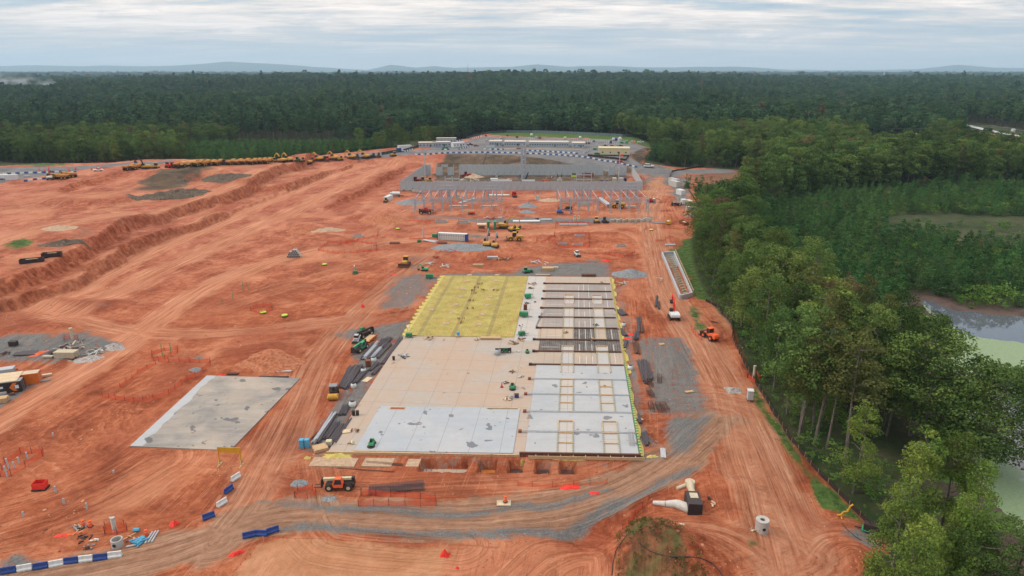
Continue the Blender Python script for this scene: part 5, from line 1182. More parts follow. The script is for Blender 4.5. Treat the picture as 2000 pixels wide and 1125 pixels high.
def mk_lumber(label, px, py, L=3, w=1.0, h=.4, rz=0, m='timber', name='lumber_stack', dz=0, group=None):
    b = MB(); nl = max(1, int(h/.1)); g = random.Random(int(px*3+py))
    for l in range(nl):
        k = max(2, int(w/.25))
        for i in range(k): o = g.uniform(-.1, .1); b.bx(-L/2+o, L/2+o, -w/2+i*w/k+.01, -w/2+(i+1)*w/k-.01, l*.1+.06, l*.1+.15)
    for x in (-L*.3, L*.3): b.bx(x-.05, x+.05, -w/2, w/2, 0, .055)
    o = b.build(name, m, None); o.location = gl(px, py, dz); o.rotation_euler = (0, 0, rz); tag(o, label, 'lumber stack', group); return o
def mk_junk(label, px, py, r=1.2, dz=0, seed=0, pal=('timber', 'dark', 'light_grey'), name='scrap_heap', cat='scrap heap', n=14, tall=.5):
    g = random.Random(seed+int(px)); t = thing(name, label, cat, gl(px, py, dz))
    for m in pal:
        b = MB()
        for k in range(n//len(pal)+1):
            a = g.uniform(0, 6.28); q = g.uniform(0, r); b.at(math.cos(a)*q, math.sin(a)*q, g.uniform(.05, tall*.5), g.uniform(0, 3.1), g.uniform(-.4, .4)).box(0, 0, 0, g.uniform(.3, 1.6)*r*.7, g.uniform(.08, .35), g.uniform(.05, .22))
        b.build({'timber': 'plank', 'pale_timber': 'plank', 'dark': 'scrap', 'light_grey': 'bar', 'white': 'sheet', 'rebar': 'bar', 'corten': 'crate'}.get(m, 'piece'), m, t)
    return t
def mk_boxlid(label, px, py, L=2.4, w=1.6, h=.5, m='concrete', top='brown_steel', rz=0, name='precast_box', cat='precast box', dz=0):
    t = thing(name, label, cat, gl(px, py, dz), rz); b = MB(); b.bx(-L/2, L/2, -w/2, -w/2+.15, 0, h); b.bx(-L/2, L/2, w/2-.15, w/2, 0, h); b.bx(-L/2, -L/2+.15, -w/2+.15, w/2-.15, 0, h); b.bx(L/2-.15, L/2, -w/2+.15, w/2-.15, 0, h); b.build('wall', m, t)
    MB().bx(-L/2+.1, L/2-.1, -w/2+.1, w/2-.1, h-.2, h-.1).build('lid', top, t); return t
def mk_pallet(label, loc, rz=0, h=1.1, m='pale_timber', wrap=True, group=None):
    t = thing('loaded_pallet', label, 'pallet', loc, rz, group); p = MB()
    for y in (-.5, 0, .5): p.bx(-.6, .6, y-.05, y+.05, 0, .1)
    for k in range(6): p.bx(-.6+k*.21, -.6+k*.21+.15, -.55, .55, .1, .13)
    p.build('pallet', 'timber', t); b = MB(); g = random.Random(int(loc[0]*9)); nx = g.choice((2, 3))
    for i in range(nx):
        for j in range(2): b.bx(-.58+i*1.16/nx+.01, -.58+(i+1)*1.16/nx-.01, -.52+j*.52+.01, -.52+(j+1)*.52-.01, .14, h-g.uniform(0, .15))
    b.build('load', m, t, .02); return t
# ------------------------------------------------------------------ the big foundation slab and what is fixed to it
class SB(MB):
    """boxes given in slab coordinates (u across, v away), built about the slab's near left corner"""
    def q(s, u0, u1, v0, v1, z0, z1):
        c = [W(u0, v0), W(u1, v0), W(u1, v1), W(u0, v1)]; c = [(x-ORG[0], y-ORG[1]) for x, y in c]
        return s.add([(x, y, z0) for x, y in c]+[(x, y, z1) for x, y in c], [(3, 2, 1, 0), (4, 5, 6, 7), (0, 1, 5, 4), (1, 2, 6, 5), (2, 3, 7, 6), (3, 0, 4, 7)])
    def poly(s, pts, z0, z1):
        n = len(pts); c = [W(u, v) for u, v in pts]; c = [(x-ORG[0], y-ORG[1]) for x, y in c]
        return s.add([(x, y, z0) for x, y in c]+[(x, y, z1) for x, y in c], [tuple(range(n-1, -1, -1)), tuple(range(n, 2*n))]+[(i, (i+1) % n, (i+1) % n+n, i+n) for i in range(n)])
def conc_mat(name, a, b, stain=.0, stain_col=(.13, .13, .14), joints=None, dust=.0, dust_col=(.56, .36, .23), sc=1.0, spots=.66):
    n = NT(name); p = n.coord('Object'); big = n.noise(p, .07*sc, 5, .6, .5); f = n.noise(p, .6, 6, .65); st = n.noise(n.mapping(p, (.05, .5, 1)), 1, 4, .6)
    c = n.mix(n.ramp(n.math('ADD', n.math('MULTIPLY', big, .6), n.math('MULTIPLY', st, .4)), [(.38, 0), (.60, 1)]), a, b)
    c = n.mix(n.math('MULTIPLY', n.ramp(f, [(.4, 0), (.75, 1)]), .25), c, tuple(k*.72 for k in a))
    if dust: c = n.mix(n.math('MULTIPLY', n.ramp(n.math('ADD', n.math('MULTIPLY', big, .55), n.math('MULTIPLY', f, .45)), [(.40, 0), (.60, 1)]), dust), c, dust_col)
    if stain:
        s = n.noise(n.mapping(p, (1, 1, 1), loc=(3, 9, 0)), .28, 3, .45, .3); c = n.mix(n.math('MULTIPLY', n.ramp(s, [(spots, 0), (spots+.012, 1)]), stain), c, stain_col)
        s = n.noise(n.mapping(p, (1, 1, 1), loc=(31, 5, 0)), .7, 3, .45, .3); c = n.mix(n.math('MULTIPLY', n.ramp(s, [(spots+.05, 0), (spots+.062, 1)]), stain), c, stain_col)
    h = f
    if joints:
        x, y, _ = n.sep(n.mapping(p, (1, 1, 1), (0, 0, AZ)))
        for k, d in zip((x, y), joints):
            if d:
                m = n.math('LESS_THAN', n.math('ABSOLUTE', n.math('SUBTRACT', n.math('FRACT', n.math('DIVIDE', k, d)), .5)), .055/d)
                c = n.mix(n.math('MULTIPLY', m, .55), c, (.16, .14, .13))
    MATS[name] = n.done(c, .8, n.bump(f, .02, .4))
conc_mat('slab_warm', (0.340, 0.299, 0.258), (0.374, 0.286, 0.224), .6, (0.170, 0.082, 0.054), (6.1, 6.1), .55, (0.394, 0.258, 0.170), spots=.70)
conc_mat('slab_blue', (0.306, 0.326, 0.347), (0.354, 0.367, 0.381), .85, (0.116, 0.122, 0.136), (6.0, 0), .10, spots=.655)
conc_mat('slab_bay', (0.313, 0.323, 0.333), (0.367, 0.371, 0.374), .85, (0.129, 0.133, 0.139), None, .08, spots=.665)
conc_mat('slab_plain', (0.354, 0.347, 0.333), (0.381, 0.367, 0.347), .0, joints=(6.1, 6.1), dust=.25)
conc_mat('slab_old', (.17, .16, .15), (.33, .30, .265), .8, (.085, .085, .09), None, .45, (.36, .26, .18), sc=1.6, spots=.64)
conc_mat('deck', (0.224, 0.197, 0.180), (0.286, 0.252, 0.228), .3, (0.136, 0.116, 0.102), (2.4, 1.2), .15, spots=.68)
conc_mat('deck_tan', (0.313, 0.258, 0.211), (0.354, 0.292, 0.231), 0, joints=(2.4, 0), dust=.3)
MATS['pit_mud'] = M('pit_mud', (.50, .16, .03), .5)
def mesh_mats():
    n = NT('yellow_barrier'); p = n.mapping(n.coord('Object'), (1, 1, 1), (0, 0, AZ)); x, y, z = n.sep(p); f = n.noise(p, .25, 5, .6); g = n.noise(p, 2, 4, .7)
    c = n.ramp(n.math('ADD', n.math('MULTIPLY', f, .6), n.math('MULTIPLY', g, .4)), [(.36, (.22, .17, .036)), (.5, (.33, .265, .060)), (.64, (.42, .35, .10))])
    for k, d, w in ((x, .6, .15), (y, .6, .15)):
        m = n.math('LESS_THAN', n.math('FRACT', n.math('DIVIDE', k, d)), w); c = n.mix(n.math('MULTIPLY', m, .45), c, (.20, .15, .05))
    m = n.math('LESS_THAN', n.math('FRACT', n.math('ADD', n.math('DIVIDE', y, 9.4), .2)), .032); c = n.mix(n.math('MULTIPLY', m, .7), c, (.40, .19, .06))
    m = n.math('LESS_THAN', n.math('FRACT', n.math('ADD', n.math('DIVIDE', x, 5.2), .4)), .045); c = n.mix(n.math('MULTIPLY', m, .6), c, (.38, .17, .06))
    m = n.math('LESS_THAN', n.math('FRACT', n.math('ADD', n.math('DIVIDE', x, 9.6), .62)), .12); c = n.mix(n.math('MULTIPLY', m, .45), c, (.13, .11, .05))
    c = n.mix(n.math('MULTIPLY', n.ramp(n.noise(p, 1.1, 3, .7), [(.56, 0), (.64, 1)]), .5), c, (.22, .12, .04))
    MATS['yellow_barrier'] = n.done(c, .7)
    n = NT('rebar_deck'); p = n.mapping(n.coord('Object'), (1, 1, 1), (0, 0, AZ)); x, y, z = n.sep(p); f = n.noise(p, .5, 5, .6)
    c = n.ramp(f, [(.35, (.10, .085, .075)), (.65, (.20, .165, .14))])
    for k, d, w in ((x, 1.5, .13), (x, .5, .3), (y, .9, .18)):
        m = n.math('LESS_THAN', n.math('FRACT', n.math('DIVIDE', k, d)), w); c = n.mix(n.math('MULTIPLY', m, .7), c, (.035, .032, .035))
    MATS['rebar_deck'] = n.done(c, .8)
mesh_mats()
VL = [.25, 8.7, 17.3, 25.6, 33.7, 42.0, 50.5, 58.7, 67.6, 76.5, 84.8, 93.7, 101.8, 110.4]
def build_slab():
    t = thing('foundation_slab', 'huge partly poured concrete foundation slab in the middle of the site', 'concrete slab', (ORG[0], ORG[1], 0))
    b = SB(); b.q(0, 60.2, 0, 119.5, -.3, .24); b.build('slab_body', 'slab_warm', t)
    b = SB(); b.q(5.0, 35.6, .5, 18.9, .24, .38); b.build('fresh_pour', 'slab_blue', t)
    b = SB(); b.q(31.0, 37.2, 58, 119.3, .24, .275); b.build('aisle', 'slab_plain', t)
    b = SB(); b.q(.9, 30.7, 60.6, 119.3, .24, .36); b.build('vapour_barrier', 'yellow_barrier', t)
    g = random.Random(4)
    for k, (px, py) in enumerate([(912, 551), (967, 551), (905, 566), (962, 567), (898, 581), (956, 582), (890, 597), (951, 598), (882, 614), (943, 616), (872, 634), (936, 636), (843, 607), (917, 539), (971, 539)]):
        u, v = UV(*P(px, py)); x, y = W(u, v); MB().at(x-ORG[0], y-ORG[1]).tube((0, 0, .36), (0, 0, .47), .95, .9, 16).build('column_footing', 'sand_heap', t)
    # scattered dowel clusters on the yellow field
    for (px, py) in [(937, 557), (930, 565), (921, 570), (925, 575), (945, 569), (920, 590), (918, 606), (902, 633), (900, 625), (968, 570)]:
        u, v = UV(*P(px, py)); b = SB()
        for i in range(6): a = g.uniform(-1, 1); c = g.uniform(-.5, .5); b.q(u+a, u+a+.14, v+c, v+c+.14, .36, .95)
        b.build('dowel_cluster', 'corten', t)
    for i in range(13):
        v0, v1 = VL[i], VL[i+1]; m = 'slab_bay' if i < 5 else 'deck' if i not in (5, 6, 7) else {5: 'deck_tan', 6: 'rebar_deck', 7: 'rebar_deck'}[i]
        b = SB(); z = .42 if i < 5 else .33; b.q(37.9, 59.6, v0+.12, v1-.12, .24, z); b.build('bay', m, t)
        if i == 7: b = SB(); b.q(38.0, 44.0, v0+.2, v1-.2, z, z+.02); b.build('deck_sheet', 'deck_tan', t)
        lo = {3: (.0, 1), 4: (.45, 1), 1: (0, .5), 10: (.55, 1), 9: (0, 1), 8: (0, 1), 11: (0, .5), 12: None, 6: (0, .45), 0: (0, .97)}.get(i, (0, 1))
        if i < 12 and lo:
            a = v0+.3+(v1-v0-.6)*lo[0]; c = v0+.3+(v1-v0-.6)*lo[1]
            for u0 in (44.1, 53.1):
                o = SB(); o.q(u0, u0+2.9, a, c, z, z+.025); o = o.build('opening', 'slab_plain' if i != 7 else 'deck_tan', t)
                f = SB(); f.q(u0-.1, u0, a, c, z, z+.22); f.q(u0+2.9, u0+3.0, a, c, z, z+.22); f.build('form_side', 'green' if i < 9 else 'lift_green', o)
                f = SB()
                for k in range(9):     # ties between the green form clips
                    q = a+(c-a)*(k+.5)/9; f.q(u0-.13, u0+.03, q-.22, q+.1, z+.02, z+.26); f.q(u0+2.87, u0+3.03, q-.22, q+.1, z+.02, z+.26)
                f.build('form_clip', 'pale_timber', o)
                f = SB(); f.q(u0-.1, u0+3.0, c-.02, c+.2, z, z+.3)
                if i in (0, 2, 3): f.q(u0-.1, u0+3.0, (a+c)/2-.12, (a+c)/2+.12, z, z+.25)
                f.build('form_end', 'timber', o)
        if i >= 5:
            w = SB(); g.seed(i)
            for u in (48.6, 50.3, 51.9, 57.6):
                if g.random() < .85: w.q(u, u+.12, v0+.5, v1-(.5 if g.random() < .6 else 3), z+.02, z+.1)
            if g.random() < .8: w.q(38.6, 43.6, v0+3, v0+3.14, z+.02, z+.1)
            w.build('conduit', 'white', t)
    for i, v in enumerate(VL):
        u0 = 37.2-(.9 if i < 9 else .3)*(1 if i % 2 else .6); b = SB(); z = .24
        if i == 0: b.q(36.9, 59.9, v-.5, v-.1, z-.6, .95); b.build('edge_beam', 'brown_steel', t); continue
        if 1 <= i <= 4: b.q(u0, 59.7, v-.25, v-.12, z, .62); b.q(u0+.6, 59.7, v+.12, v+.22, z, .62); b.q(u0+.6, 59.7, v-.12, v+.12, z, .48); b.build('expansion_channel', 'light_grey', t)
        else: b.q(u0, 59.5, v-.2, v+.2, z, .72); b.build('ground_beam', 'brown_steel', t)
        b = SB(); b.q(u0-.3, u0+.4, v-.3, v+.3, z, .8); b.build('beam_end', 'corten' if i < 5 else 'dark', t)
    # edge formwork
    b = SB(); b.q(-.1, 18, -.35, -.05, .0, .5); b.q(5.0, 12.5, .0, .22, .24, .60); b.q(12, 37, -.3, -.08, -.1, .44); b.build('edge_form', 'timber', t)
    b = SB(); b.q(59.75, 60.25, 0, 44, .24, .5); b.build('right_edge_form', 'green', t)
    b = SB()
    for k in range(110): b.q(59.85, 60.28, k*1.08, k*1.08+.45, .26, .56)
    b.build('form_clip_row', 'yellow_film', t)
    b = SB(); g.seed(3)
    for k in range(16): u = 60.6+g.uniform(-.2, .5); b.poly([(60.3, k*7.5), (u+.1, k*7.5+1), (u-.1+g.random()*.6, k*7.5+4), (60.4, k*7.5+7.2)], -.02, .12+.02*(k % 2))
    b.build('film_skirt', 'yellow_film', t)
    b = SB()
    for k in range(18):
        v = 60+k*3.3; u = -.1-g.random()*.5; b.poly([(.9, v), (u, v+.3+g.random()), (u-g.random()*.7, v+1.8+g.random()), (u+.2, v+2.9), (.9, v+3.29)], .02, .38)
    b.build('film_edge', 'yellow_film', t)
    b = SB(); b.q(7.3, 10.9, 17.2, 18.6, .385, .41); b.build('pit_frame', 'timber', t); b = SB(); b.q(7.6, 10.6, 17.5, 18.3, .41, .42); b.build('pit_cover', 'corten', t)
    b = SB()
    for k in range(9): b.q(40+k*2.35, 40.12+k*2.35, -1.1, -.5, .2, .8)
    b.q(38.6, 60.6, -1.2, -1.08, .25, .85); b.build('kicker_form', 'timber', t)
    for k, p in enumerate(PITS):
        b = SB(); b.q(p[0]+.25, p[1]-.25, p[2]+.2, p[3]-.3, -2.2, -1.85+(k > 0)*.0); b.build('pit_floor', ('deck_tan', 'pit_mud', 'clay_heap', 'clay_heap', 'clay_heap')[k], t)
        if k > 1:
            b = SB()
            for q in range(12): b.q(p[0]+.3+q*(p[1]-p[0]-.6)/11, p[0]+.36+q*(p[1]-p[0]-.6)/11, p[2]+.3, p[3]-.4, -1.6, -1.55)
            for q in range(8): b.q(p[0]+.3, p[1]-.3, p[2]+.4+q*(p[3]-p[2]-.9)/7, p[2]+.46+q*(p[3]-p[2]-.9)/7, -1.54, -1.49)
            b.build('pit_rebar', 'rebar', t)
    # pale footings in front of the near left corner
    b = SB(); b.q(-2, 6.5, -4.6, -1.6, -.2, .06); b.q(7.8, 13.4, -4.4, -1.5, -.2, .07); b.q(16, 18.4, -4.2, -1.6, -.2, .05); b.build('blinding', 'sand_heap', t)
build_slab()
def build_slab2():
    pc = [(255, 873), (450, 881), (586, 740), (405, 735)]; w = [P(*p) for p in pc]; o = w[0]
    t = thing('concrete_pad', 'separate grey weathered concrete pad with dark stains left of the main slab', 'concrete slab', (o[0], o[1], 0)); c = [(x-o[0], y-o[1]) for x, y in w]
    b = MB(); b.add([(x, y, -.3) for x, y in c]+[(x, y, .22) for x, y in c], [(3, 2, 1, 0), (4, 5, 6, 7), (0, 1, 5, 4), (1, 2, 6, 5), (2, 3, 7, 6), (3, 0, 4, 7)]); b.build('pad', 'slab_old', t)
    b = MB(); v = Vector((c[3][0], c[3][1], 0)); n = Vector((v.y, -v.x, 0)).normalized()*1.9; g = random.Random(2); L = 26; A = []
    for k in range(L+1): p = v*(k/L); A += [(p.x-.12, p.y, .01), (p.x-.1, p.y, .245), (p.x+n.x*(.8+.5*g.random()), p.y+n.y, .245)]
    for k in range(L): i = 3*k; b.add([], []); b.f += [(i, i+3, i+4, i+1), (i+1, i+4, i+5, i+2)]
    b.v = A; b.build('fresh_edge_strip', 'slab_bay', t)
build_slab2()
# ------------------------------------------------------------------ things on the site, near to far
def put(px, py): return gl(px, py)
# machines near the slab
mk_telehandler('orange and cream telehandler with forks lowered standing alone in front of the slab', 'hi_orange', 'cream', put(665, 953), R(181))
mk_telehandler('bright green telehandler facing the camera beside the dark pipe bundles', 'lift_green', 'lift_green', put(704, 684), R(-112))
mk_roller('small yellow and black roller with canopy beside the pipe bundles', put(652, 774), R(-82))
mk_skid('grey skid steer parked behind the green telehandler', 'light_grey', put(697, 668), R(-95))
mk_telehandler('green and black forklift parked behind the grey skid steer', 'green', 'dark', put(712, 657), R(60))
t = thing('flat_trailer', 'orange-sided flat trailer beside the green telehandler', 'trailer', put(722, 664), R(75)); MB().bx(-2.4, 2.4, -1.1, 1.1, .5, .62).build('deck', 'timber', t); MB().bx(-2.4, 2.4, -1.2, -1.1, .4, 1.0).build('side', 'orange', t); wheels(t, [(0, 1.15), (0, -1.15)], .35, .2)
mk_excavator('white excavator with red boom seen from behind beside the haul road', 'white', 'bright_red', put(1316, 622), R(88), 1.0, 'up')
mk_loader('orange and black wheel loader on the haul road east of the slab', 'hi_orange', put(1386, 661), R(112), .95)
mk_skid('white skid steer on open clay north of the slab', 'white', put(1127, 500), R(-70))
mk_dozer('yellow bulldozer with dark cab facing the camera northwest of the slab', 'machine_yellow', put(792, 519), R(-95), 1.15)
mk_excavator('small green excavator northwest of the yellow vapour barrier', 'lift_green', 'lift_green', put(829, 529), R(160), .55, 'tuck')
mk_dozer('small green tracked machine on grey gravel behind the slab', 'lift_green', put(1029, 533), R(20), .7, 'dark')
mk_genset('green generator on gravel by the corner of the yellow vapour barrier', put(839, 544), 0)
mk_light_tower('green light tower folded on open clay west of the bulldozer', put(694, 535), R(10))
mk_light_tower('green light tower with white lamps at the corner of the yellow vapour barrier', (*P(799, 660), .24), R(5))
def on_slab(px, py, z=.28): x, y = P(px, py, z); return (x, y, z)
mk_light_tower('green light tower on the slab aisle beside the brown beams', on_slab(1019, 655), R(20))
mk_genset('green generator trailer on the slab aisle', on_slab(1023, 619), R(-10)); mk_genset('pale green compressor on the slab aisle near the yellow field', on_slab(1031, 583), R(15), 'lift_green', 2.0)
mk_telehandler('small green forklift with dark mast on the slab', 'green', 'dark', on_slab(988, 688), R(180)).scale = (.55,)*3
def mk_trowel(label, loc, rz=0):
    t = thing('ride_on_trowel', label, 'power trowel', loc, rz)
    for y in (-.65, .65): MB().tube((0, y, .05), (0, y, .12), .78, n=18).build('rotor', 'dark', t)
    MB().box(0, 0, .55, 1.1, 2.2, .35, .8).build('frame', 'green', t, .05); MB().box(-.1, 0, 1.0, .5, .5, .6, .8).build('seat', 'dark', t, .04); MB().bx(-.35, .35, .45, .85, .7, 1.0).build('engine', 'green', t); return t
mk_trowel('green ride-on power trowel near the front left corner of the slab', on_slab(726, 869, .38)); mk_trowel('green power trowel on the slab aisle beside scattered timber', on_slab(1001, 758)); mk_trowel('small green power trowel at the far end of the grey bays', on_slab(1030, 688)).scale = (.7,)*3
t = thing('toolbox', 'blue job box on the slab aisle', 'toolbox', on_slab(1009, 776)); MB().box(0, 0, .4, 1.0, .8, .7, .95).build('box', 'blue', t, .04); MB().box(0, 0, .78, 1.05, .85, .08).build('lid', 'dark', t)
t = thing('toolbox', 'blue drum on timber at the edge of the yellow field', 'toolbox', on_slab(895, 657)); MB().tube((0, 0, .4), (0, 0, 1.3), .42, n=14).build('drum', 'cyan', t); MB().bx(-.7, .7, -.6, .6, 0, .38).build('crate', 'timber', t)
for px, py, lab in ((980, 756, 'red cone on the slab beside the aisle'),):
    t = thing('traffic_cone', lab, 'traffic cone', on_slab(px, py)); MB().tube((0, 0, .05), (0, 0, 1.1), .25, .06, 12).build('cone', 'bright_red', t); MB().bx(-.33, .33, -.33, .33, 0, .05).build('base', 'dark', t)
t = thing('control_box', 'dark red box standing on the slab aisle', 'box', on_slab(1026, 605)); MB().box(0, 0, .9, 1.1, .9, 1.7, 1).build('cabinet', 'corten', t, .03); MB().bx(-.5, .5, -.47, -.45, .2, 1.6).build('door', 'brown_steel', t)
t = thing('control_box', 'dark red box standing on clay beside the pipe bundles', 'box', put(720, 716)); MB().box(0, 0, .9, 1.3, 1.1, 1.8, 1).build('cabinet', 'corten', t, .03); MB().bx(-.5, .5, -.57, -.55, .2, 1.6).build('door', 'brown_steel', t)
t = thing('waste_bin', 'black bin standing on the slab near grey coils', 'bin', on_slab(769, 703)); MB().tube((0, 0, 0), (0, 0, .9), .3, .36, 12).build('bin', 'dark', t); MB().tube((0, 0, .9), (0, 0, .96), .4, n=12).build('rim', 'dark', t)
t = thing('waste_bin', 'black bins standing at the slab edge near the roller', 'bin', on_slab(694, 811)); MB().tube((-.35, 0, 0), (-.35, 0, 1.1), .33, .38, 12).tube((.45, .1, 0), (.45, .1, 1.0), .33, .38, 12).build('bin', 'dark', t)
t = thing('portable_toilet', 'two blue portable toilets west of the slab corner', 'portable toilet', put(595, 874), 0, None, .8); MB().box(-.6, 0, 1.1, 1.1, 1.1, 2.2).box(.65, .2, 1.1, 1.1, 1.1, 2.2).build('cabin', 'cyan', t, .05); MB().box(-.6, 0, 2.25, 1.2, 1.2, .15, .8).build('roof', 'cyan', t)
t = thing('ibc_tank', 'pale yellow liquid tote at the near left slab corner', 'tote', put(643, 870)); MB().box(0, 0, .65, 1.1, 1.0, 1.0).build('bottle', 'cream', t, .08)
b = MB()
for k in range(5): b.bx(-.6, .6, -.56, -.53, .15+k*.22, .18+k*.22); b.bx(-.6+k*.29, -.57+k*.29, -.57, -.54, .1, 1.15)
b.build('cage', 'galv', t)
# bags, small heaps of stuff on and round the slab
def mk_bag(label, px, py, col='white', s=1.0, z=None, open_=True):
    loc = put(px, py) if z is None else on_slab(px, py, z); t = thing('bulk_bag', label, 'bulk bag', loc, random.uniform(0, 3), scale=s)
    b = MB(); n = 14; V = []
    for j, (r, z) in enumerate(((.45, 0), (.58, .25), (.6, .6), (.5, .9), (.42, .98))):
        for i in range(n): a = 6.283*i/n; rr = r*(1+.08*math.sin(3*a+j)); V.append((rr*math.cos(a), rr*math.sin(a), z))
    F_ = [(j*n+i, j*n+(i+1) % n, (j+1)*n+(i+1) % n, (j+1)*n+i) for j in range(4) for i in range(n)]; b.add(V, F_); b.build('bag', col, t, smooth=True)
    MB().tube((0, 0, .85), (0, 0, .88), .44, n=14).build('contents', 'dark', t); return t
mk_bag('white open bulk bag among the pipe bundles behind the roller', 710, 727, s=1.1); mk_bag('white round bag beside the roller gravel', 691, 757, s=1.1); mk_bag('white sack by the small pipe bundle below the roller', 689, 794, s=1.3)
mk_bag('white sack at the top of the pipe bundles by the red box', 730, 706, s=1.1); mk_bag('white wrapped bag on the gravel right of the bays', 1218, 637, s=1.1); mk_bag('small white bag on the right slab margin', 1231, 722, s=1.2); mk_bag('grey wrapped block on the slab beside the green forklift', 971, 692, 'light_grey', 1.5, .28)
for px, py, r, z, pal, lab, n in [
    (788, 695, 1.6, .26, ('light_grey', 'galv', 'dark'), 'heap of grey coils at the left slab edge', 18), (1040, 555, 1.6, .3, ('timber', 'corten', 'light_grey'), 'timber heap at the far end of the slab aisle', 14), (1037, 563, 1.4, .3, ('pale_timber', 'dark'), 'pale boards on the far slab aisle', 10),
    (1033, 576, 1.2, .3, ('timber', 'lift_green', 'dark'), 'boards and green tools on the aisle behind the compressor', 12), (1029, 592, 1.1, .3, ('dark', 'grey'), 'dark tools on the slab aisle above the red box', 9), (1044, 590, .5, .3, ('dark', 'grey'), 'two dark buckets on the slab aisle by the beams', 4),
    (1018, 636, .8, .3, ('dark', 'timber'), 'small dark tools between generator and light tower', 8), (1016, 664, 1.4, .28, ('timber', 'brown_steel'), 'timber offcuts beside the light tower on the aisle', 12), (1004, 671, 1.8, .28, ('timber', 'brown_steel'), 'brown boards lying beside the green forklift', 10),
    (1012, 687, .8, .28, ('white', 'light_grey'), 'white sheets on the slab aisle', 6), (1003, 726, 1.1, .28, ('timber', 'brown_steel'), 'broken timber on the warm concrete aisle', 8), (1017, 736, .8, .28, ('timber', 'light_grey'), 'short timber offcuts on the aisle', 6),
    (990, 748, .9, .28, ('timber', 'dark', 'light_grey'), 'tools beside the red cone', 8), (993, 778, 1.3, .28, ('pale_timber', 'timber', 'grey'), 'pale boards and a bag below the red cone', 9), (838, 660, 1.8, .28, ('timber', 'brown_steel'), 'timber trestles at the edge of the yellow field', 10),
    (933, 664, .8, .28, ('timber', 'grey'), 'small timber heap on the slab by the yellow field', 6), (695, 840, 1.3, .28, ('timber', 'brown_steel'), 'crossed brown boards near the front left of the slab', 5), (686, 864, 1.0, .28, ('timber', 'pale_timber'), 'offcuts by the near left slab edge', 6),
    (1158, 664, .0+1, .36, ('dark', 'timber'), 'dark tools in the opening of the deck bay', 8), (1165, 636, 1.0, .36, ('dark', 'grey'), 'black pipes standing in a deck opening', 9), (1106, 650, 1.1, .36, ('dark', 'timber'), 'black pipes in the left deck opening', 9), (1181, 755, .5, .45, ('timber', 'brown_steel'), 'brown tool on the concrete bay opening', 3),
    (1175, 552, .8, .3, ('brown_steel', 'timber'), 'brown tripod on the far right slab corner', 6)]:
    x, y = P(px, py, z); mk_junk(lab, px, py, r, 0, 5, pal, 'timber_offcuts' if pal[0] in ('timber', 'pale_timber') else 'tool_heap', 'offcuts' if pal[0] in ('timber', 'pale_timber') else 'tools', n).location = (x, y, z)
mk_lumber('long timber stack at the edge of the yellow field', 958, 664, 5.5, 1.2, .6, -.02, dz=.3); mk_lumber('dark timber mat at the far edge of the slab', 1150, 541, 5, 1.4, .8, 0, 'brown_steel', dz=.25); mk_lumber('long pale boards behind the slab aisle', 1060, 537, 5, .6, .2, 0, 'pale_timber')
mk_lumber('long timber beam across the fresh grey pour', 981, 801, 6.6, .4, .25, -.02, dz=.35); mk_lumber('plywood sheet lying at the pipe yard edge', 717, 742, 2.6, 1.5, .1, 1.2, 'pale_timber', name='plywood_sheet'); mk_lumber('plywood sheet lying on the slab left margin', 677, 845, 1.6, 1.4, .1, .2, 'pale_timber', name='plywood_sheet', dz=.26)
mk_lumber('pair of white concrete beams near the right front slab corner', 1295, 886, 3.4, 1.0, .3, 1.4, 'light_grey'); mk_lumber('long pale beam left of the pipe yard', 555, 726, 3.6, .6, .3, 0, 'light_grey'); mk_lumber('tan crate with boards at the near left corner', 626, 878, 2.6, 2.2, .7, .5)
mk_lumber('dark steel beams behind the grey pad', 535, 737, 7, .5, .2, 0, 'dark'); mk_lumber('dark pallet behind the grey pad', 455, 731, 2.6, .9, .2, 0, 'dark'); mk_lumber('tan boards beside the dark steel right of the slab front', 1243, 815, 3.6, .9, .2, 2.1); mk_lumber('bundled boards on gravel by the right haul road', 1293, 673, 1.5, 1, .3, .3)
mk_lumber('boards beside an excavated patch in the right yard', 1346, 766, 2, .8, .3, .2)
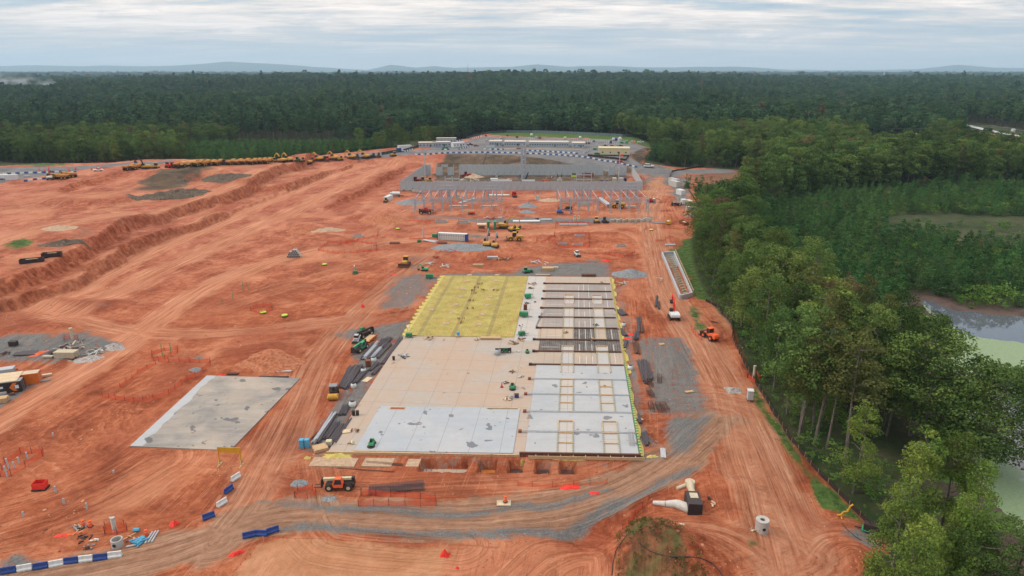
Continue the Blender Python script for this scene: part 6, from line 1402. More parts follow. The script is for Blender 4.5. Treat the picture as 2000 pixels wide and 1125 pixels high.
# dark pipe and bar bundles along the slab
i = 0
for (a, b, n, r, w, m) in [((738, 676), (753, 664), 9, .1, 2.2, 'rebar'), ((745, 680), (761, 661), 8, .12, 1.6, 'rebar'), ((707, 702), (729, 672), 5, .12, .9, 'rebar'), ((712, 702), (738, 670), 6, .13, 1.1, 'pipe_grey'), ((718, 704), (745, 671), 5, .13, .9, 'rebar'),
    ((725, 700), (751, 672), 6, .12, 1.2, 'pipe_grey'), ((738, 700), (762, 673), 6, .12, 1.0, 'rebar'), ((746, 712), (784, 662), 7, .11, 1.1, 'rebar'), ((666, 757), (687, 718), 7, .13, 1.6, 'rebar'), ((672, 760), (698, 717), 6, .14, 1.2, 'rebar'), ((677, 760), (704, 717), 5, .13, 1.0, 'rebar'),
    ((694, 749), (712, 727), 6, .13, 1.3, 'rebar'), ((722, 725), (738, 710), 6, .12, 1.1, 'rebar'), ((728, 733), (744, 716), 5, .12, .9, 'rebar'), ((668, 812), (677, 792), 7, .12, 1.8, 'rebar'), ((615, 864), (652, 810), 6, .14, 1.0, 'pipe_grey'), ((621, 866), (655, 812), 4, .14, .8, 'rebar'), ((637, 858), (658, 826), 6, .12, 1.4, 'rebar'),
    ((646, 864), (668, 830), 6, .12, 1.2, 'rebar'), ((652, 868), (684, 820), 5, .11, 1.0, 'rebar'), ((610, 858), (634, 832), 3, .09, .6, 'brown_steel'), ((1201, 605), (1217, 617), 6, .13, 1.4, 'rebar'), ((1211, 606), (1223, 616), 6, .13, 1.2, 'rebar'), ((1248, 651), (1245, 622), 4, .13, .7, 'rebar'), ((1254, 650), (1251, 621), 3, .12, .5, 'rebar'),
    ((1210, 643), (1222, 657), 6, .13, 1.5, 'rebar'), ((1239, 665), (1242, 648), 3, .13, .6, 'rebar'), ((1245, 665), (1246, 648), 4, .13, .8, 'rebar'), ((1219, 681), (1223, 667), 5, .14, .9, 'rebar'), ((1245, 692), (1241, 670), 6, .12, 1.6, 'brown_steel'), ((1260, 749), (1249, 707), 4, .17, 1.2, 'rebar'), ((1266, 746), (1256, 706), 4, .17, 1.1, 'rebar'),
    ((1272, 742), (1261, 706), 3, .16, .9, 'rebar'), ((1251, 828), (1246, 811), 4, .12, .8, 'rebar'), ((1263, 871), (1256, 847), 4, .13, .9, 'rebar'), ((1267, 868), (1261, 846), 3, .13, .6, 'rebar'), ((1281, 601), (1283, 579), 3, .13, .7, 'rebar'), ((1287, 605), (1287, 590), 3, .12, .6, 'rebar'), ((768, 706), (789, 690), 3, .05, .4, 'rebar')]:
    side = 'left' if a[0] < 900 else 'right'; where = 'beside the roller' if 640 < a[0] < 700 and a[1] > 730 and a[1] < 800 else 'by the near left slab corner' if a[0] < 700 and a[1] > 780 else 'near the green telehandler' if a[0] < 800 else 'by the right edge of the bays' if a[1] < 700 else 'in the right gravel yard'
    L = 'short' if abs(a[1]-b[1]) < 20 else 'long'; col = 'blue-grey' if m == 'pipe_grey' else 'rusty brown' if m == 'brown_steel' else 'dark grey'
    mk_rods(f'{L} {col} bundle of {n*2-1} bars {where}', a, b, n, r, w, m, 'rebar_bundle', 'rebar bundle', group='bar bundles along the slab')
mk_rods('two long grey bars lying on the slab aisle by the beams', on_slab(1047, 640), on_slab(1058, 612), 3, .06, .5, 'grey', 'steel_bar', 'steel bars', 1, world=True)
mk_rods('brown bars lying in front of the slab left part', (716, 902), (788, 909), 4, .06, .8, 'brown_steel', 'steel_bar', 'steel bars', 1)
mk_rods('thin bars on clay in front of the slab', (653, 915), (765, 921), 2, .05, .3, 'brown_steel', 'steel_bar', 'steel bars', 1)
# rebar ladders in the right yard
def mk_cage(label, px, py, L, w, h, rz, m='rebar', step=.3, dz=0):
    b = MB(); n = int(L/step)
    for k in range(n+1):
        x = -L/2+k*L/n
        for z in (.05, h): b.beam((x, -w/2, z), (x, w/2, z), .045)
        for y in (-w/2, w/2): b.beam((x, y, .05), (x, y, h), .045)
    k = max(2, int(w/step))
    for j in range(k+1):
        for z in (.05, h): b.beam((-L/2, -w/2+j*w/k, z+.03), (L/2, -w/2+j*w/k, z+.03), .045)
    o = b.build('rebar_cage', m); o.location = gl(px, py, dz); o.rotation_euler = (0, 0, rz); tag(o, label, 'rebar cage'); return o
mk_cage('large flat rebar cage lying on clay in front of the slab', 775, 956, 9.6, 2.6, .55, R(9), 'rebar', .26)
for px, py, rz, lab in ((1288, 742, 80, 'upper rusty ladder cage in the right gravel yard'), (1268, 750, 95, 'long ladder cage below the pipe bundles in the right yard'), (1270, 770, 95, 'second ladder cage under the long one in the right yard'), (1272, 797, 88, 'leftmost of three short ladder cages in the right yard'), (1287, 798, 92, 'middle of three short ladder cages in the right yard'), (1299, 798, 94, 'rightmost of three short ladder cages in the right yard')):
    mk_cage(lab, px, py, 3.6, 1.0, .8, R(rz), 'brown_steel', .45)
mk_cage('ladder cage standing on the front right corner of the slab', 1233, 862, 5, .9, .8, R(84), 'light_grey', .5, .45)
# goal-post frame
t = thing('warning_goalpost', 'yellow timber goalpost frame with a board at the grey pad', 'goalpost', put(451, 908), R(-4))
for x in (-2.1, 2.1):
    p = MB().bx(x-.09, x+.09, -.09, .09, 0, 3.6).build('post', 'yellow', t); b = MB(); b.beam((x, -.9, .05), (x, 0, 1.2), .1); b.beam((x, .9, .05), (x, 0, 1.2), .1); b.bx(x-.15, x+.15, -1, 1, 0, .1); b.build('brace', 'timber', p)
MB().bx(-2.2, 2.2, -.05, .05, 2.6, 3.7).build('board', 'yellow', t)
# near barriers, drums, pipes
barrier_row([(-90, 1132), (0, 1121), (120, 1103), (256, 1084)], 'plastic barrier in the unbroken row along the lower left haul road', 'row of barriers along the lower left haul road', 'white')
for px, py, c, a, lab in ((461, 936, 'white', 62, 'uppermost white plastic barrier below the yellow goalpost'), (447, 960, 'blue', 68, 'blue plastic barrier between two white ones'), (434, 986, 'white', 60, 'white plastic barrier between two blue ones'), (408, 1012, 'blue', 38, 'blue plastic barrier standing alone on the haul road edge'),
    (487, 1049, 'blue', 22, 'blue plastic barrier leftmost of three at the road fork'), (511, 1046, 'blue', -3, 'middle blue plastic barrier of three at the road fork'), (533, 1040, 'blue', 32, 'tilted blue plastic barrier rightmost at the road fork')):
    barrier(*put(px, py), R(a), c, lab, 'loose barriers at the haul road fork')
for px, py, lab in ((163, 1027, 'orange and white traffic drum left of a pair'), (177, 1028, 'orange and white traffic drum right of a pair'), (286, 1046, 'orange and white traffic drum behind grey pipes')): mk_drum(lab, put(px, py), 'traffic drums at the lower left corner')
mk_boxlid('pale steel plate under a traffic drum', 984, 983, 2.4, 1.5, .12, 'tan', 'pale_timber', 0, 'steel_plate', 'steel plate'); mk_drum('orange and white traffic drum on a pale plate', gl(987, 981, .12))
for px, py, lab in ((158, 524, 'x'),): pass
def mk_ring(label, px, py, ro=1.0, h=1.5, th=.15, m='concrete', name='manhole_ring', cat='manhole ring', dz=0, lidh=0):
    t = thing(name, label, cat, gl(px, py, dz)); MB().ring(0, 0, 0, h, ro, ro-th, 24).build('ring', m, t)
    if lidh: MB().ring(0, 0, h+.003, h+lidh, ro*1.02, ro*.4, 24).build('cover', m, t)
    MB().tube((0, 0, -.05), (0, 0, .04), ro*1.02, n=24).build('base', m, t); MB().tube((0, -ro-.02, h*.5), (0, -ro+.03, h*.5), .28, n=12).build('pipe_hole', 'dark', t); return t
mk_ring('open concrete manhole ring with a round side hole', 230, 1066, .85, 1.25); mk_ring('concrete manhole cylinder standing on clay at the right', 1487, 1037, 1.0, 1.9, lidh=.25)
t = thing('vent_riser', 'tall white ribbed riser pipe inside orange netting', 'riser pipe', put(225, 1040)); b = MB(); b.tube((0, 0, 0), (0, 0, 2.6), .28, n=14)
for k in range(12): b.tube((0, 0, .2+k*.2), (0, 0, .28+k*.2), .33, n=14)
b.build('pipe', 'off_white', t); MB().tube((-.45, 0, 2.75), (.45, 0, 2.75), .16, n=10).tube((0, 0, 2.6), (0, 0, 2.8), .3, n=12).build('cap', 'off_white', t)
t = thing('vent_riser', 'tall tan riser pipe inside netting at the left gravel yard', 'riser pipe', put(142, 663)); MB().tube((0, 0, 0), (0, 0, 3.0), .35, n=12).tube((0, 0, 3.0), (0, 0, 3.3), .45, n=12).build('pipe', 'tan', t)
t = thing('vent_riser', 'tan riser post inside orange netting by the wood edge', 'riser pipe', put(1472, 738)); MB().tube((0, 0, 0), (0, 0, 3.2), .32, n=12).build('pipe', 'tan', t)
for px, py, h in ((109, 962, 1.3), (125, 984, 1.1), (170, 995, 1.3), (46, 1009, 1.0), (222, 924, .6), (104, 852, .8)): tag(o := MB().bx(-.12, .12, -.12, .12, -.3, h).tube((0, 0, h), (0, 0, h+.03), .1, n=8).build('pipe_stub', 'light_grey'), f'grey pipe stub about {h} m tall sticking out of bare clay', 'pipe stub', 'pipe stubs in the lower left clay'); o.location = put(px, py); o.rotation_euler = (.05, .08, 0)
for px, py, h in ((18, 916, 2.2), (15, 931, 2.2), (30, 917, 1.6), (38, 905, 1.3), (55, 897, 1.5)): tag(o := MB().tube((0, 0, -.3), (0, 0, h), .14, n=8).tube((0, 0, h), (0, 0, h+.04), .16, n=8).build('pipe_stub', 'light_grey'), 'grey pipe stub inside the orange netting at the left edge', 'pipe stub', 'pipe stubs inside the left netting'); o.location = put(px, py); o.rotation_euler = (.03, -.05, 0)
mk_rods('pair of long grey pipes beside the traffic drum', (290, 1062), (303, 1040), 3, .14, 1.3, 'light_grey', 'pipe_stack', 'pipes', 1); mk_rods('heap of bright blue pipes beside the concrete ring', (262, 1066), (283, 1052), 6, .13, 1.6, 'cyan', 'pipe_stack', 'pipes', 2, spread=.6); mk_rods('single grey pipe at the road edge', (248, 1069), (273, 1065), 1, .13, .3, 'light_grey', 'pipe_stack', 'pipes', 1)
mk_rods('single short fat blue pipe behind the pipe heap', (262, 1038), (273, 1038), 1, .3, .3, 'cyan', 'pipe_piece', 'pipe', 1); mk_junk('tan timber offcuts beside the blue pipes', 264, 1056, 1.3, 0, 3, ('pale_timber', 'timber', 'corten'), 'timber_offcuts', 'offcuts', 12); mk_junk('thin wire heap beside the traffic drums', 158, 1032, 1.4, 0, 2, ('dark', 'grey', 'timber'), 'wire_heap', 'wire', 16, .3)
mk_junk('black pipe elbows lying on clay', 162, 1052, 1.3, 0, 8, ('dark', 'black_paint'), 'pipe_elbows', 'pipe fittings', 8); mk_junk('grey and black rags on clay', 172, 1070, .7, 0, 9, ('dark', 'grey'), 'rag_heap', 'rags', 6); mk_junk('small pale debris by the concrete ring', 184, 1057, .6, 0, 9, ('timber', 'white'), 'rubble_bits', 'debris', 6)
mk_lumber('single timber prop leaning by the concrete ring', 250, 1050, 2.6, .25, .1, 1.0); mk_pile('netting_heap', 'crumpled red netting on the road edge', 'netting', 340, 1024, .75, .8, 'bright_red', 1, 0, 3, .9); mk_pile('netting_heap', 'crumpled red netting strip at the lower left', 'netting', 120, 1046, .5, .3, 'bright_red', 2.2, 0, 4, .9)
mk_pile('netting_heap', 'long red netting strip lying in the lower left', 'netting', 145, 1042, .3, .25, 'hi_orange', 5, .4, 5, .9); mk_pile('netting_heap', 'crumpled bright red netting below the long cord line', 'netting', 869, 1084, .65, .9, 'bright_red', 1.2, 0, 6, .9); mk_pile('netting_heap', 'thin red netting scrap near the bottom edge', 'netting', 893, 1110, .28, .3, 'bright_red', 1, 0, 7, .9); mk_pile('netting_heap', 'crumpled red netting right of the lower left road', 'netting', 463, 1082, .5, .5, 'bright_red', 2.2, .6, 8, .9)
mk_pile('netting_heap', 'bright red netting heap beside the bays right margin', 'netting', 1232, 653, .8, .4, 'bright_red', 1.4, 0, 9, .9); mk_pile('netting_heap', 'red netting strip beside the bays right margin', 'netting', 1225, 661, .5, .3, 'bright_red', 3, 0, 9, .9); mk_pile('netting_heap', 'red netting heap on clay north of the bays', 'netting', 1184, 509, .9, .6, 'bright_red', 2.4, -.2, 10, .9)
mk_pile('netting_heap', 'red netting heap west of the bulldozer', 'netting', 770, 536, .8, .5, 'bright_red', 1, 0, 12, .9); mk_pile('netting_heap', 'small upright red netting on open clay', 'netting', 708, 600, .6, .9, 'bright_red', 1, 0, 12, .9); mk_pile('netting_heap', 'orange netting heap in the left gravel yard', 'netting', 78, 690, .9, .5, 'hi_orange', 2.4, .7, 13, .9)
mk_pile('netting_heap', 'crumpled red netting on the long low net', 'netting', 1113, 952, .7, .4, 'bright_red', 2.4, 0, 14, .9); mk_pile('netting_heap', 'red netting scrap near the gravel road edge', 'netting', 1161, 963, .5, .35, 'bright_red', 2.2, .2, 15, .9); mk_pile('netting_heap', 'bright red bundle behind the grey pad corner', 'netting', 433, 733, .5, .5, 'bright_red', 1.8, 0, 16, .9)
t = thing('trench_box', 'red open steel box with dark base on the lower left clay', 'box', put(80, 955), R(5)); b = MB(); b.bx(-1, 1, -.75, -.68, .35, 1.5); b.bx(-1, 1, .68, .75, .35, 1.5); b.bx(-1, -.93, -.68, .68, .35, 1.5); b.bx(.93, 1, -.68, .68, .35, 1.5); b.build('wall', 'bright_red', t); MB().box(0, 0, .2, 2.3, 1.7, .3).build('base', 'dark', t)
# orange netting
mk_net('long rectangle of sagging orange netting in front of the rebar cage', [(706, 968), (851, 978), (853, 990), (700, 989)], 1.4, True, .35)
mk_net('long low red netting in the ditch in front of the slab', [(1012, 948), (1040, 950), (1080, 952), (1120, 950), (1186, 945)], 1.1, sag=.6); mk_net('orange netting running down the bank beside the gravel road', [(1268, 978), (1240, 1008), (1216, 1034)], 1.1); mk_net('orange netting ring round the white riser pipe', [(205, 1044), (206, 1034), (243, 1030), (247, 1036), (230, 1045)], 1.4, True, .3)
mk_net('orange netting enclosure round grey stubs at the left edge', [(0, 932), (10, 905), (40, 886), (84, 886), (84, 892), (50, 912), (20, 930)], 1.4, True, .3); mk_net('small orange netting enclosure round green stakes', [(297, 702), (298, 693), (322, 685), (348, 684), (347, 690), (322, 702), (300, 706)], 1.3, True, .3); mk_net('long orange netting curve round the dirt mound left of the pad', [(310, 706), (410, 708), (412, 714), (365, 743), (330, 770), (300, 781), (262, 786), (225, 781), (201, 776)], 1.3, False, .3)
mk_net('thin orange netting along the left side of the dirt mound', [(305, 712), (270, 730), (234, 757)], 1.1, False, .4); mk_net('small orange netting ring by the lime pipe cap', [(490, 608), (500, 599), (530, 598), (531, 606), (512, 613)], 1.2, True, .3); mk_net('orange netting round the pit beside the telehandler', [(577, 972), (582, 958), (612, 958), (617, 966), (600, 974)], 1.2, True, .3)
mk_net('orange netting round the west drain pit', [(622, 490), (640, 475), (690, 472), (735, 478), (736, 490), (660, 496)], 1.2, True, .3); mk_net('orange netting round the small drain on the rise', [(665, 478), (700, 470), (738, 462), (739, 450)], 1.1, False, .3); mk_net('large orange netting round the long drain pit', [(1083, 458), (1150, 456), (1151, 484), (1092, 482), (1082, 470)], 1.3, True, .3); mk_net('orange netting left of the long drain pit', [(1058, 474), (1083, 462)], 1.2, False, .3)
mk_net('orange netting round the three drains behind the long pit', [(1085, 448), (1086, 436), (1150, 436), (1153, 441)], 1.2, False, .3); mk_net('orange netting line north of the bays', [(1150, 497), (1190, 497), (1220, 503), (1240, 494)], 1.1, False, .4); mk_net('orange netting by the lime cap at the east road', [(1260, 451), (1261, 446), (1281, 449)], 1.3, False, .3)
mk_net('orange netting along the stockpile by the screen wall yard', [(780, 434), (800, 432), (840, 436)], 1.2, False, .4); mk_net('orange netting beside the white restroom block', [(800, 468), (830, 468), (860, 467)], 1.1, False, .3); mk_net('orange netting by the riser at the wood edge', [(1460, 738), (1475, 748), (1486, 742), (1478, 730)], 1.1, True, .3); mk_net('orange netting by the wheel loader', [(1348, 640), (1357, 655), (1370, 665)], 1.2, False, .3)
mk_net('orange netting round the riser in the left gravel yard', [(125, 668), (126, 662), (152, 661), (153, 667)], 1.2, False, .3); mk_net('orange netting between the east road and the drains', [(1280, 472), (1300, 471)], 1.1); mk_net('orange netting low on clay south of the yellow excavators', [(850, 495), (880, 489), (900, 495)], .9, False, .4); mk_net('orange netting by the trench shields', [(893, 441), (896, 431)], 1.2); mk_net('orange netting along the shields far side', [(945, 431), (972, 428)], 1.2)
mk_flagline('line of small red flags along the front of the slab', [(810, 893), (960, 896), (1140, 899)], .8, 'bright_red'); mk_flagline('line of orange flags along the tan pad at the bottom', [(515, 1058), (640, 1062), (760, 1068), (856, 1070)], 1.2); mk_flagline('line of red flags on the left of the tan pad', [(462, 1122), (490, 1090), (512, 1060)], .9, 'bright_red'); mk_flagline('line of red flags north of the dug area', [(860, 498), (900, 495), (960, 496), (998, 506)], 1.3, 'bright_red')
mk_flagline('line of tiny red flags on open clay west of the slab', [(641, 529), (700, 531), (760, 532)], 1.5, 'bright_red'); mk_flagline('red flags inside the left foundation pit', [(822, 914), (905, 915)], .9, 'bright_red')
# stakes, caps
for k, (px, py, h) in enumerate([(475, 568, 3.2), (485, 566, 2), (455, 583, 2), (434, 594, 1.8), (318, 698, 3.6), (334, 687, 2.6), (728, 487, 2.4), (691, 488, 1.4), (702, 487, 1.2), (583, 494, 1.5)]):
    tag(o := MB().bx(-.07, .07, -.07, .07, -.2, h*.8).tube((0, 0, h*.8), (0, 0, h), .09, n=6).build('survey_stake', 'lift_green' if k not in (6,) else 'light_grey'), f'thin green survey stake {h} m tall standing in clay', 'survey stake', 'survey stakes'); o.location = put(px, py); o['label'] = ['tallest green stake of the pair on the clay rise', 'shorter green stake of the pair on the clay rise', 'green stake with dark top left of the pair', 'green stake furthest down the rise', 'tallest green stake inside the small netting', 'green stake at the small netting right end', 'grey-green post beside the west drain pit', 'green stake inside the west drain netting', 'short green stake inside the west drain netting', 'green stake behind the pyramid of pipes'][k]
for k, (px, py) in enumerate([(514, 612), (556, 618), (634, 518), (777, 448), (1011, 448), (1272, 450)]):
    lab = ['inside a small netting ring', 'on open clay beside the ringed one', 'inside netting by the pipe pyramid', 'on clay southwest of the screen wall', 'beside the yellow excavators', 'by the east road netting'][k]
    t = thing('capped_pipe', f'lime green capped pipe {lab}', 'pipe cap', put(px, py)); MB().tube((0, 0, .35), (0, 0, .6), .95, .85, 18).build('lid', 'lime', t); MB().tube((0, 0, 0), (0, 0, .35), .85, .9, 18).build('pipe', 'dark', t)
b = MB(); c = MB()                                               # pipe pyramid
for l in range(4):
    for k in range(6-l if l < 3 else 2):
        y = (k-(5-l)/2)*.9; b.at(1.2, y, .45+l*.76, ry=R(-90)).ring(0, 0, 0, 2.4, .44, .32, 14); c.at(0, y, .45+l*.76, ry=R(-90)).tube((0, 0, -.9), (0, 0, .9), .33, n=10)
t = thing('pipe_pyramid', 'pyramid of stacked grey concrete pipes on open clay', 'pipe stack', put(575, 502), R(92)); b.build('pipe', 'concrete', t); c.build('bore_shade', 'dark', t)  # dark plugs painted in place of the shade inside the pipes
mk_pile('boulder', 'single brown boulder on open clay', 'boulder', 588, 536, .8, 1.0, 'clay_heap', 1, 0, 2, .2)
for px, py, lab in ((699, 463, 'dark square drain box in a dug pit'), (905, 436, 'dark drain box near the grey strip'), (943, 434, 'drain slab left of the trench shields'), (862, 434, 'flat drain slab by the grey strip'), (925, 440, 'x')):
    if lab != 'x': mk_boxlid(lab, px, py, 4 if px < 800 else 5.5, 2.6, 1.0, 'concrete', 'brown_steel')
for px, py, lab in ((1101, 440, 'leftmost of three pale drain slabs'), (1119, 440, 'middle of three pale drain slabs'), (1138, 440, 'rightmost of three pale drain slabs'), (1132, 461, 'drain slab at the top of the long pit'), (1098, 477, 'left drain slab below the long pit'), (1128, 479, 'right drain slab below the long pit'), (1213, 481, 'grey drain box on the east clay'), (771, 476, 'red-brown drain lid on the west clay'), (864, 476, 'red-brown drain lid by the gravel heap'), (962, 504, 'white drain frame north of the slab'), (1309, 480, 'pale drain slab by the east road')):
    mk_boxlid(lab, px, py, 4.2, 1.7, .7, 'concrete' if 'red' not in lab else 'corten', 'light_grey' if 'white' in lab or 'pale' in lab else 'brown_steel')
mk_lumber('timber form frame in the dug area behind the slab', 1070, 528, 4, 2.4, 1.2, 0); mk_lumber('timber form beside the dug area', 934, 521, 4, 1.2, 1.0, 0, 'timber'); mk_lumber('tan block pile on gravel behind the slab', 1085, 524, 2, 1, .5, 0, 'pale_timber'); mk_junk('red and brown forms north of the dug area', 984, 507, 3.0, 0, 4, ('timber', 'corten', 'brown_steel'), 'form_heap', 'forms', 20, 1.2)
mk_junk('pale slabs in the dug area', 868, 520, 3.0, 0, 6, ('white', 'light_grey', 'tan'), 'slab_pieces', 'debris', 9); mk_junk('red machine parts northwest of the dug area', 852, 504, 2, 0, 7, ('corten', 'dark', 'bright_red'), 'machine_parts', 'parts', 14, 1.4); mk_junk('pale boards beside the green excavator', 842, 514, 2.5, 0, 7, ('light_grey', 'white', 'timber'), 'board_heap', 'boards', 12)
mk_junk('grey posts standing in a row on gravel', 1060, 514, 4, 0, 12, ('white', 'light_grey'), 'conduit_cluster', 'conduits', 8, .6); mk_junk('boards on the clay east of the bays', 1215, 555, 3, 0, 11, ('timber', 'light_grey', 'corten'), 'board_heap', 'boards', 16); mk_junk('white block and sand on the east clay', 1291, 546, 1.6, 0, 13, ('white', 'light_grey', 'pale_timber'), 'block_heap', 'blocks', 8, 1.4)
for px, py, lab in ((1190, 556, 'yellow film bundle at the far right slab corner'),): mk_pile('film_heap', lab, 'film', px+8, py, 1.0, .6, 'yellow_film', .7, 1.3, 3, .8)
mk_pile('film_heap', 'crumpled yellow film at the near left slab corner', 'film', 657, 891, 1.3, .45, 'yellow_film', 2.4, 0, 4, .8); mk_pile('film_heap', 'small yellow film heap beside the blue toilets', 'film', 600, 895, .6, .5, 'yellow_film', 1.2, 0, 5, .8); mk_pile('film_heap', 'small yellow film at the front pits', 'film', 1020, 906, .35, .6, 'yellow_film', 1, 0, 5, .8); mk_pile('film_heap', 'long yellow film along the front edge', 'film', 1110, 898, .4, .3, 'yellow_film', 8, 0, 5, .8); mk_pile('film_heap', 'yellow film on the slab by the timber stack', 'film', 981, 663, .7, .3, 'yellow_film', 1.6, 0, 5, .8); mk_pile('film_heap', 'yellow film at the front right corner', 'film', 1273, 892, .6, .3, 'yellow_film', 2, .3, 5, .8)
mk_pile('gravel_pile', 'small grey gravel pile beside the telehandler', 'gravel pile', 585, 944, 1.3, .6, 'gravel_heap', 1.3, 0, 2); mk_pile('gravel_pile', 'thin grey gravel spread on clay in front of the road', 'gravel pile', 643, 974, 1.0, .2, 'gravel_heap', 1.5, 0, 3); mk_pile('gravel_pile', 'grey gravel cone beside the haul road', 'gravel pile', 1229, 536, 5, 2.2, 'gravel_heap', 1.4, 0, 4, .1)
mk_pile('gravel_pile', 'dark grey gravel pile beyond the clay road', 'gravel pile', 905, 484, 7, 2.0, 'gravel_heap', 2.0, 0, 5); mk_pile('gravel_pile', 'grey gravel pile at the left rack', 'gravel pile', 802, 397, 6, 2.2, 'gravel_heap', 1.5, 0, 6, .1); mk_pile('gravel_pile', 'grey gravel cone between the racks', 'gravel pile', 1031, 403, 5, 2.4, 'gravel_heap', 1.1, 0, 7, .1); mk_pile('gravel_pile', 'small grey gravel pile below the cone', 'gravel pile', 1030, 414, 4, 1.2, 'gravel_heap', 1.2, 0, 8, .1)
mk_pile('gravel_pile', 'pale sand pile between the racks', 'sand pile', 1073, 391, 5, 1.4, 'sand_heap', 1.5, 0, 9); mk_pile('gravel_pile', 'brown-grey stockpile left of the grey strip', 'gravel pile', 753, 427, 9, 2.2, 'clay_heap', 1.5, 0, 10); mk_pile('gravel_pile', 'small grey pile in the netted dirt mound', 'gravel pile', 381, 723, 1.2, .6, 'gravel_heap', 1.3, 0, 11); mk_pile('rubble_pile', 'white rubble heap beside the left gravel yard', 'rubble', 225, 678, 2.2, .9, 'rubble', 1.2, -.4, 12, .8)
mk_pile('rubble_pile', 'pale concrete slab rubble by the left timber stacks', 'rubble', 170, 702, 2.4, .5, 'rubble', 1.6, .2, 13, .8); mk_pile('rubble_pile', 'pale rock heap on the clay slope', 'rubble', 640, 450, 4, 1.4, 'sand_heap', 1.8, .1, 14, .8); mk_pile('rubble_pile', 'white gravel heap on the haul road edge', 'rubble', 1432, 762, 1.8, .6, 'rubble', 1.3, 0, 15, .6)
mk_pile('rubble_pile', 'pale cone of spoil on the left terrace', 'spoil heap', 118, 446, 4.5, 1.6, 'sand_heap', 1.6, 0, 16); mk_pile('spoil_heap', 'dark spoil heap on the upper terrace', 'spoil heap', 318, 386, 8, 3.0, 'dark_heap', 2.2, .35, 17, .6); mk_pile('spoil_heap', 'long dark spoil heap above the terrace road', 'spoil heap', 352, 378, 8, 2.6, 'dark_heap', 1.9, .2, 18, .6); mk_pile('spoil_heap', 'dark brown spoil heap behind the long one', 'spoil heap', 440, 346, 7, 2.0, 'dark_heap', 2.4, .1, 19, .4)
mk_pile('spoil_heap', 'dark rubble heap beside the dark dumpster', 'spoil heap', 128, 475, 3.6, 1.2, 'dark_heap', 2.2, .35, 20, .8); mk_pile('spoil_heap', 'brown spoil heap on the left terrace', 'spoil heap', 358, 354, 3.2, 1.6, 'dark_heap', 1.3, 0, 21, .5); mk_pile('clay_mound', 'brown clay mound left of the pipe yard', 'clay mound', 530, 705, 5.5, 1.6, 'clay_heap', 1.5, 0, 22, .5)
mk_pile('clay_mound', 'clay mound on the slope above the pipe pyramid', 'clay mound', 590, 450, 5, 1.5, 'clay_heap', 1.6, .2, 23, .6)
for px, py, lab, rz in ((102, 501, 'dark grey dumpster on the left terrace edge', .3), (63, 513, 'low dark dumpster left of the other on the terrace', .4)): mk_dumpster(lab, 'black_paint', put(px, py), rz, 6.0 if px > 80 else 7.0)
t = thing('dark_box', 'small dark box on the left gravel yard', 'box', put(27, 675)); MB().box(0, 0, .6, 1.9, 1.2, 1.1).build('body', 'black_paint', t, .05); MB().box(0, 0, 1.2, 2.0, 1.3, .1).build('lid', 'dark', t)
mk_lumber('flat dark rebar mat on the left gravel yard', 54, 688, 5.5, 4, .12, .1, 'rebar', 'rebar_mat'); mk_lumber('tall grey timber stack in the left gravel yard', 131, 697, 5.2, 2.2, 1.6, 0, 'tan'); mk_lumber('pale beam beside the flat rebar mat', 94, 698, 2.6, .8, .4, 0, 'tan'); mk_junk('mixed timber and scrap behind the tall timber stack', 133, 681, 4.2, 0, 17, ('tan', 'grey', 'brown_steel'), 'scrap_heap', 'scrap heap', 44, .8)
mk_junk('dark wire coil beside the timber stack', 102, 691, .9, 0, 18, ('dark', 'black_paint'), 'wire_coil', 'wire coil', 12, .8); mk_junk('brown brush heap at the left edge', 8, 692, 1.5, 0, 19, ('brown_steel', 'dark'), 'scrap_heap', 'scrap heap', 12, .8); mk_junk('rusty spiky scrap below the timber stack', 143, 703, 1.0, 0, 20, ('brown_steel', 'dark'), 'scrap_heap', 'scrap heap', 10, .8); mk_junk('rubble and pipes between timber stack and rubble heap', 185, 688, 2.5, 0, 21, ('grey', 'tan', 'white'), 'scrap_heap', 'scrap heap', 24, .5)
# left container yard
c1 = mk_container('orange shipping container with a pale lean-to roof at the left edge', 'orange', 6.1, put(51, 748), R(20), roof='tan'); c2 = mk_container('black shipping container with an orange arrow at the left edge', 'black_paint', 6.1, put(17, 764), R(20), roof='grey')
t = thing('lean_to_roof', 'pale board roof spanning the black and orange containers', 'roof', (c1.location.x-1.9, c1.location.y-2.4, 0), R(20)); b = MB()
for k in range(3): b.at(0, -1.9+k*1.85, 2.75+k*.02).box(0, 0, 0, 4.6, 1.8, .1)
b.build('board', 'pale_timber', t); b = MB(); b.beam((-2, -2.6, 0), (-2, -2.6, 2.7), .12); b.beam((2, -2.6, 0), (2, -2.6, 2.7), .12); b.build('post', 'timber', t)
d = MB(); d.prism([(1.4, .35), (2.2, .35), (1.55, 1.3), (2.3, 2.35), (1.5, 2.35), (.65, 1.3)], -1.245, -1.225); d.build('arrow', 'orange', c2); MB().box(2.15, -1.235, 1.35, .75, .05, .8).build('placard', 'white', c2)
MB().box(-1.2, -1.235, 1.5, 1.4, .04, .5).build('placard', 'white', c2)
mk_lumber('pale timber bundle right of the orange container', 90, 735, 2.4, .8, .6, .5, 'pale_timber'); mk_lumber('grey steel rack behind the orange container', 10, 727, 4, 2.2, 1.0, .4, 'light_grey'); mk_lumber('open timber crate at the left edge', 5, 785, 2.2, 1.8, 1.2, .3, 'timber'); mk_lumber('white sheets in front of the black container', 3, 768, 2.5, 2, .5, .3, 'off_white'); mk_junk('small rusty machine in front of the black container', 22, 772, .9, 0, 22, ('corten', 'dark', 'brown_steel'), 'machine_parts', 'parts', 12, .9); mk_lumber('flat metal grate right of the orange container', 88, 743, 2, 1.2, .12, .4, 'grey')
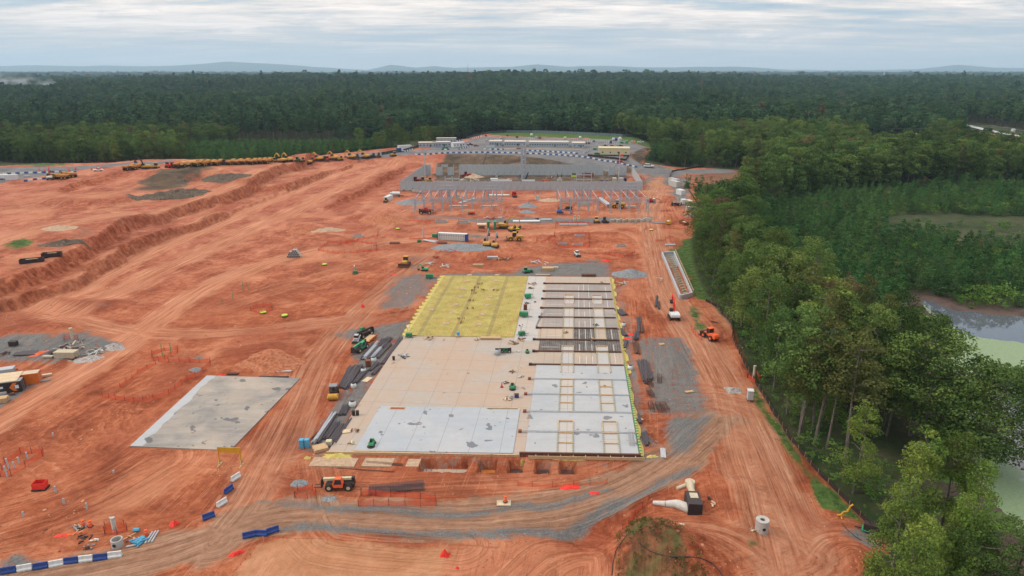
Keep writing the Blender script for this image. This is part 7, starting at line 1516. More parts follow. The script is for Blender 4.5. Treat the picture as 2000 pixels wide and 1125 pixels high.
# vault, pipes and pump at the lower right
t = thing('concrete_vault', 'tall black vault box with a pale hatch and pipes at the lower right', 'vault', put(1357, 1006), R(-4))
MB().bx(-1.15, 1.15, -.1, 3.6, 0, 2.1).build('body', 'black_paint', t, .04); MB().bx(-.55, .75, 1.6, 3.0, 2.103, 2.16).build('hatch', 'tan', t)
b = MB()
for k in range(5): b.bx(-1.0, 1.0, -.14, -.10, .3+k*.35, .34+k*.35)
b.build('rib', 'dark', t)
def mk_pipeline(label, pts, r, m='tan', name='concrete_pipe', z=None):
    w = [Vector(G(*p)) for p in pts]; o = w[0]; b = MB(); rr = r if isinstance(r, (list, tuple)) else [r]*len(w)
    for i in range(len(w)-1): b.tube(w[i]-o+Vector((0, 0, rr[i]*.6)), w[i+1]-o+Vector((0, 0, rr[i+1]*.6)), rr[i], rr[i+1], 14)
    q = b.build(name, m); q.location = o; tag(q, label, 'pipe'); return q
mk_pipeline('white wrapped pipe running left from the black vault', [(1276, 984), (1300, 987), (1322, 989), (1350, 1000)], [.35, .5, .75, .85], 'off_white'); mk_pipeline('tan pipe with a round knob behind the black vault', [(1347, 949), (1350, 960), (1355, 978)], [.75, .55, .7], 'tan'); mk_pipeline('tan side pipe behind the black vault', [(1322, 956), (1340, 950)], [.3, .4], 'tan')
tag(o := MB().tube((0, 0, 0), (0, 0, 1.0), .95, .85, 16).tube((0, 0, 1.0), (0, 0, 1.05), .4, n=10).build('manhole', 'tan'), 'round tan manhole top behind the black vault', 'manhole'); o.location = put(1347, 949)
mk_junk('tan board on clay right of the vault', 1390, 985, .8, 0, 30, ('tan', 'pale_timber'), 'board_heap', 'boards', 3, .2); mk_junk('tan plate on clay below the vault', 1330, 1024, .6, 0, 30, ('tan', 'pale_timber'), 'board_heap', 'boards', 3, .1); mk_junk('small tan boards left of the manhole cylinder', 1470, 1035, .7, 0, 31, ('tan', 'pale_timber'), 'board_heap', 'boards', 3, .2); mk_junk('dark brush by the vault', 1386, 975, .4, 0, 31, ('dark', 'brown_steel'), 'scrap_heap', 'scrap heap', 6, .5)
mk_pipeline('thin black hose winding from the netting corner to the bottom edge', [(1195, 1124), (1197, 1100), (1203, 1075), (1215, 1058), (1225, 1045), (1222, 1036)], .07, 'dark', 'hose'); mk_pipeline('thin black hose curving over the grassy mound to the right', [(1230, 1050), (1250, 1062), (1268, 1076), (1290, 1084), (1312, 1088), (1345, 1088), (1368, 1090), (1390, 1100), (1405, 1115), (1412, 1128)], .08, 'dark', 'hose'); mk_pipeline('thin black hose from the pump to the yellow pipe', [(1644, 1022), (1655, 1035), (1670, 1048), (1683, 1056)], .06, 'dark', 'hose')
t = mk_genset('dark green pump trailer beside the silt fence', put(1700, 1040), R(150), 'dark', 2.2); MB().box(0, 0, .45, 2.6, 1.5, .12).build('trailer_bed', 'lift_green', t); MB().tube((.3, 0, 1.6), (.3, 0, 2.2), .1, n=8).build('exhaust', 'dark', t)
t = thing('yellow_pipe_manifold', 'bent bright yellow pump pipe on the grass by the silt fence', 'pipe', put(1650, 1012), R(-20)); b = MB(); p = [(-1.2, 0, .3), (-.6, .1, .4), (-.3, .2, 1.0), (.3, .4, 1.1), (.6, .6, 2.0), (1.0, .7, 2.4)]
for k in range(5): b.tube(p[k], p[k+1], .14, n=8)
b.build('pipe', 'yellow', t); MB().tube((-.5, -.6, .1), (-.5, .6, .1), .13, n=8).build('foot', 'yellow', t)
t = thing('power_cabinet', 'grey electrical cabinet on legs beside the silt fence', 'cabinet', put(1464, 783), R(-10)); MB().bx(-.6, .6, -.7, .7, .5, 2.6).build('cabinet', 'light_grey', t, .04); MB().bx(-.65, .65, -.75, .75, 2.6, 2.7).build('roof', 'white', t)
for x in (-.5, .5):
    for y in (-.6, .6): MB().bx(x-.06, x+.06, y-.06, y+.06, 0, .5).build('leg', 'dark', t)
# silt fence
mk_net('long black silt fence along the near wood edge', [(1378, 588), (1400, 600), (1428, 632), (1432, 662), (1450, 705), (1475, 747), (1503, 793), (1545, 863), (1598, 924), (1660, 988), (1722, 1050)], .95, False, .1, 'silt_fence', 'black_fabric', True, 3.0, cat='silt fence', post_m='timber')
mk_net('black silt fence beside the office trailers at the far road', [(1308, 347), (1312, 336), (1340, 331), (1375, 325)], 1.2, False, .1, 'silt_fence', 'black_fabric', True, 3.0, cat='silt fence', post_m='timber'); mk_net('black silt fence behind the tan containers', [(1345, 372), (1362, 398), (1384, 420)], 1.0, False, .1, 'silt_fence', 'black_fabric', True, 3.0, cat='silt fence', post_m='timber'); mk_net('black silt fence corner at the bottom right', [(1695, 1124), (1697, 1112), (1712, 1102)], 1.1, False, .1, 'silt_fence', 'black_fabric', True, 3.0, cat='silt fence', post_m='timber')
tag(o := MB().box(0, 0, .05, 3.6, .5, .1).box(.2, .1, .12, 2.4, .3, .05).build('filter_sock', 'black_fabric'), 'black filter sock lying on the tan slope', 'filter sock'); o.location = put(1400, 631); o.rotation_euler = (0, 0, -.9)
# concrete retention channel
def build_channel():
    a = [P(*p) for p in ((1293, 499), (1316, 497), (1351, 579), (1328, 584))]; o = a[0]; q = [Vector((x-o[0], y-o[1], 0)) for x, y in a]
    t = thing('drainage_channel', 'long open concrete channel with cross baffles beside the green bank', 'channel', (o[0], o[1], hz(*o)))
    def wall(p0, p1, th, z0, z1, m='concrete', name='wall'):
        d = (p1-p0).normalized(); n = Vector((-d.y, d.x, 0))*th/2; b = MB(); c = [p0-n, p1-n, p1+n, p0+n]
        b.add([(v.x, v.y, z0) for v in c]+[(v.x, v.y, z1) for v in c], [(3, 2, 1, 0), (4, 5, 6, 7), (0, 1, 5, 4), (1, 2, 6, 5), (2, 3, 7, 6), (3, 0, 4, 7)]); return b.build(name, m, t)
    wall(q[0], q[3], .45, -.3, 1.5, 'light_grey'); wall(q[1], q[2], .45, -.3, 1.5, 'light_grey'); e = (q[1]-q[0]).normalized()*.24; wall(q[0]+e, q[1]-e, .5, -.3, 1.48, 'light_grey'); wall(q[3]+e, q[2]-e, .5, -.3, 1.48, 'light_grey')
    b = MB(); c = q; b.add([(v.x, v.y, .15) for v in (c[0], c[3], c[2], c[1])], [(0, 1, 2, 3)]); b.build('floor', 'grey', t)
    for k in range(18):
        f = (k+1)/19; l = q[0].lerp(q[3], f); r = q[1].lerp(q[2], f); wall(l.lerp(r, .35), l.lerp(r, .72), .3, .2, .95, 'tan', 'baffle')
    for k in range(16):
        f = k/15; p = q[1].lerp(q[2], f)+Vector((.45, 0, 0)); MB().bx(p.x-.05, p.x+.05, p.y-.05, p.y+.05, 0, 2.4).build('rail_post', 'timber', t)
    for z in (1.9, 2.3): wall(q[1]+Vector((.45, 0, 0)), q[2]+Vector((.45, 0, 0)), .06, z, z+.1, 'pale_timber', 'rail')
build_channel()
# restroom block
x0, y0, z0 = put(857, 468); d0 = Vector((x0, y0, z0)); d1 = Vector(put(913, 471)); dr = (d1-d0).xy.normalized(); ang = math.atan2(dr.y, dr.x); n = 12; st = (d1-d0).xy.length/n
src = thing('portable_toilet', 'white-doored portable toilet in the long row on the clay flat', 'portable toilet', (x0, y0, z0), ang, 'row of portable toilets')
MB().box(st/2, 0, 1.6, st-.04, 1.9, 3.0).build('cabin', 'white', src); MB().bx(.12, st-.12, -1.0, -.955, .15, 2.7).build('door', 'off_white', src); MB().bx(st*.55, st*.8, -1.03, -1.0, 2.1, 2.5).build('vent', 'dark', src); MB().box(st/2, 0, 3.15, st, 2.1, .1).build('roof', 'white', src)
for k in range(1, n):
    e = (0, 11); c = dup(src, (x0+dr.x*st*k, y0+dr.y*st*k, z0), ang)
for k in (0, n): 
    t = thing('end_panel', f'dark blue {"left" if k == 0 else "right"} end panel of the portable toilet row', 'panel', (x0+dr.x*(st*k+(-.12 if k == 0 else .12)), y0+dr.y*(st*k+(-.12 if k == 0 else .12)), z0), ang); MB().bx(-.1, .1, -1.1, 1.0, 0, 3.2).build('sheet', 'blue', t); MB().bx(-1.1*(k == 0)*-1 if k == 0 else -1.0, 1.0 if k == 0 else .1, -1.13, -1.105, 0, 3.1).build('front_sheet', 'blue', t)
mk_genset('green generator beside the portable toilets', put(852, 464), 0, 'green', 3.6); mk_ring('green valve box by grey pipes', 819, 473, 1.0, .8, m='green', name='valve_box', cat='valve box'); mk_rods('loose grey pipes south of the portable toilets', (828, 470), (853, 473), 7, .18, 2, 'light_grey', 'pipe_stack', 'pipes', 1, spread=.8); tag(o := MB().tube((0, 0, 0), (0, 0, 4.2), .28, n=8).tube((0, 0, 4.2), (0, 0, 4.4), .34, n=8).build('vent_riser', 'light_grey'), 'tall grey riser pipe left of the portable toilets', 'riser pipe'); o.location = put(827, 466)
# machines of the middle ground
mk_excavator('yellow excavator with dark raised boom left of the matching pair', 'machine_yellow', 'grey', put(951, 481), R(85), 1.05, 'up'); mk_excavator('yellow excavator with dark boom right of the matching pair', 'machine_yellow', 'grey', put(967, 483), R(82), .92, 'up'); mk_excavator('yellow excavator reaching right beside the green trench shields', 'machine_yellow', 'machine_yellow', put(984, 446), R(-8), 1.15, 'dig')
mk_loader('yellow wheel loader right of the excavator pair', 'machine_yellow', put(1005, 470), R(180), 1.15); mk_excavator('yellow machine half hidden behind the wheel loader', 'machine_yellow', 'machine_yellow', put(1001, 452), R(-60), .9, 'tuck')
for px, lab in ((954, 'left green trench shield panel'), (967, 'right green trench shield panel')): t = thing('trench_shield', lab, 'trench shield', put(px, 447)); MB().bx(-.5, .5, -2.2, 2.2, 0, 3.8).build('panel', 'green', t); MB().bx(.5, 1.6, -1.8, -1.6, 1, 1.2).bx(.5, 1.6, 1.6, 1.8, 2.4, 2.6).build('spreader', 'corten', t)
t = thing('timber_portal', 'tan timber portal frame left of the trench shields', 'timber frame', put(941, 452)); b = MB()
for x in (-1.8, 1.8):
    for y in (-1.5, 1.5): b.bx(x-.12, x+.12, y-.12, y+.12, 0, 3.4)
b.build('post', 'timber', t); MB().bx(-2.1, 2.1, -1.8, 1.8, 3.4, 3.6).build('top', 'pale_timber', t); MB().bx(-1.4, 1.4, -1.0, 1.0, 1.4, 2.4).build('crate', 'corten', t)
mk_telehandler('red telehandler in front of the left steel rack', 'red', 'red', put(831, 418), R(0)).scale = (1.25,)*3; mk_boomlift('orange boom lift with cream boom in front of the second rack', 'hi_orange', put(921, 419), R(180), 'cream'); mk_boomlift('blue boom lift in front of the third rack', 'lift_blue', put(1094, 418), R(0), 'lift_blue'); mk_boomlift('dark boom lift with yellow basket behind the blue lift', 'dark', put(1110, 410), R(150), 'machine_yellow')
mk_loader('yellow machine with dark cab inside the fourth rack', 'yellow', put(1206, 406), R(180), 1.3); mk_dozer('bright yellow compressor machine on the grey strip', 'yellow', put(1165, 435), R(-90), .9); mk_dozer('dark machine with red cab right of the yellow one on the strip', 'dark', put(1181, 435), R(-80), .85, 'dark'); mk_telehandler('orange and black handler beside the office trailers', 'hi_orange', 'tan', put(1320, 402), R(10)); mk_boomlift('red boom lift and operator basket at the right rack end', 'red', put(1271, 396), R(0), 'red')
t = thing('portable_toilet', 'single grey portable toilet right of the racks', 'portable toilet', put(1277, 396)); MB().box(0, 0, 1.1, 1.2, 1.2, 2.2).build('cabin', 'grey', t); MB().box(0, 0, 2.3, 1.3, 1.3, .25, .7).build('roof', 'white', t)
mk_dumpster('yellow open dumpster beside the pallets', 'yellow', put(1305, 436), R(80), 6.0, 'off_white'); mk_dumpster('rust red open dumpster at the east road', 'corten', put(1336, 438), R(100), 6.0, 'tan'); mk_loader('small yellow loader beside the white truck trailer', 'machine_yellow', put(754, 395), R(-90), .8)
def mk_truck(label, loc, rz, body='white', tank=False, L=4.5):
    t = thing('truck', label, 'truck', loc, rz); MB().box(-.5, 0, .8, L+3, .9, .3).build('chassis', 'dark', t); c = MB().prism([(L/2+.3, .6), (L/2+2.3, .6), (L/2+2.3, 1.4), (L/2+1.6, 1.6), (L/2+1.3, 2.5), (L/2+.3, 2.5)], -1.1, 1.1).build('cab', 'white', t, .06); MB().prism([(L/2+1.64, 1.6), (L/2+1.7, 1.62), (L/2+1.4, 2.4), (L/2+1.34, 2.4)], -1, 1).build('windscreen', 'glass', c)
    if tank: MB().tube((-L/2, 0, 1.9), (L/2, 0, 1.9), 1.05, n=16).build('tank', body, t, smooth=False)
    else: MB().bx(-L/2, L/2+.1, -1.2, 1.2, .95, 3.2).build('box', body, t, .04)
    wheels(t, [(L/2+1.3, 1.0), (L/2+1.3, -1.0), (-L/2+.6, 1.0), (-L/2+.6, -1.0)], .5, .3); return t
mk_truck('white tank truck at the left end of the racks', put(774, 384), R(178), 'white', True); mk_container('white box trailer beside the tank truck', 'white', 7, put(759, 391), R(75), name='box_trailer', cat='trailer')
for px, py, lab in ((792, 372, 'tan bundles stacked by the screen wall corner'), (803, 374, 'grey bundles stacked right of the tan ones'), (818, 377, 'timber stacks at the left rack')): mk_junk(lab, px, py, 4.5, 0, int(px), ('tan', 'light_grey', 'brown_steel'), 'material_stack', 'material stack', 24, 2.2)
# pallets along the grey strip
g = random.Random(6)
for k in range(20):
    px = 1194+k*3.95; m = 'off_white' if k > 13 or k in (1, 3, 4) else 'tan'; x, y, z = put(px, 434-(k % 3)*.8); mk_pallet(f'{"white wrapped" if m == "off_white" else "tan"} pallet load, number {k+1} counting from the yellow machine', (x, y, z), g.uniform(-.1, .1), g.uniform(1.2, 2.3 if k > 12 else 1.6), m, group='pallets on the grey strip').scale = (.85, .85, 1)
for k, (px, py) in enumerate(((1122, 428), (1130, 428), (1122, 433), (1130, 433))): mk_pallet(f'tan box pallet {"upper" if py < 430 else "lower"} {"left" if px < 1126 else "right"} of the four on the strip', put(px, py), 0, 1.8, 'tan', group='four box pallets')
mk_lumber('white beam stack on the grey strip', 1028, 433, 13, 3, .5, .03, 'white', 'beam_stack'); mk_lumber('grey beam stack right of the white one', 1065, 430, 6, 2.2, .6, 0, 'light_grey', 'beam_stack'); mk_junk('dark blue fittings above the beam stacks', 1055, 428, 3, 0, 9, ('navy', 'dark'), 'fitting_heap', 'fittings', 10, .8); mk_lumber('grey frames between pallets and yellow dumpster', 1286, 436, 6, 1.6, .4, 0, 'grey', 'frame_stack')
mk_junk('white and grey boxes left of the beam stacks', 965, 427, 5, 0, 15, ('white', 'light_grey', 'dark'), 'crate_row', 'crates', 16, 1.2); mk_junk('grey boxes left end of the row', 952, 426, 1.2, 0, 16, ('white', 'light_grey'), 'crate_row', 'crates', 5, 1.4); mk_junk('grey machine parts below the tan containers', 1352, 424, 4.0, 0, 31, ('light_grey', 'galv', 'white'), 'machine_parts', 'parts', 36, 2.0); mk_junk('timber bits left of the grey parts', 1336, 420, 2, 0, 32, ('tan', 'timber'), 'board_heap', 'boards', 10, .8)
mk_lumber('pale sheet stack in the left rack', 895, 403, 10, 1.4, .5, 0, 'off_white'); mk_lumber('pale sheet stack in the second rack', 955, 403, 9, 1.4, .5, 0, 'off_white'); mk_lumber('white crates in the third rack', 1140, 402, 7, 2, 2.0, 0, 'off_white'); mk_lumber('pale sheets in the fourth rack', 1228, 404, 8, 1.4, .5, 0, 'off_white'); mk_lumber('white beams behind the second rack', 975, 382, 12, 4, .5, 0, 'off_white'); mk_lumber('long grey walkway between the first racks', 913, 393, 18, 2, .6, R(64), 'light_grey'); mk_lumber('long grey walkway between the last racks', 1180, 396, 22, 2.4, 1.2, R(96), 'light_grey')
# office containers right of the racks
mk_container('rearmost white trailer in the row by the far haul road', 'off_white', 9, put(1316, 358), R(112), 2.6, 3.2, 'office_trailer', 'trailer', 'light_grey'); mk_container('long white trailer second in the row by the far haul road', 'off_white', 10, put(1317, 364), R(106), 2.8, 3.6, 'office_trailer', 'trailer', 'light_grey'); mk_container('white box truck trailer third in the row by the haul road', 'white', 6, put(1329, 380), R(108), 2.7, 3.0, 'office_trailer', 'trailer', 'white')
mk_container('small white container beside the orange handler', 'white', 3.2, put(1335, 398), R(95), roof='white'); mk_container('tan container behind the sign container', 'tan', 6.1, put(1346, 400), R(98), roof='tan'); c = mk_container('tan container with a dark blue sign facing the camera', 'tan', 6.6, put(1352, 413), R(-2), roof='off_white'); MB().box(.3, -1.24, 1.75, 2.2, .05, .7).build('sign', 'blue', c)
mk_truck('white pickup truck bed beside the second rack', put(1004, 384), R(90), 'red', False, 2.2)
# ------------------------------------------------------------------ steel racks, screen wall, car park, distant things
def mk_rack(label, x0, x1, ynear, rows, nx, h=6.2, parent_group='steel racks'):
    cx = (x0+x1)/2; z = 0; h = 6.8; t = thing('steel_rack', label, 'steel rack', (cx, ynear, z), 0, parent_group)
    for r, y in enumerate(rows):
        for k in range(nx):
            x = x0+(x1-x0)*k/(nx-1)-cx; MB().bx(x-.21, x+.21, y-.21, y+.21, 0, h+.9).build('column', 'steel', t); MB().bx(x-.5, x+.5, y-.5, y+.5, 0, .4).build('base_plate', 'concrete', t)
        for zz in (h, h-1.5): MB().bx(x0-cx, x1-cx, y-.28, y-.17, zz-.2, zz+.12).build('beam', 'galv', t)
    for k in range(nx):
        x = x0+(x1-x0)*k/(nx-1)-cx; MB().bx(x-.1, x+.1, rows[0]+.18, rows[-1]-.18, h-.5, h-.28).build('cross_beam', 'galv', t)
    return t
def mk_bus(label, px, py, w=9, h=9.5):
    h *= 1.15; t = thing('bus_frame', label, 'bus frame', (*P(px, py), 0), 0, 'tall bus frames')
    for x in (-w*.28, w*.28): MB().box(x, 0, h*.33, .9, .9, h*.66, .6).build('leg', 'steel', t)
    for z in (h*.66, h*.83, h*1.0): MB().bx(-w/2, w/2, -.2, .2, z-.22, z+.22).build('crossarm', 'galv', t)
    for x in (-w/2, 0, w/2): MB().bx(x-.18, x+.18, -.23, .23, h*.62, h*1.12).build('upright', 'galv', t)
    for x in (-w*.28, w*.28): b = MB(); b.beam((x, 0, h*.3), (0, 0, .6), .3); b.build('brace', 'galv', t)
    return t
Y0 = P(1000, 414)[1]
for k, (a, b, nx) in enumerate(((810, 881, 5), (903, 979, 5), (1096, 1168, 5), (1193, 1266, 5))):
    xa = (a-1000)/FPX*(Y0*math.cos(PITCH)+70*math.sin(PITCH)); xb = (b-1000)/FPX*(Y0*math.cos(PITCH)+70*math.sin(PITCH))
    mk_rack(['leftmost galvanised steel rack behind the red telehandler', 'second galvanised steel rack from the left behind the orange lift', 'third galvanised steel rack behind the blue lift', 'rightmost galvanised steel rack beside the grey toilet'][k], xa, xb, Y0, [0, 5, 32, 37], nx)
for px, py, lab, w, h in ((871, 392, 'tall steel bus frame behind the leftmost rack', 8.5, 9.0), (884, 388, 'steel bus frame with three arms against the screen wall', 8, 10), (962, 391, 'tall steel bus frame behind the second rack', 8.5, 8.5), (1139, 391, 'tallest steel bus frame with wide grid behind the third rack', 8.5, 12.5), (1232, 391, 'tall steel bus frame behind the rightmost rack', 8.5, 8.6)): mk_bus(lab, px, py, w, h)
for px, py, lab in ((895, 389, 'white insulator stand left of the walkway'), (1050, 391, 'grey V-shaped stand on a tan block between the racks'), (1093, 350+3, 'black and white V-shaped insulator pair inside the wall'),):
    t = thing('insulator_stand', lab, 'insulator stand', (*P(px, py), 0)); MB().box(0, 0, .4, 3.4, 2, .8).build('base', 'tan', t); b = MB(); b.beam((-.5, 0, .8), (-1.6, 0, 4.6), .5); b.beam((.5, 0, .8), (1.6, 0, 4.6), .5); b.build('arm', 'galv' if 'black' not in lab else 'dark', t)
    MB().box(0, 0, 1.6, 2.0, 1.2, 1.6).build('body', 'light_grey', t)
# red small lift between racks
mk_skid('red scissor lift between the second and third racks', 'red', (*P(1006, 385), 0), R(-90)).scale = (1.3,)*3
# mast and light poles
t = thing('steel_mast', 'tall grey steel mast standing inside the screen wall', 'mast', (*P(1022, 351), 0)); b = MB(); b.box(-.9, 0, 11.8, 1.9, 1.8, 23.6, .8); b.build('leg', 'steel', t); b = MB(); b.box(1.1, 1.4, 11.5, 1.6, 1.8, 23, .8); b.build('leg', 'galv', t)
b = MB()
for k in range(6): b.bx(-.5, .9, .2, 1.2, 3+k*3.4, 3.5+k*3.4)
b.build('tie', 'white', t); MB().tube((1.6, 0, .5), (3.4, -1, 5.0), .5, .3, 8).tube((-1.6, 0, .5), (-2.2, -1, 3.6), .4, .3, 8).build('insulator', 'black_paint', t)
for px, pb, top, lab in ((831, 357, 22.5, 'tall thick light pole at the left end of the screen wall'), (1208, 357, 20.5, 'tall thin light pole at the right end of the screen wall')):
    t = thing('light_pole', lab, 'light pole', (*P(px, pb), 0)); MB().tube((0, 0, 0), (0, 0, top), .42 if px < 1000 else .30, .26 if px < 1000 else .2, 10).build('pole', 'galv', t); MB().bx(-.4, .4, -.4, .4, top-.4, top+.1).build('cap', 'galv', t)
# screen wall
def panel_wall(label, p0, p1, h0, h1, step, gaps=()):
    p0 = Vector((*p0, 0)); p1 = Vector((*p1, 0)); L = (p1-p0).length; n = round(L/step); a = math.atan2(p1.y-p0.y, p1.x-p0.x)
    t = thing('screen_wall', label, 'screen wall', p0, a); s = L/n; seq = {}
    for k in range(n+1):
        f = k/n; h = h0+(h1-h0)*f; MB().bx(k*s-.22, k*s+.22, -.13, .13, 0, h+.2).build('post', 'wall_panel', t)
        if k < n:
            hh = h0+(h1-h0)*(k+.5)/n; fr = (0, 1)
            for a0, a1, lo, hi in gaps:
                if a0 <= (k+.5)/n < a1: fr = (lo, hi)
            if fr[1] <= fr[0]: continue
            key = (round(hh, 2), fr)
            if key in seq: o = seq[key].copy(); COL.objects.link(o); o.parent = t; o.location = (k*s, 0, 0)
            else:
                b = MB(); nr = max(1, round((fr[1]-fr[0])*hh/1.25)); dz = (fr[1]-fr[0])*hh/nr; nv = 3
                for r in range(nr):
                    for q in range(nv): b.bx(.23+q*(s-.46)/nv+.02, .23+(q+1)*(s-.46)/nv-.02, -.08, .08, fr[0]*hh+r*dz+.02, fr[0]*hh+(r+1)*dz-.02)
                b.bx(.225, s-.225, -.04, .04, fr[0]*hh, fr[1]*hh); o = b.build('panel', 'wall_panel', t); o.location = (k*s, 0, 0); seq[key] = o
    return t
n = NT('wall_panel'); f = n.noise(n.mapping(n.coord('Object'), (1.5, 1.5, .25)), 1, 5, .6); MATS['wall_panel'] = n.done(n.ramp(f, [(.35, (.33, .335, .335)), (.65, (.42, .425, .42))]), .85)
WFL, WFR, WBL, WBR = (-68.6, 420), (80.3, 420), (-61.5, 484), (84.5, 484)
panel_wall('long grey precast front wall of the walled yard', WFL, WFR, 5.5, 5.5, 4.0)
panel_wall('tall grey precast back wall of the walled yard with two gateways', WBL, WBR, 7.6, 7.6, 4.0, ((.035, .055, 0, 0), (.055, .075, 0, .75), (.075, .108, .75, 1), (.108, .135, 0, .75), (.135, .155, 0, 0), (.855, .885, 0, 0), (.885, .905, 0, .8), (.905, .945, .8, 1), (.945, .965, 0, .75), (.965, 1.0, 0, 0)))
panel_wall('slanting left side wall of the walled yard', (WFL[0], WFL[1]+.6), (WBL[0], WBL[1]-.6), 5.6, 7.6, 4.0); panel_wall('right side wall of the walled yard', (WFR[0], WFR[1]+.6), (WBR[0]+.2, WBR[1]-.6), 5.2, 6.6, 4.0)
for px, py, L, lab in ((979, 357, 14, 'long white beam stack inside the wall left of the mast'), (1032, 357, 8.5, 'white beam stack inside the wall right of the mast')): mk_lumber(lab, px, 354, L, 2, .8, 0, 'white', 'beam_stack')
mk_junk('orange frames stacked inside the walled yard', 1064, 353, 4, 0, 40, ('hi_orange', 'orange'), 'frame_stack', 'frames', 20, 1.6); mk_junk('orange parts left of the mast inside the yard', 997, 350, 4.5, 0, 41, ('hi_orange', 'white', 'orange'), 'frame_stack', 'frames', 20, 1.2); mk_pile('tarped_heap', 'pale tarped heap by the back wall', 'heap', 925, 346, 6, 2.6, 'sand_heap', 1.3, 0, 42)
mk_loader('dark red machine left of the tarped heap', 'red', put(910, 346), R(180), 1.2); mk_loader('orange and yellow machine inside the left end of the wall', 'machine_yellow', put(826, 356), R(200), 1.1); mk_loader('red machine inside the left end of the wall', 'red', put(812, 356), R(160), 1.1); mk_dozer('yellow machine right of the light pole inside the wall', 'machine_yellow', put(838, 356), R(180), 1.1)
mk_junk('dark equipment row along the back wall', 975, 345, 5, 0, 43, ('dark', 'light_grey', 'grey'), 'equipment_row', 'equipment', 18, 2.4); mk_junk('white pads on gravel inside the yard', 905, 352, 6, 0, 44, ('white', 'off_white'), 'pad_group', 'pads', 12, .4); mk_junk('white and tan pads scattered inside the yard', 930, 353, 5, 0, 45, ('white', 'tan'), 'pad_group', 'pads', 10, .4); mk_lumber('white slab inside the yard', 965, 350, 5, 3, .6, 0, 'white')
t = thing('mobile_compressor', 'lime green machine by the back wall', 'machine', put(1121, 347)); MB().box(0, 0, 1.2, 3.6, 2, 1.8, .9).build('housing', 'lime', t, .1); MB().box(0, 0, 2.5, 3, 1.8, .9, .8).build('canopy', 'dark', t)
mk_container('long dark red container by the back wall', 'corten', 8, put(1148, 345), 0, roof='brown_steel'); mk_container('tan container inside the right end of the yard', 'tan', 3.4, put(1200, 355), R(90), roof='off_white'); mk_container('green-grey container right of the tan one', 'light_grey', 3.4, put(1213, 355), R(90)); mk_junk('dark equipment left of the tan container', 1184, 354, 4, 0, 46, ('dark', 'light_grey', 'blue'), 'equipment_row', 'equipment', 20, 1.8); mk_container('small navy box right of the green-grey container', 'navy', 1.6, put(1221, 355), 0, 1.4, 2.4)
mk_junk('black equipment left half of the mast foot', 1073, 348, 2.5, 0, 47, ('dark', 'white'), 'equipment_row', 'equipment', 8, 2.6); mk_lumber('two tan pads by the front wall', 1177, 357, 7, 1.4, .4, 0, 'cream')
# barrier rows on the plateau
barrier_row([(810, 303), (840, 302), (880, 299.5), (940, 298.5), (1000, 299.5), (1060, 302), (1110, 305), (1150, 309), (1190, 316), (1225, 323), (1248, 328)], 'plastic barrier in the long row on top of the brown bank', 'long row of barriers on top of the bank', 'white', step=2.3)
barrier_row([(944, 292), (990, 293), (1040, 295), (1090, 298), (1130, 301)], 'plastic barrier in the row below the long grey offices', 'row of barriers below the long offices', 'white', step=2.3)
barrier_row([(880, 279), (900, 275), (920, 271), (938, 269)], 'plastic barrier in the row behind the left offices', 'row of barriers behind the left offices', 'blue', step=2.5); barrier_row([(790, 297), (808, 292)], 'plastic barrier beside the blue and white truck', 'barriers beside the blue truck', 'white', step=2.5); barrier_row([(896, 292), (920, 286)], 'plastic barrier by the white office trailer', 'barriers by the white trailer', 'blue', step=2.5); barrier_row([(862, 293), (880, 293)], 'plastic barrier in front of the green bin', 'barriers in front of the green bin', 'blue', step=2.3)
barrier_row([(1140, 300), (1155, 294)], 'plastic barrier beside the green bins', 'barriers by the green bins', 'white', step=2.3); barrier_row([(744, 303), (752, 301)], 'plastic barrier at the end of the green fence', 'barriers at the fence end', 'white', step=2.5)
barrier_row([(5, 341), (60, 338.5), (130, 336)], 'plastic barrier in the back row at the far left road', 'back row of barriers at the far left', 'white', step=2.4); barrier_row([(46, 356), (90, 350), (120, 344), (152, 335)], 'plastic barrier in the front row at the far left road', 'front row of barriers at the far left', 'blue', step=2.4)
for px, py in ((179, 332), (189, 331), (198, 331), (148, 331), (135, 334), (77, 335), (87, 335)): mk_drum('orange traffic drum at the far left road end', put(px, py), 'traffic drums at the far left road').scale = (1.6,)*3
# machine line-up on the ridge
k = 0
for px, py, typ in [(253, 331.5, 'd'), (268, 330.5, 'd'), (351, 326, 'd'), (364, 325, 'w'), (377, 324.5, 'w'), (389, 324, 'd'), (402, 323.5, 'd'), (414, 323, 'd'), (427, 322, 'd'), (452, 321.5, 'd'), (467, 321, 'd'), (481, 320, 'd'), (495, 320, 'd'), (504, 319.5, 'd'), (514, 319, 'd'), (524, 318.5, 'd')]:
    k += 1; wd = ['first', 'second', 'third', 'fourth', 'fifth', 'sixth', 'seventh', 'eighth', 'ninth', 'tenth', 'eleventh', 'twelfth', 'thirteenth', 'fourteenth', 'fifteenth', 'sixteenth'][k-1]
    mk_dump(f'{"orange water truck" if typ == "w" else "orange articulated dump truck"}, {wd} from the left in the ridge line-up', 'dump_orange', put(px, py), R(76), 'earthmovers lined up on the ridge', typ == 'w')
mk_excavator('dark excavator with raised boom among the leftmost dump trucks', 'machine_yellow', 'dark', put(285, 330), R(185), 1.2, 'up'); mk_dozer('yellow bulldozer right of the leftmost excavator', 'machine_yellow', put(303, 329), R(180), 1.2); mk_loader('red and dark loader left of the ridge dump trucks', 'bright_red', put(337, 327), R(0), 1.1); mk_dozer('dark bulldozer at the left end of the ridge dump trucks', 'dark', put(330, 327), 0, 1.1); mk_dozer('dark bulldozer between the two groups of dump trucks', 'dark', put(441, 322), 0, 1.1)
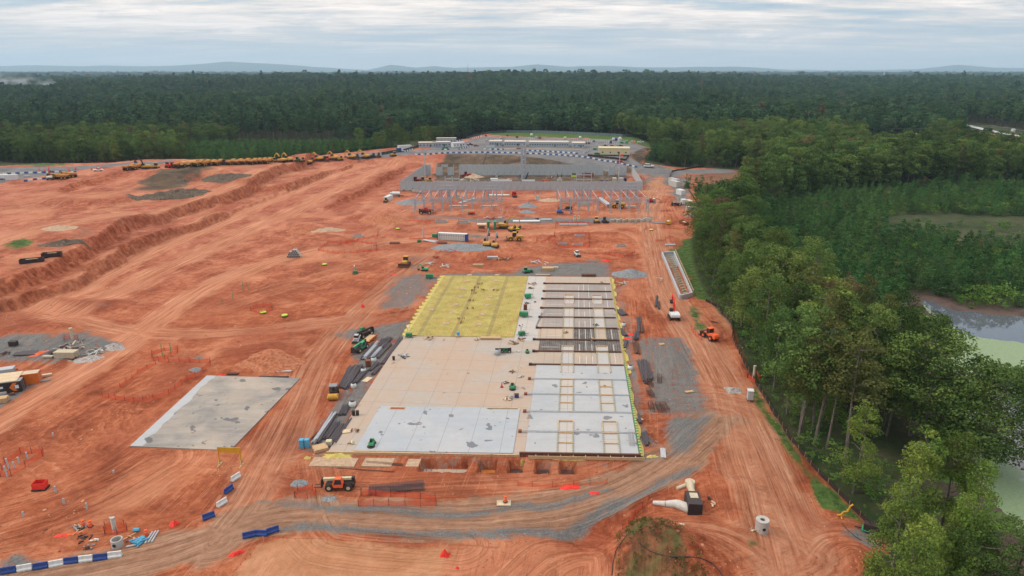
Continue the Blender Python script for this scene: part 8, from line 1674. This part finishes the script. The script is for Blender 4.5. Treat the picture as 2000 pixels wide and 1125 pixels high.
for j, (px, py, a) in enumerate([(550, 317, 150), (564, 316, 150), (600, 315, 155), (622, 314, 150), (653, 312, 150), (687, 310, 150), (713, 309, 160)]):
    mk_excavator(f'yellow excavator with folded boom, {["first", "second", "third", "fourth", "fifth", "sixth", "seventh"][j]} from the left on the ridge', 'machine_yellow', 'machine_yellow', put(px, py), R(a), 1.4, 'tuck')
for j, (px, py, c, f) in enumerate([(534, 317, 'machine_yellow', mk_dozer), (581, 316, 'green', mk_loader), (590, 316, 'machine_yellow', mk_dozer), (611, 316, 'hi_orange', mk_loader), (633, 314, 'dark', mk_dozer), (640, 314, 'hi_orange', mk_loader), (665, 313, 'machine_yellow', mk_dozer), (698, 310, 'dark', mk_dozer), (728, 308, 'dark', mk_dozer), (740, 307, 'dark', mk_dozer), (769, 305, 'machine_yellow', mk_dozer)]):
    nm = ['yellow dozer right of the last dump truck', 'green tractor between the second and third excavators', 'yellow dozer beside the green tractor', 'orange and white roller between excavators on the ridge', 'dark dozer right of the fourth excavator', 'orange roller right of the fourth excavator', 'yellow dozer right of the fifth excavator', 'dark dozer right of the sixth excavator', 'dark dozer right of the last ridge excavator', 'dark dozer at the right end of the ridge line-up', 'yellow dozer alone below the blue truck'][j]
    f(nm, c, put(px, py), R(-90 if j % 2 else 200), 1.1)
mk_dump('yellow dump truck in front of the far left barriers', 'machine_yellow', put(119, 350), R(185)); mk_dump('yellow dump truck right of its twin at the far left barriers', 'machine_yellow', put(135, 346.5), R(185)); mk_dump('small yellow hauler half hidden behind the far left dump truck', 'machine_yellow', put(110, 349), R(185)); mk_excavator('white excavator with red boom at the far left barriers', 'off_white', 'red', put(98, 351), R(120), 1.1, 'up')
mk_truck('white truck at the far left edge', put(7, 351), R(0)); mk_container('white box trailer at the far left road', 'white', 6, put(24, 351), R(20), 2.4, 3.0, 'box_trailer', 'trailer'); mk_container('small grey box at the far left road', 'light_grey', 3, put(53, 347), 0, 1.4, 1.2, 'utility_box', 'box'); mk_car('white pickup at the left road end', 'white', 'pickup', put(192, 334), R(10))
mk_car('white car on the road below the offices', 'white', 'sedan', put(1267, 327), R(-8)).scale = (1.6,)*3; mk_car('red car driving behind the right end of the barrier row', 'red', 'sedan', put(1212, 319), R(-15)).scale = (1.3,)*3
# offices and car park on the plateau
def at8(px, py): x, y = P(px, py, 8.0); return (x, y, 8.0)
mk_office('left blue-grey site office of the pair by the green fence', 15, 9, 4.0, at8(835, 287), R(8), nwin=5); mk_office('right blue-grey site office with tan roof by the green bin', 16, 10, 4.0, at8(862, 286), R(8), nwin=6); mk_office('long low tan-roofed office behind the blue-grey pair', 18, 5, 4.4, at8(872, 279), R(6), nwin=6)
mk_office('white office trailer left of the car park entrance', 12, 3.5, 3.8, at8(895, 287), R(38), 'white', 'white', 4, 1, 'white'); mk_dumpster('green dumpster in front of the right blue-grey office', 'green', at8(870, 291), 0, 4.6)
for px0, px1, lab, nw in ((955, 980, 'left section of the long grey office row with dark opening', 5), (985, 1027, 'middle section of the long grey office row', 9), (1034, 1112, 'long right section of the grey office row with tan roof', 16), (1118, 1143, 'short end section of the grey office row', 3)):
    xa = P(px0, 288, 8)[0]; xb = P(px1, 288, 8)[0]; yy = P(1000, 285.5+(px0-955)*.022, 8)[1]; mk_office(lab, xb-xa, 13, 4.0, ((xa+xb)/2, yy+7, 8), R(-2.5), nwin=nw)
t = thing('access_ramp', 'long pale skirted deck in front of the grey office row', 'ramp', at8(1065, 294.5), R(-3)); MB().bx(-34, 30, -1.2, 1.2, 0, 1.3).build('skirt', 'light_grey', t); MB().bx(-34, 30, -1.25, 1.25, 1.3, 1.42).build('deck', 'timber', t)
b = MB()
for q in range(28): b.bx(-34+q*2.37, -33.9+q*2.37, -1.2, -1.1, 1.42, 2.4)
b.bx(-34, 30, -1.2, -1.12, 2.4, 2.5); b.build('handrail', 'timber', t)
mk_container('grey generator container left of the long office row', 'light_grey', 7, at8(958, 292), 0, 2.4, 2.8, 'generator_container', 'container'); mk_container('rust red container at the mast', 'corten', 4.4, at8(1014, 294), 0, 2.4, 2.4)
mk_office('cream single storey building right of the car park', 24, 11, 5.2, at8(1199, 301), R(-6), 'cream', 'cream', 4, 1, 'cream', 'site_building'); mk_dumpster('green open bin left of the cream building', 'green', at8(1166, 302), R(10), 4.2); mk_genset('small green generator at the car park barriers', at8(1162, 293), 0, 'green', 3.2); mk_container('orange box at the cream building corner', 'hi_orange', 1.8, at8(1214, 305.5), 0, 1.5, 1.8, 'utility_box', 'box')
mk_truck('blue truck with white box by the green fence', at8(779, 297), R(28), 'blue', False, 3.5); mk_container('long white semi trailer behind the blue truck', 'white', 11, at8(790, 292), R(30), 2.6, 3.6, 'box_trailer', 'trailer'); mk_dumpster('green bin left of the blue truck', 'green', at8(773, 297), 0, 3.6); mk_container('white tank trailer right of the semi trailer', 'light_grey', 3.5, at8(800, 290), 0, 2.4, 2.8, 'tank_trailer', 'trailer')
for j, (px, py, c, kd, a, lab) in enumerate([(979, 270, 'white', 'sedan', 60, 'white car at the left of the upper car park'), (952, 277, 'white', 'sedan', 10, 'white car first behind the left office section'), (963, 275.5, 'grey', 'sedan', 5, 'grey car second behind the left office section'), (972, 274, 'white', 'sedan', 0, 'white car third behind the left office section'), (991, 266, 'navy', 'sedan', 90, 'dark blue car at the far grass edge left'), (1010, 269, 'dark', 'sedan', 80, 'black car alone on the upper car park'), (998, 276, 'white', 'sedan', 0, 'white car fourth behind the office row'), (1009, 276, 'lime', 'sedan', 0, 'lime-fronted pickup behind the office row'),
    (1038, 265.5, 'white', 'van', 100, 'white van at the far grass edge'), (1047, 269, 'white', 'pickup', 80, 'white pickup beside the red one'), (1054, 271, 'red', 'pickup', 75, 'red pickup beside the white one'), (1104, 272, 'cream', 'van', 70, 'cream truck with tan box in the upper car park'), (1133, 271, 'white', 'van', 90, 'white box truck at the far grass edge'), (1160, 277, 'grey', 'van', 80, 'grey van in the middle of the right car park'), (1198, 274, 'white', 'van', 90, 'white truck beside the blue one at the grass edge'), (1203, 274.5, 'blue', 'van', 90, 'blue truck beside the white one'),
    (1144, 281, 'dark', 'sedan', 85, 'dark car left of a pair right of the offices'), (1150, 281, 'brown_steel', 'sedan', 85, 'brown car right of a pair right of the offices'), (1181, 287, 'dark', 'pickup', 5, 'black pickup behind the cream building left'), (1196, 287, 'red', 'sedan', 0, 'red car behind the cream building'), (1211, 287, 'dark', 'pickup', 0, 'dark pickup behind the cream building right'), (1193, 280, 'navy', 'van', 85, 'navy van in front of the tan tank'), (1214, 280, 'green', 'sedan', 60, 'dark green buggy at the right car park'), (1224, 280, 'lift_green', 'van', 70, 'bright green machine at the right car park'),
    (1238, 279, 'yellow', 'sedan', 90, 'yellow machine at the right end of the car park'), (1251, 279, 'white', 'pickup', 10, 'white pickup at the right end of the car park'), (1236, 277.5, 'white', 'sedan', 0, 'white car left of the yellow machine'), (930, 286, 'red', 'sedan', 10, 'red car alone below the car park entrance'), (918, 284, 'dark', 'pickup', 20, 'black pickup with trailer by the white office trailer'), (1022, 277, 'grey', 'sedan', 0, 'grey car behind the long office section'), (1058, 279, 'white', 'sedan', 0, 'white car behind the long office section'), (949, 266.5, 'dark', 'sedan', 90, 'black car at the far left fence'), (940, 267, 'white', 'sedan', 90, 'white car at the far left fence')]):
    mk_car(lab, c, kd, at8(px, py), R(a), 'vehicles in the car park')
t = thing('silo_tank', 'tan round-topped tank at the far edge of the car park', 'tank', at8(1201, 277)); t.location = at8(1202, 277); t.location.x += 4; MB().tube((0, 0, 0), (0, 0, 3.2), 2, n=16).build('tank', 'light_grey', t); MB().tube((0, 0, 3.2), (0, 0, 4.4), 2, .6, 16).build('top', 'tan', t)
b = MB()
for q in range(4):
    x0, y0 = P(990, 276-q*2.6, 8); x1, y1 = P(1225, 281-q*2.6, 8)
    for s in range(60): f = s/59; x = x0+(x1-x0)*f; y = y0+(y1-y0)*f; b.add([(x, y-2.4, 8.012), (x+.22, y-2.4, 8.012), (x+.22, y+2.4, 8.012), (x, y+2.4, 8.012)], [(0, 1, 2, 3)])
tag(b.build('parking_markings', 'white'), kind='structure')
# chain link screens
mk_net('green screened fence along the left of the plateau', [(745, 303), (790, 296), (815, 288), (850, 281), (890, 272), (940, 264), (985, 259)], 2.2, False, .02, 'chain_link_fence', M('fence_green', (.025, .065, .062), .7), True, 4, cat='fence', post_m='light_grey')
mk_net('grey-green screened fence behind the car park grass', [(988, 259), (1040, 259), (1100, 261), (1160, 264), (1215, 267), (1258, 270), (1268, 275)], 2.6, False, .02, 'chain_link_fence', M('fence_blue', (.10, .15, .16), .7), True, 4, cat='fence', post_m='light_grey')
mk_net('low black silt screen on the bank below the cream building', [(1148, 305), (1180, 309), (1222, 314), (1228, 306)], 1.6, False, .05, 'silt_fence', 'black_fabric', True, 4, cat='silt fence', post_m='timber')
tag(o := mk_pipeline('black drain pipe running down the brown bank', [(950, 299), (947, 308), (942, 322)], .5, 'black_paint', 'drain_pipe'))
# distant houses, road and power poles at the right
def far_at(px, py, z): return (*P(px, py, z), z)
x, y, z = G(1781, 277); t = thing('house', 'white gabled house half hidden among distant trees', 'house', (x, y, z), R(35)); MB().bx(-6, 6, -4, 4, 0, 5).build('wall', 'siding', t); MB().prism([(-4.6, 5), (0, 9), (4.6, 5)], -6.4, 6.4, 'x').build('roof', 'white', t)
for q in (-3, 0, 3): MB().bx(q-.5, q+.5, -4.06, -4, 2, 3.4).build('window', 'glass', t)
x, y, z = G(1765, 293); t = thing('warehouse', 'long low white-roofed shed among distant trees', 'shed', (x, y, z), R(-8)); MB().bx(-22, 22, -8, 8, 0, 4).build('wall', 'off_white', t); MB().prism([(-8.6, 4), (0, 6.2), (8.6, 4)], -22.6, 22.6, 'x').build('roof', 'off_white', t); MB().bx(-2, 2, -8.08, -8, 0, 3).build('door', 'dark', t)
x, y, z = G(1978, 258); t = thing('small_shed', 'tiny white shed beside the distant road', 'shed', (x, y, z), 0); MB().bx(-1.5, 1.5, -1.5, 1.5, 0, 3).build('wall', 'white', t); MB().prism([(-1.7, 3), (0, 4), (1.7, 3)], -1.7, 1.7, 'x').build('roof', 'white', t)
pole_w = []
for px, py, lab in ((1936, 266, 'left utility pole with crossarms beside the distant road'), (1961, 270, 'right utility pole with crossarms beside the distant road')):
    x, y, z = G(px, py); t = thing('utility_pole', lab, 'utility pole', (x, y, z)); MB().tube((0, 0, 0), (0, 0, 12), .22, .16, 8).build('pole', 'bark_grey', t)
    for q in (11.4, 9.6): MB().bx(-2.4, 2.4, -.12, .12, q-.1, q+.1).build('crossarm', 'light_grey', t)
    pole_w.append(Vector((x, y, z+11.5)))
b = MB(); far = Vector(G(1480, 262)); 
for a, c in ((pole_w[0], pole_w[1]), (pole_w[1], pole_w[1]+(pole_w[1]-pole_w[0])*2.4), (pole_w[0], Vector((pole_w[0].x-150, pole_w[0].y-70, pole_w[0].z+2)))):
    for o_ in (-2, 0, 2):
        pv = None
        for s in range(9): f = s/8; p = a.lerp(c, f)+Vector((o_, 0, -3.2*4*f*(1-f)*.4)); (b.beam(pv, p, .10) if pv is not None else None); pv = p
o = b.build('power_line', 'grey'); tag(o, 'thin power wires strung between the distant utility poles', 'power line')
def far_tower(px, ybase, ytop, D, label, name, kind):
    d = ray(px, ybase); s = D/d[1]; x = d[0]*s; h = (ybase-ytop)/FPX*D*1.05; zb = CAMZ+d[2]*s; t = thing(name, label, kind, (x, D, zb-25))
    if name == 'radio_mast': MB().tube((0, 0, 0), (0, 0, 25+h*.7), 2.2, 1.4, 6).build('mast', 'grey', t); MB().tube((0, 0, 25+h*.7), (0, 0, 25+h), .9, .5, 6).build('antenna', 'grey', t)
    else: MB().tube((0, 0, 0), (0, 0, 25+h*.6), 3, 2.2, 10).build('stem', 'white', t); MB().tube((0, 0, 25+h*.55), (0, 0, 25+h*.8), 5, 9, 16).tube((0, 0, 25+h*.8), (0, 0, 25+h), 9, 4, 16).build('bowl', 'white', t)
far_tower(914, 141, 127, 5200, 'slender grey radio mast on the horizon', 'radio_mast', 'mast'); far_tower(1147, 147, 141, 5200, 'tiny white water tower on the horizon left of the middle', 'water_tower', 'water tower'); far_tower(1727, 143, 138.5, 5200, 'tiny white water tower on the right horizon', 'water_tower', 'water tower')
# smoke above the far left forest
n = NT('smoke_air'); n.t.nodes.remove(n.b); v = n.N('ShaderNodeVolumePrincipled'); v.inputs['Color'].default_value = (.85, .9, .95, 1); f = n.noise(n.mapping(n.pos(), (.02, .02, .035)), 1, 4, .6); n.L(n.math('MULTIPLY', n.ramp(f, [(.5, 0), (.75, 1)]), .02), v.inputs['Density']); n.L(v.outputs[0], n.out.inputs['Volume'])
x, y, z = G(20, 186); b = MB(); m_, k_ = 12, 7; V = [(120*math.cos(6.283*i/m_)*math.sin(math.pi*(j+.5)/k_), 60*math.sin(6.283*i/m_)*math.sin(math.pi*(j+.5)/k_), 22*math.cos(math.pi*(j+.5)/k_)) for j in range(k_) for i in range(m_)]
b.add(V, [(j*m_+i, (j+1)*m_+i, (j+1)*m_+(i+1) % m_, j*m_+(i+1) % m_) for j in range(k_-1) for i in range(m_)]+[tuple(range(m_)), tuple(range(k_*m_-1, (k_-1)*m_-1, -1))]); o = b.build('smoke', n.m); o.location = (x, y, z+30); tag(o, 'thin pale smoke drifting over the far left forest', kind='stuff')

def far_strip(name, pts, wd, m, dz):
    b = MB(); w = [Vector(G(*p)) for p in pts]; L = []
    for i, p in enumerate(w):
        d = (w[min(i+1, len(w)-1)]-w[max(i-1, 0)]).xy.normalized(); q = Vector((-d.y, d.x))*wd/2; L += [(p.x-q.x, p.y-q.y, p.z+dz), (p.x+q.x, p.y+q.y, p.z+dz)]
    b.add(L, [(2*i, 2*i+2, 2*i+3, 2*i+1) for i in range(len(w)-1)]); tag(b.build(name, m), kind='structure')
far_strip('distant_road', [(1880, 244), (1905, 250), (1930, 256), (1960, 262), (2000, 270), (2060, 281)], 10, 'light_grey', .9); far_strip('distant_path', [(1925, 261), (1950, 266), (1985, 275), (2050, 290)], 6, 'clay_heap', .7)
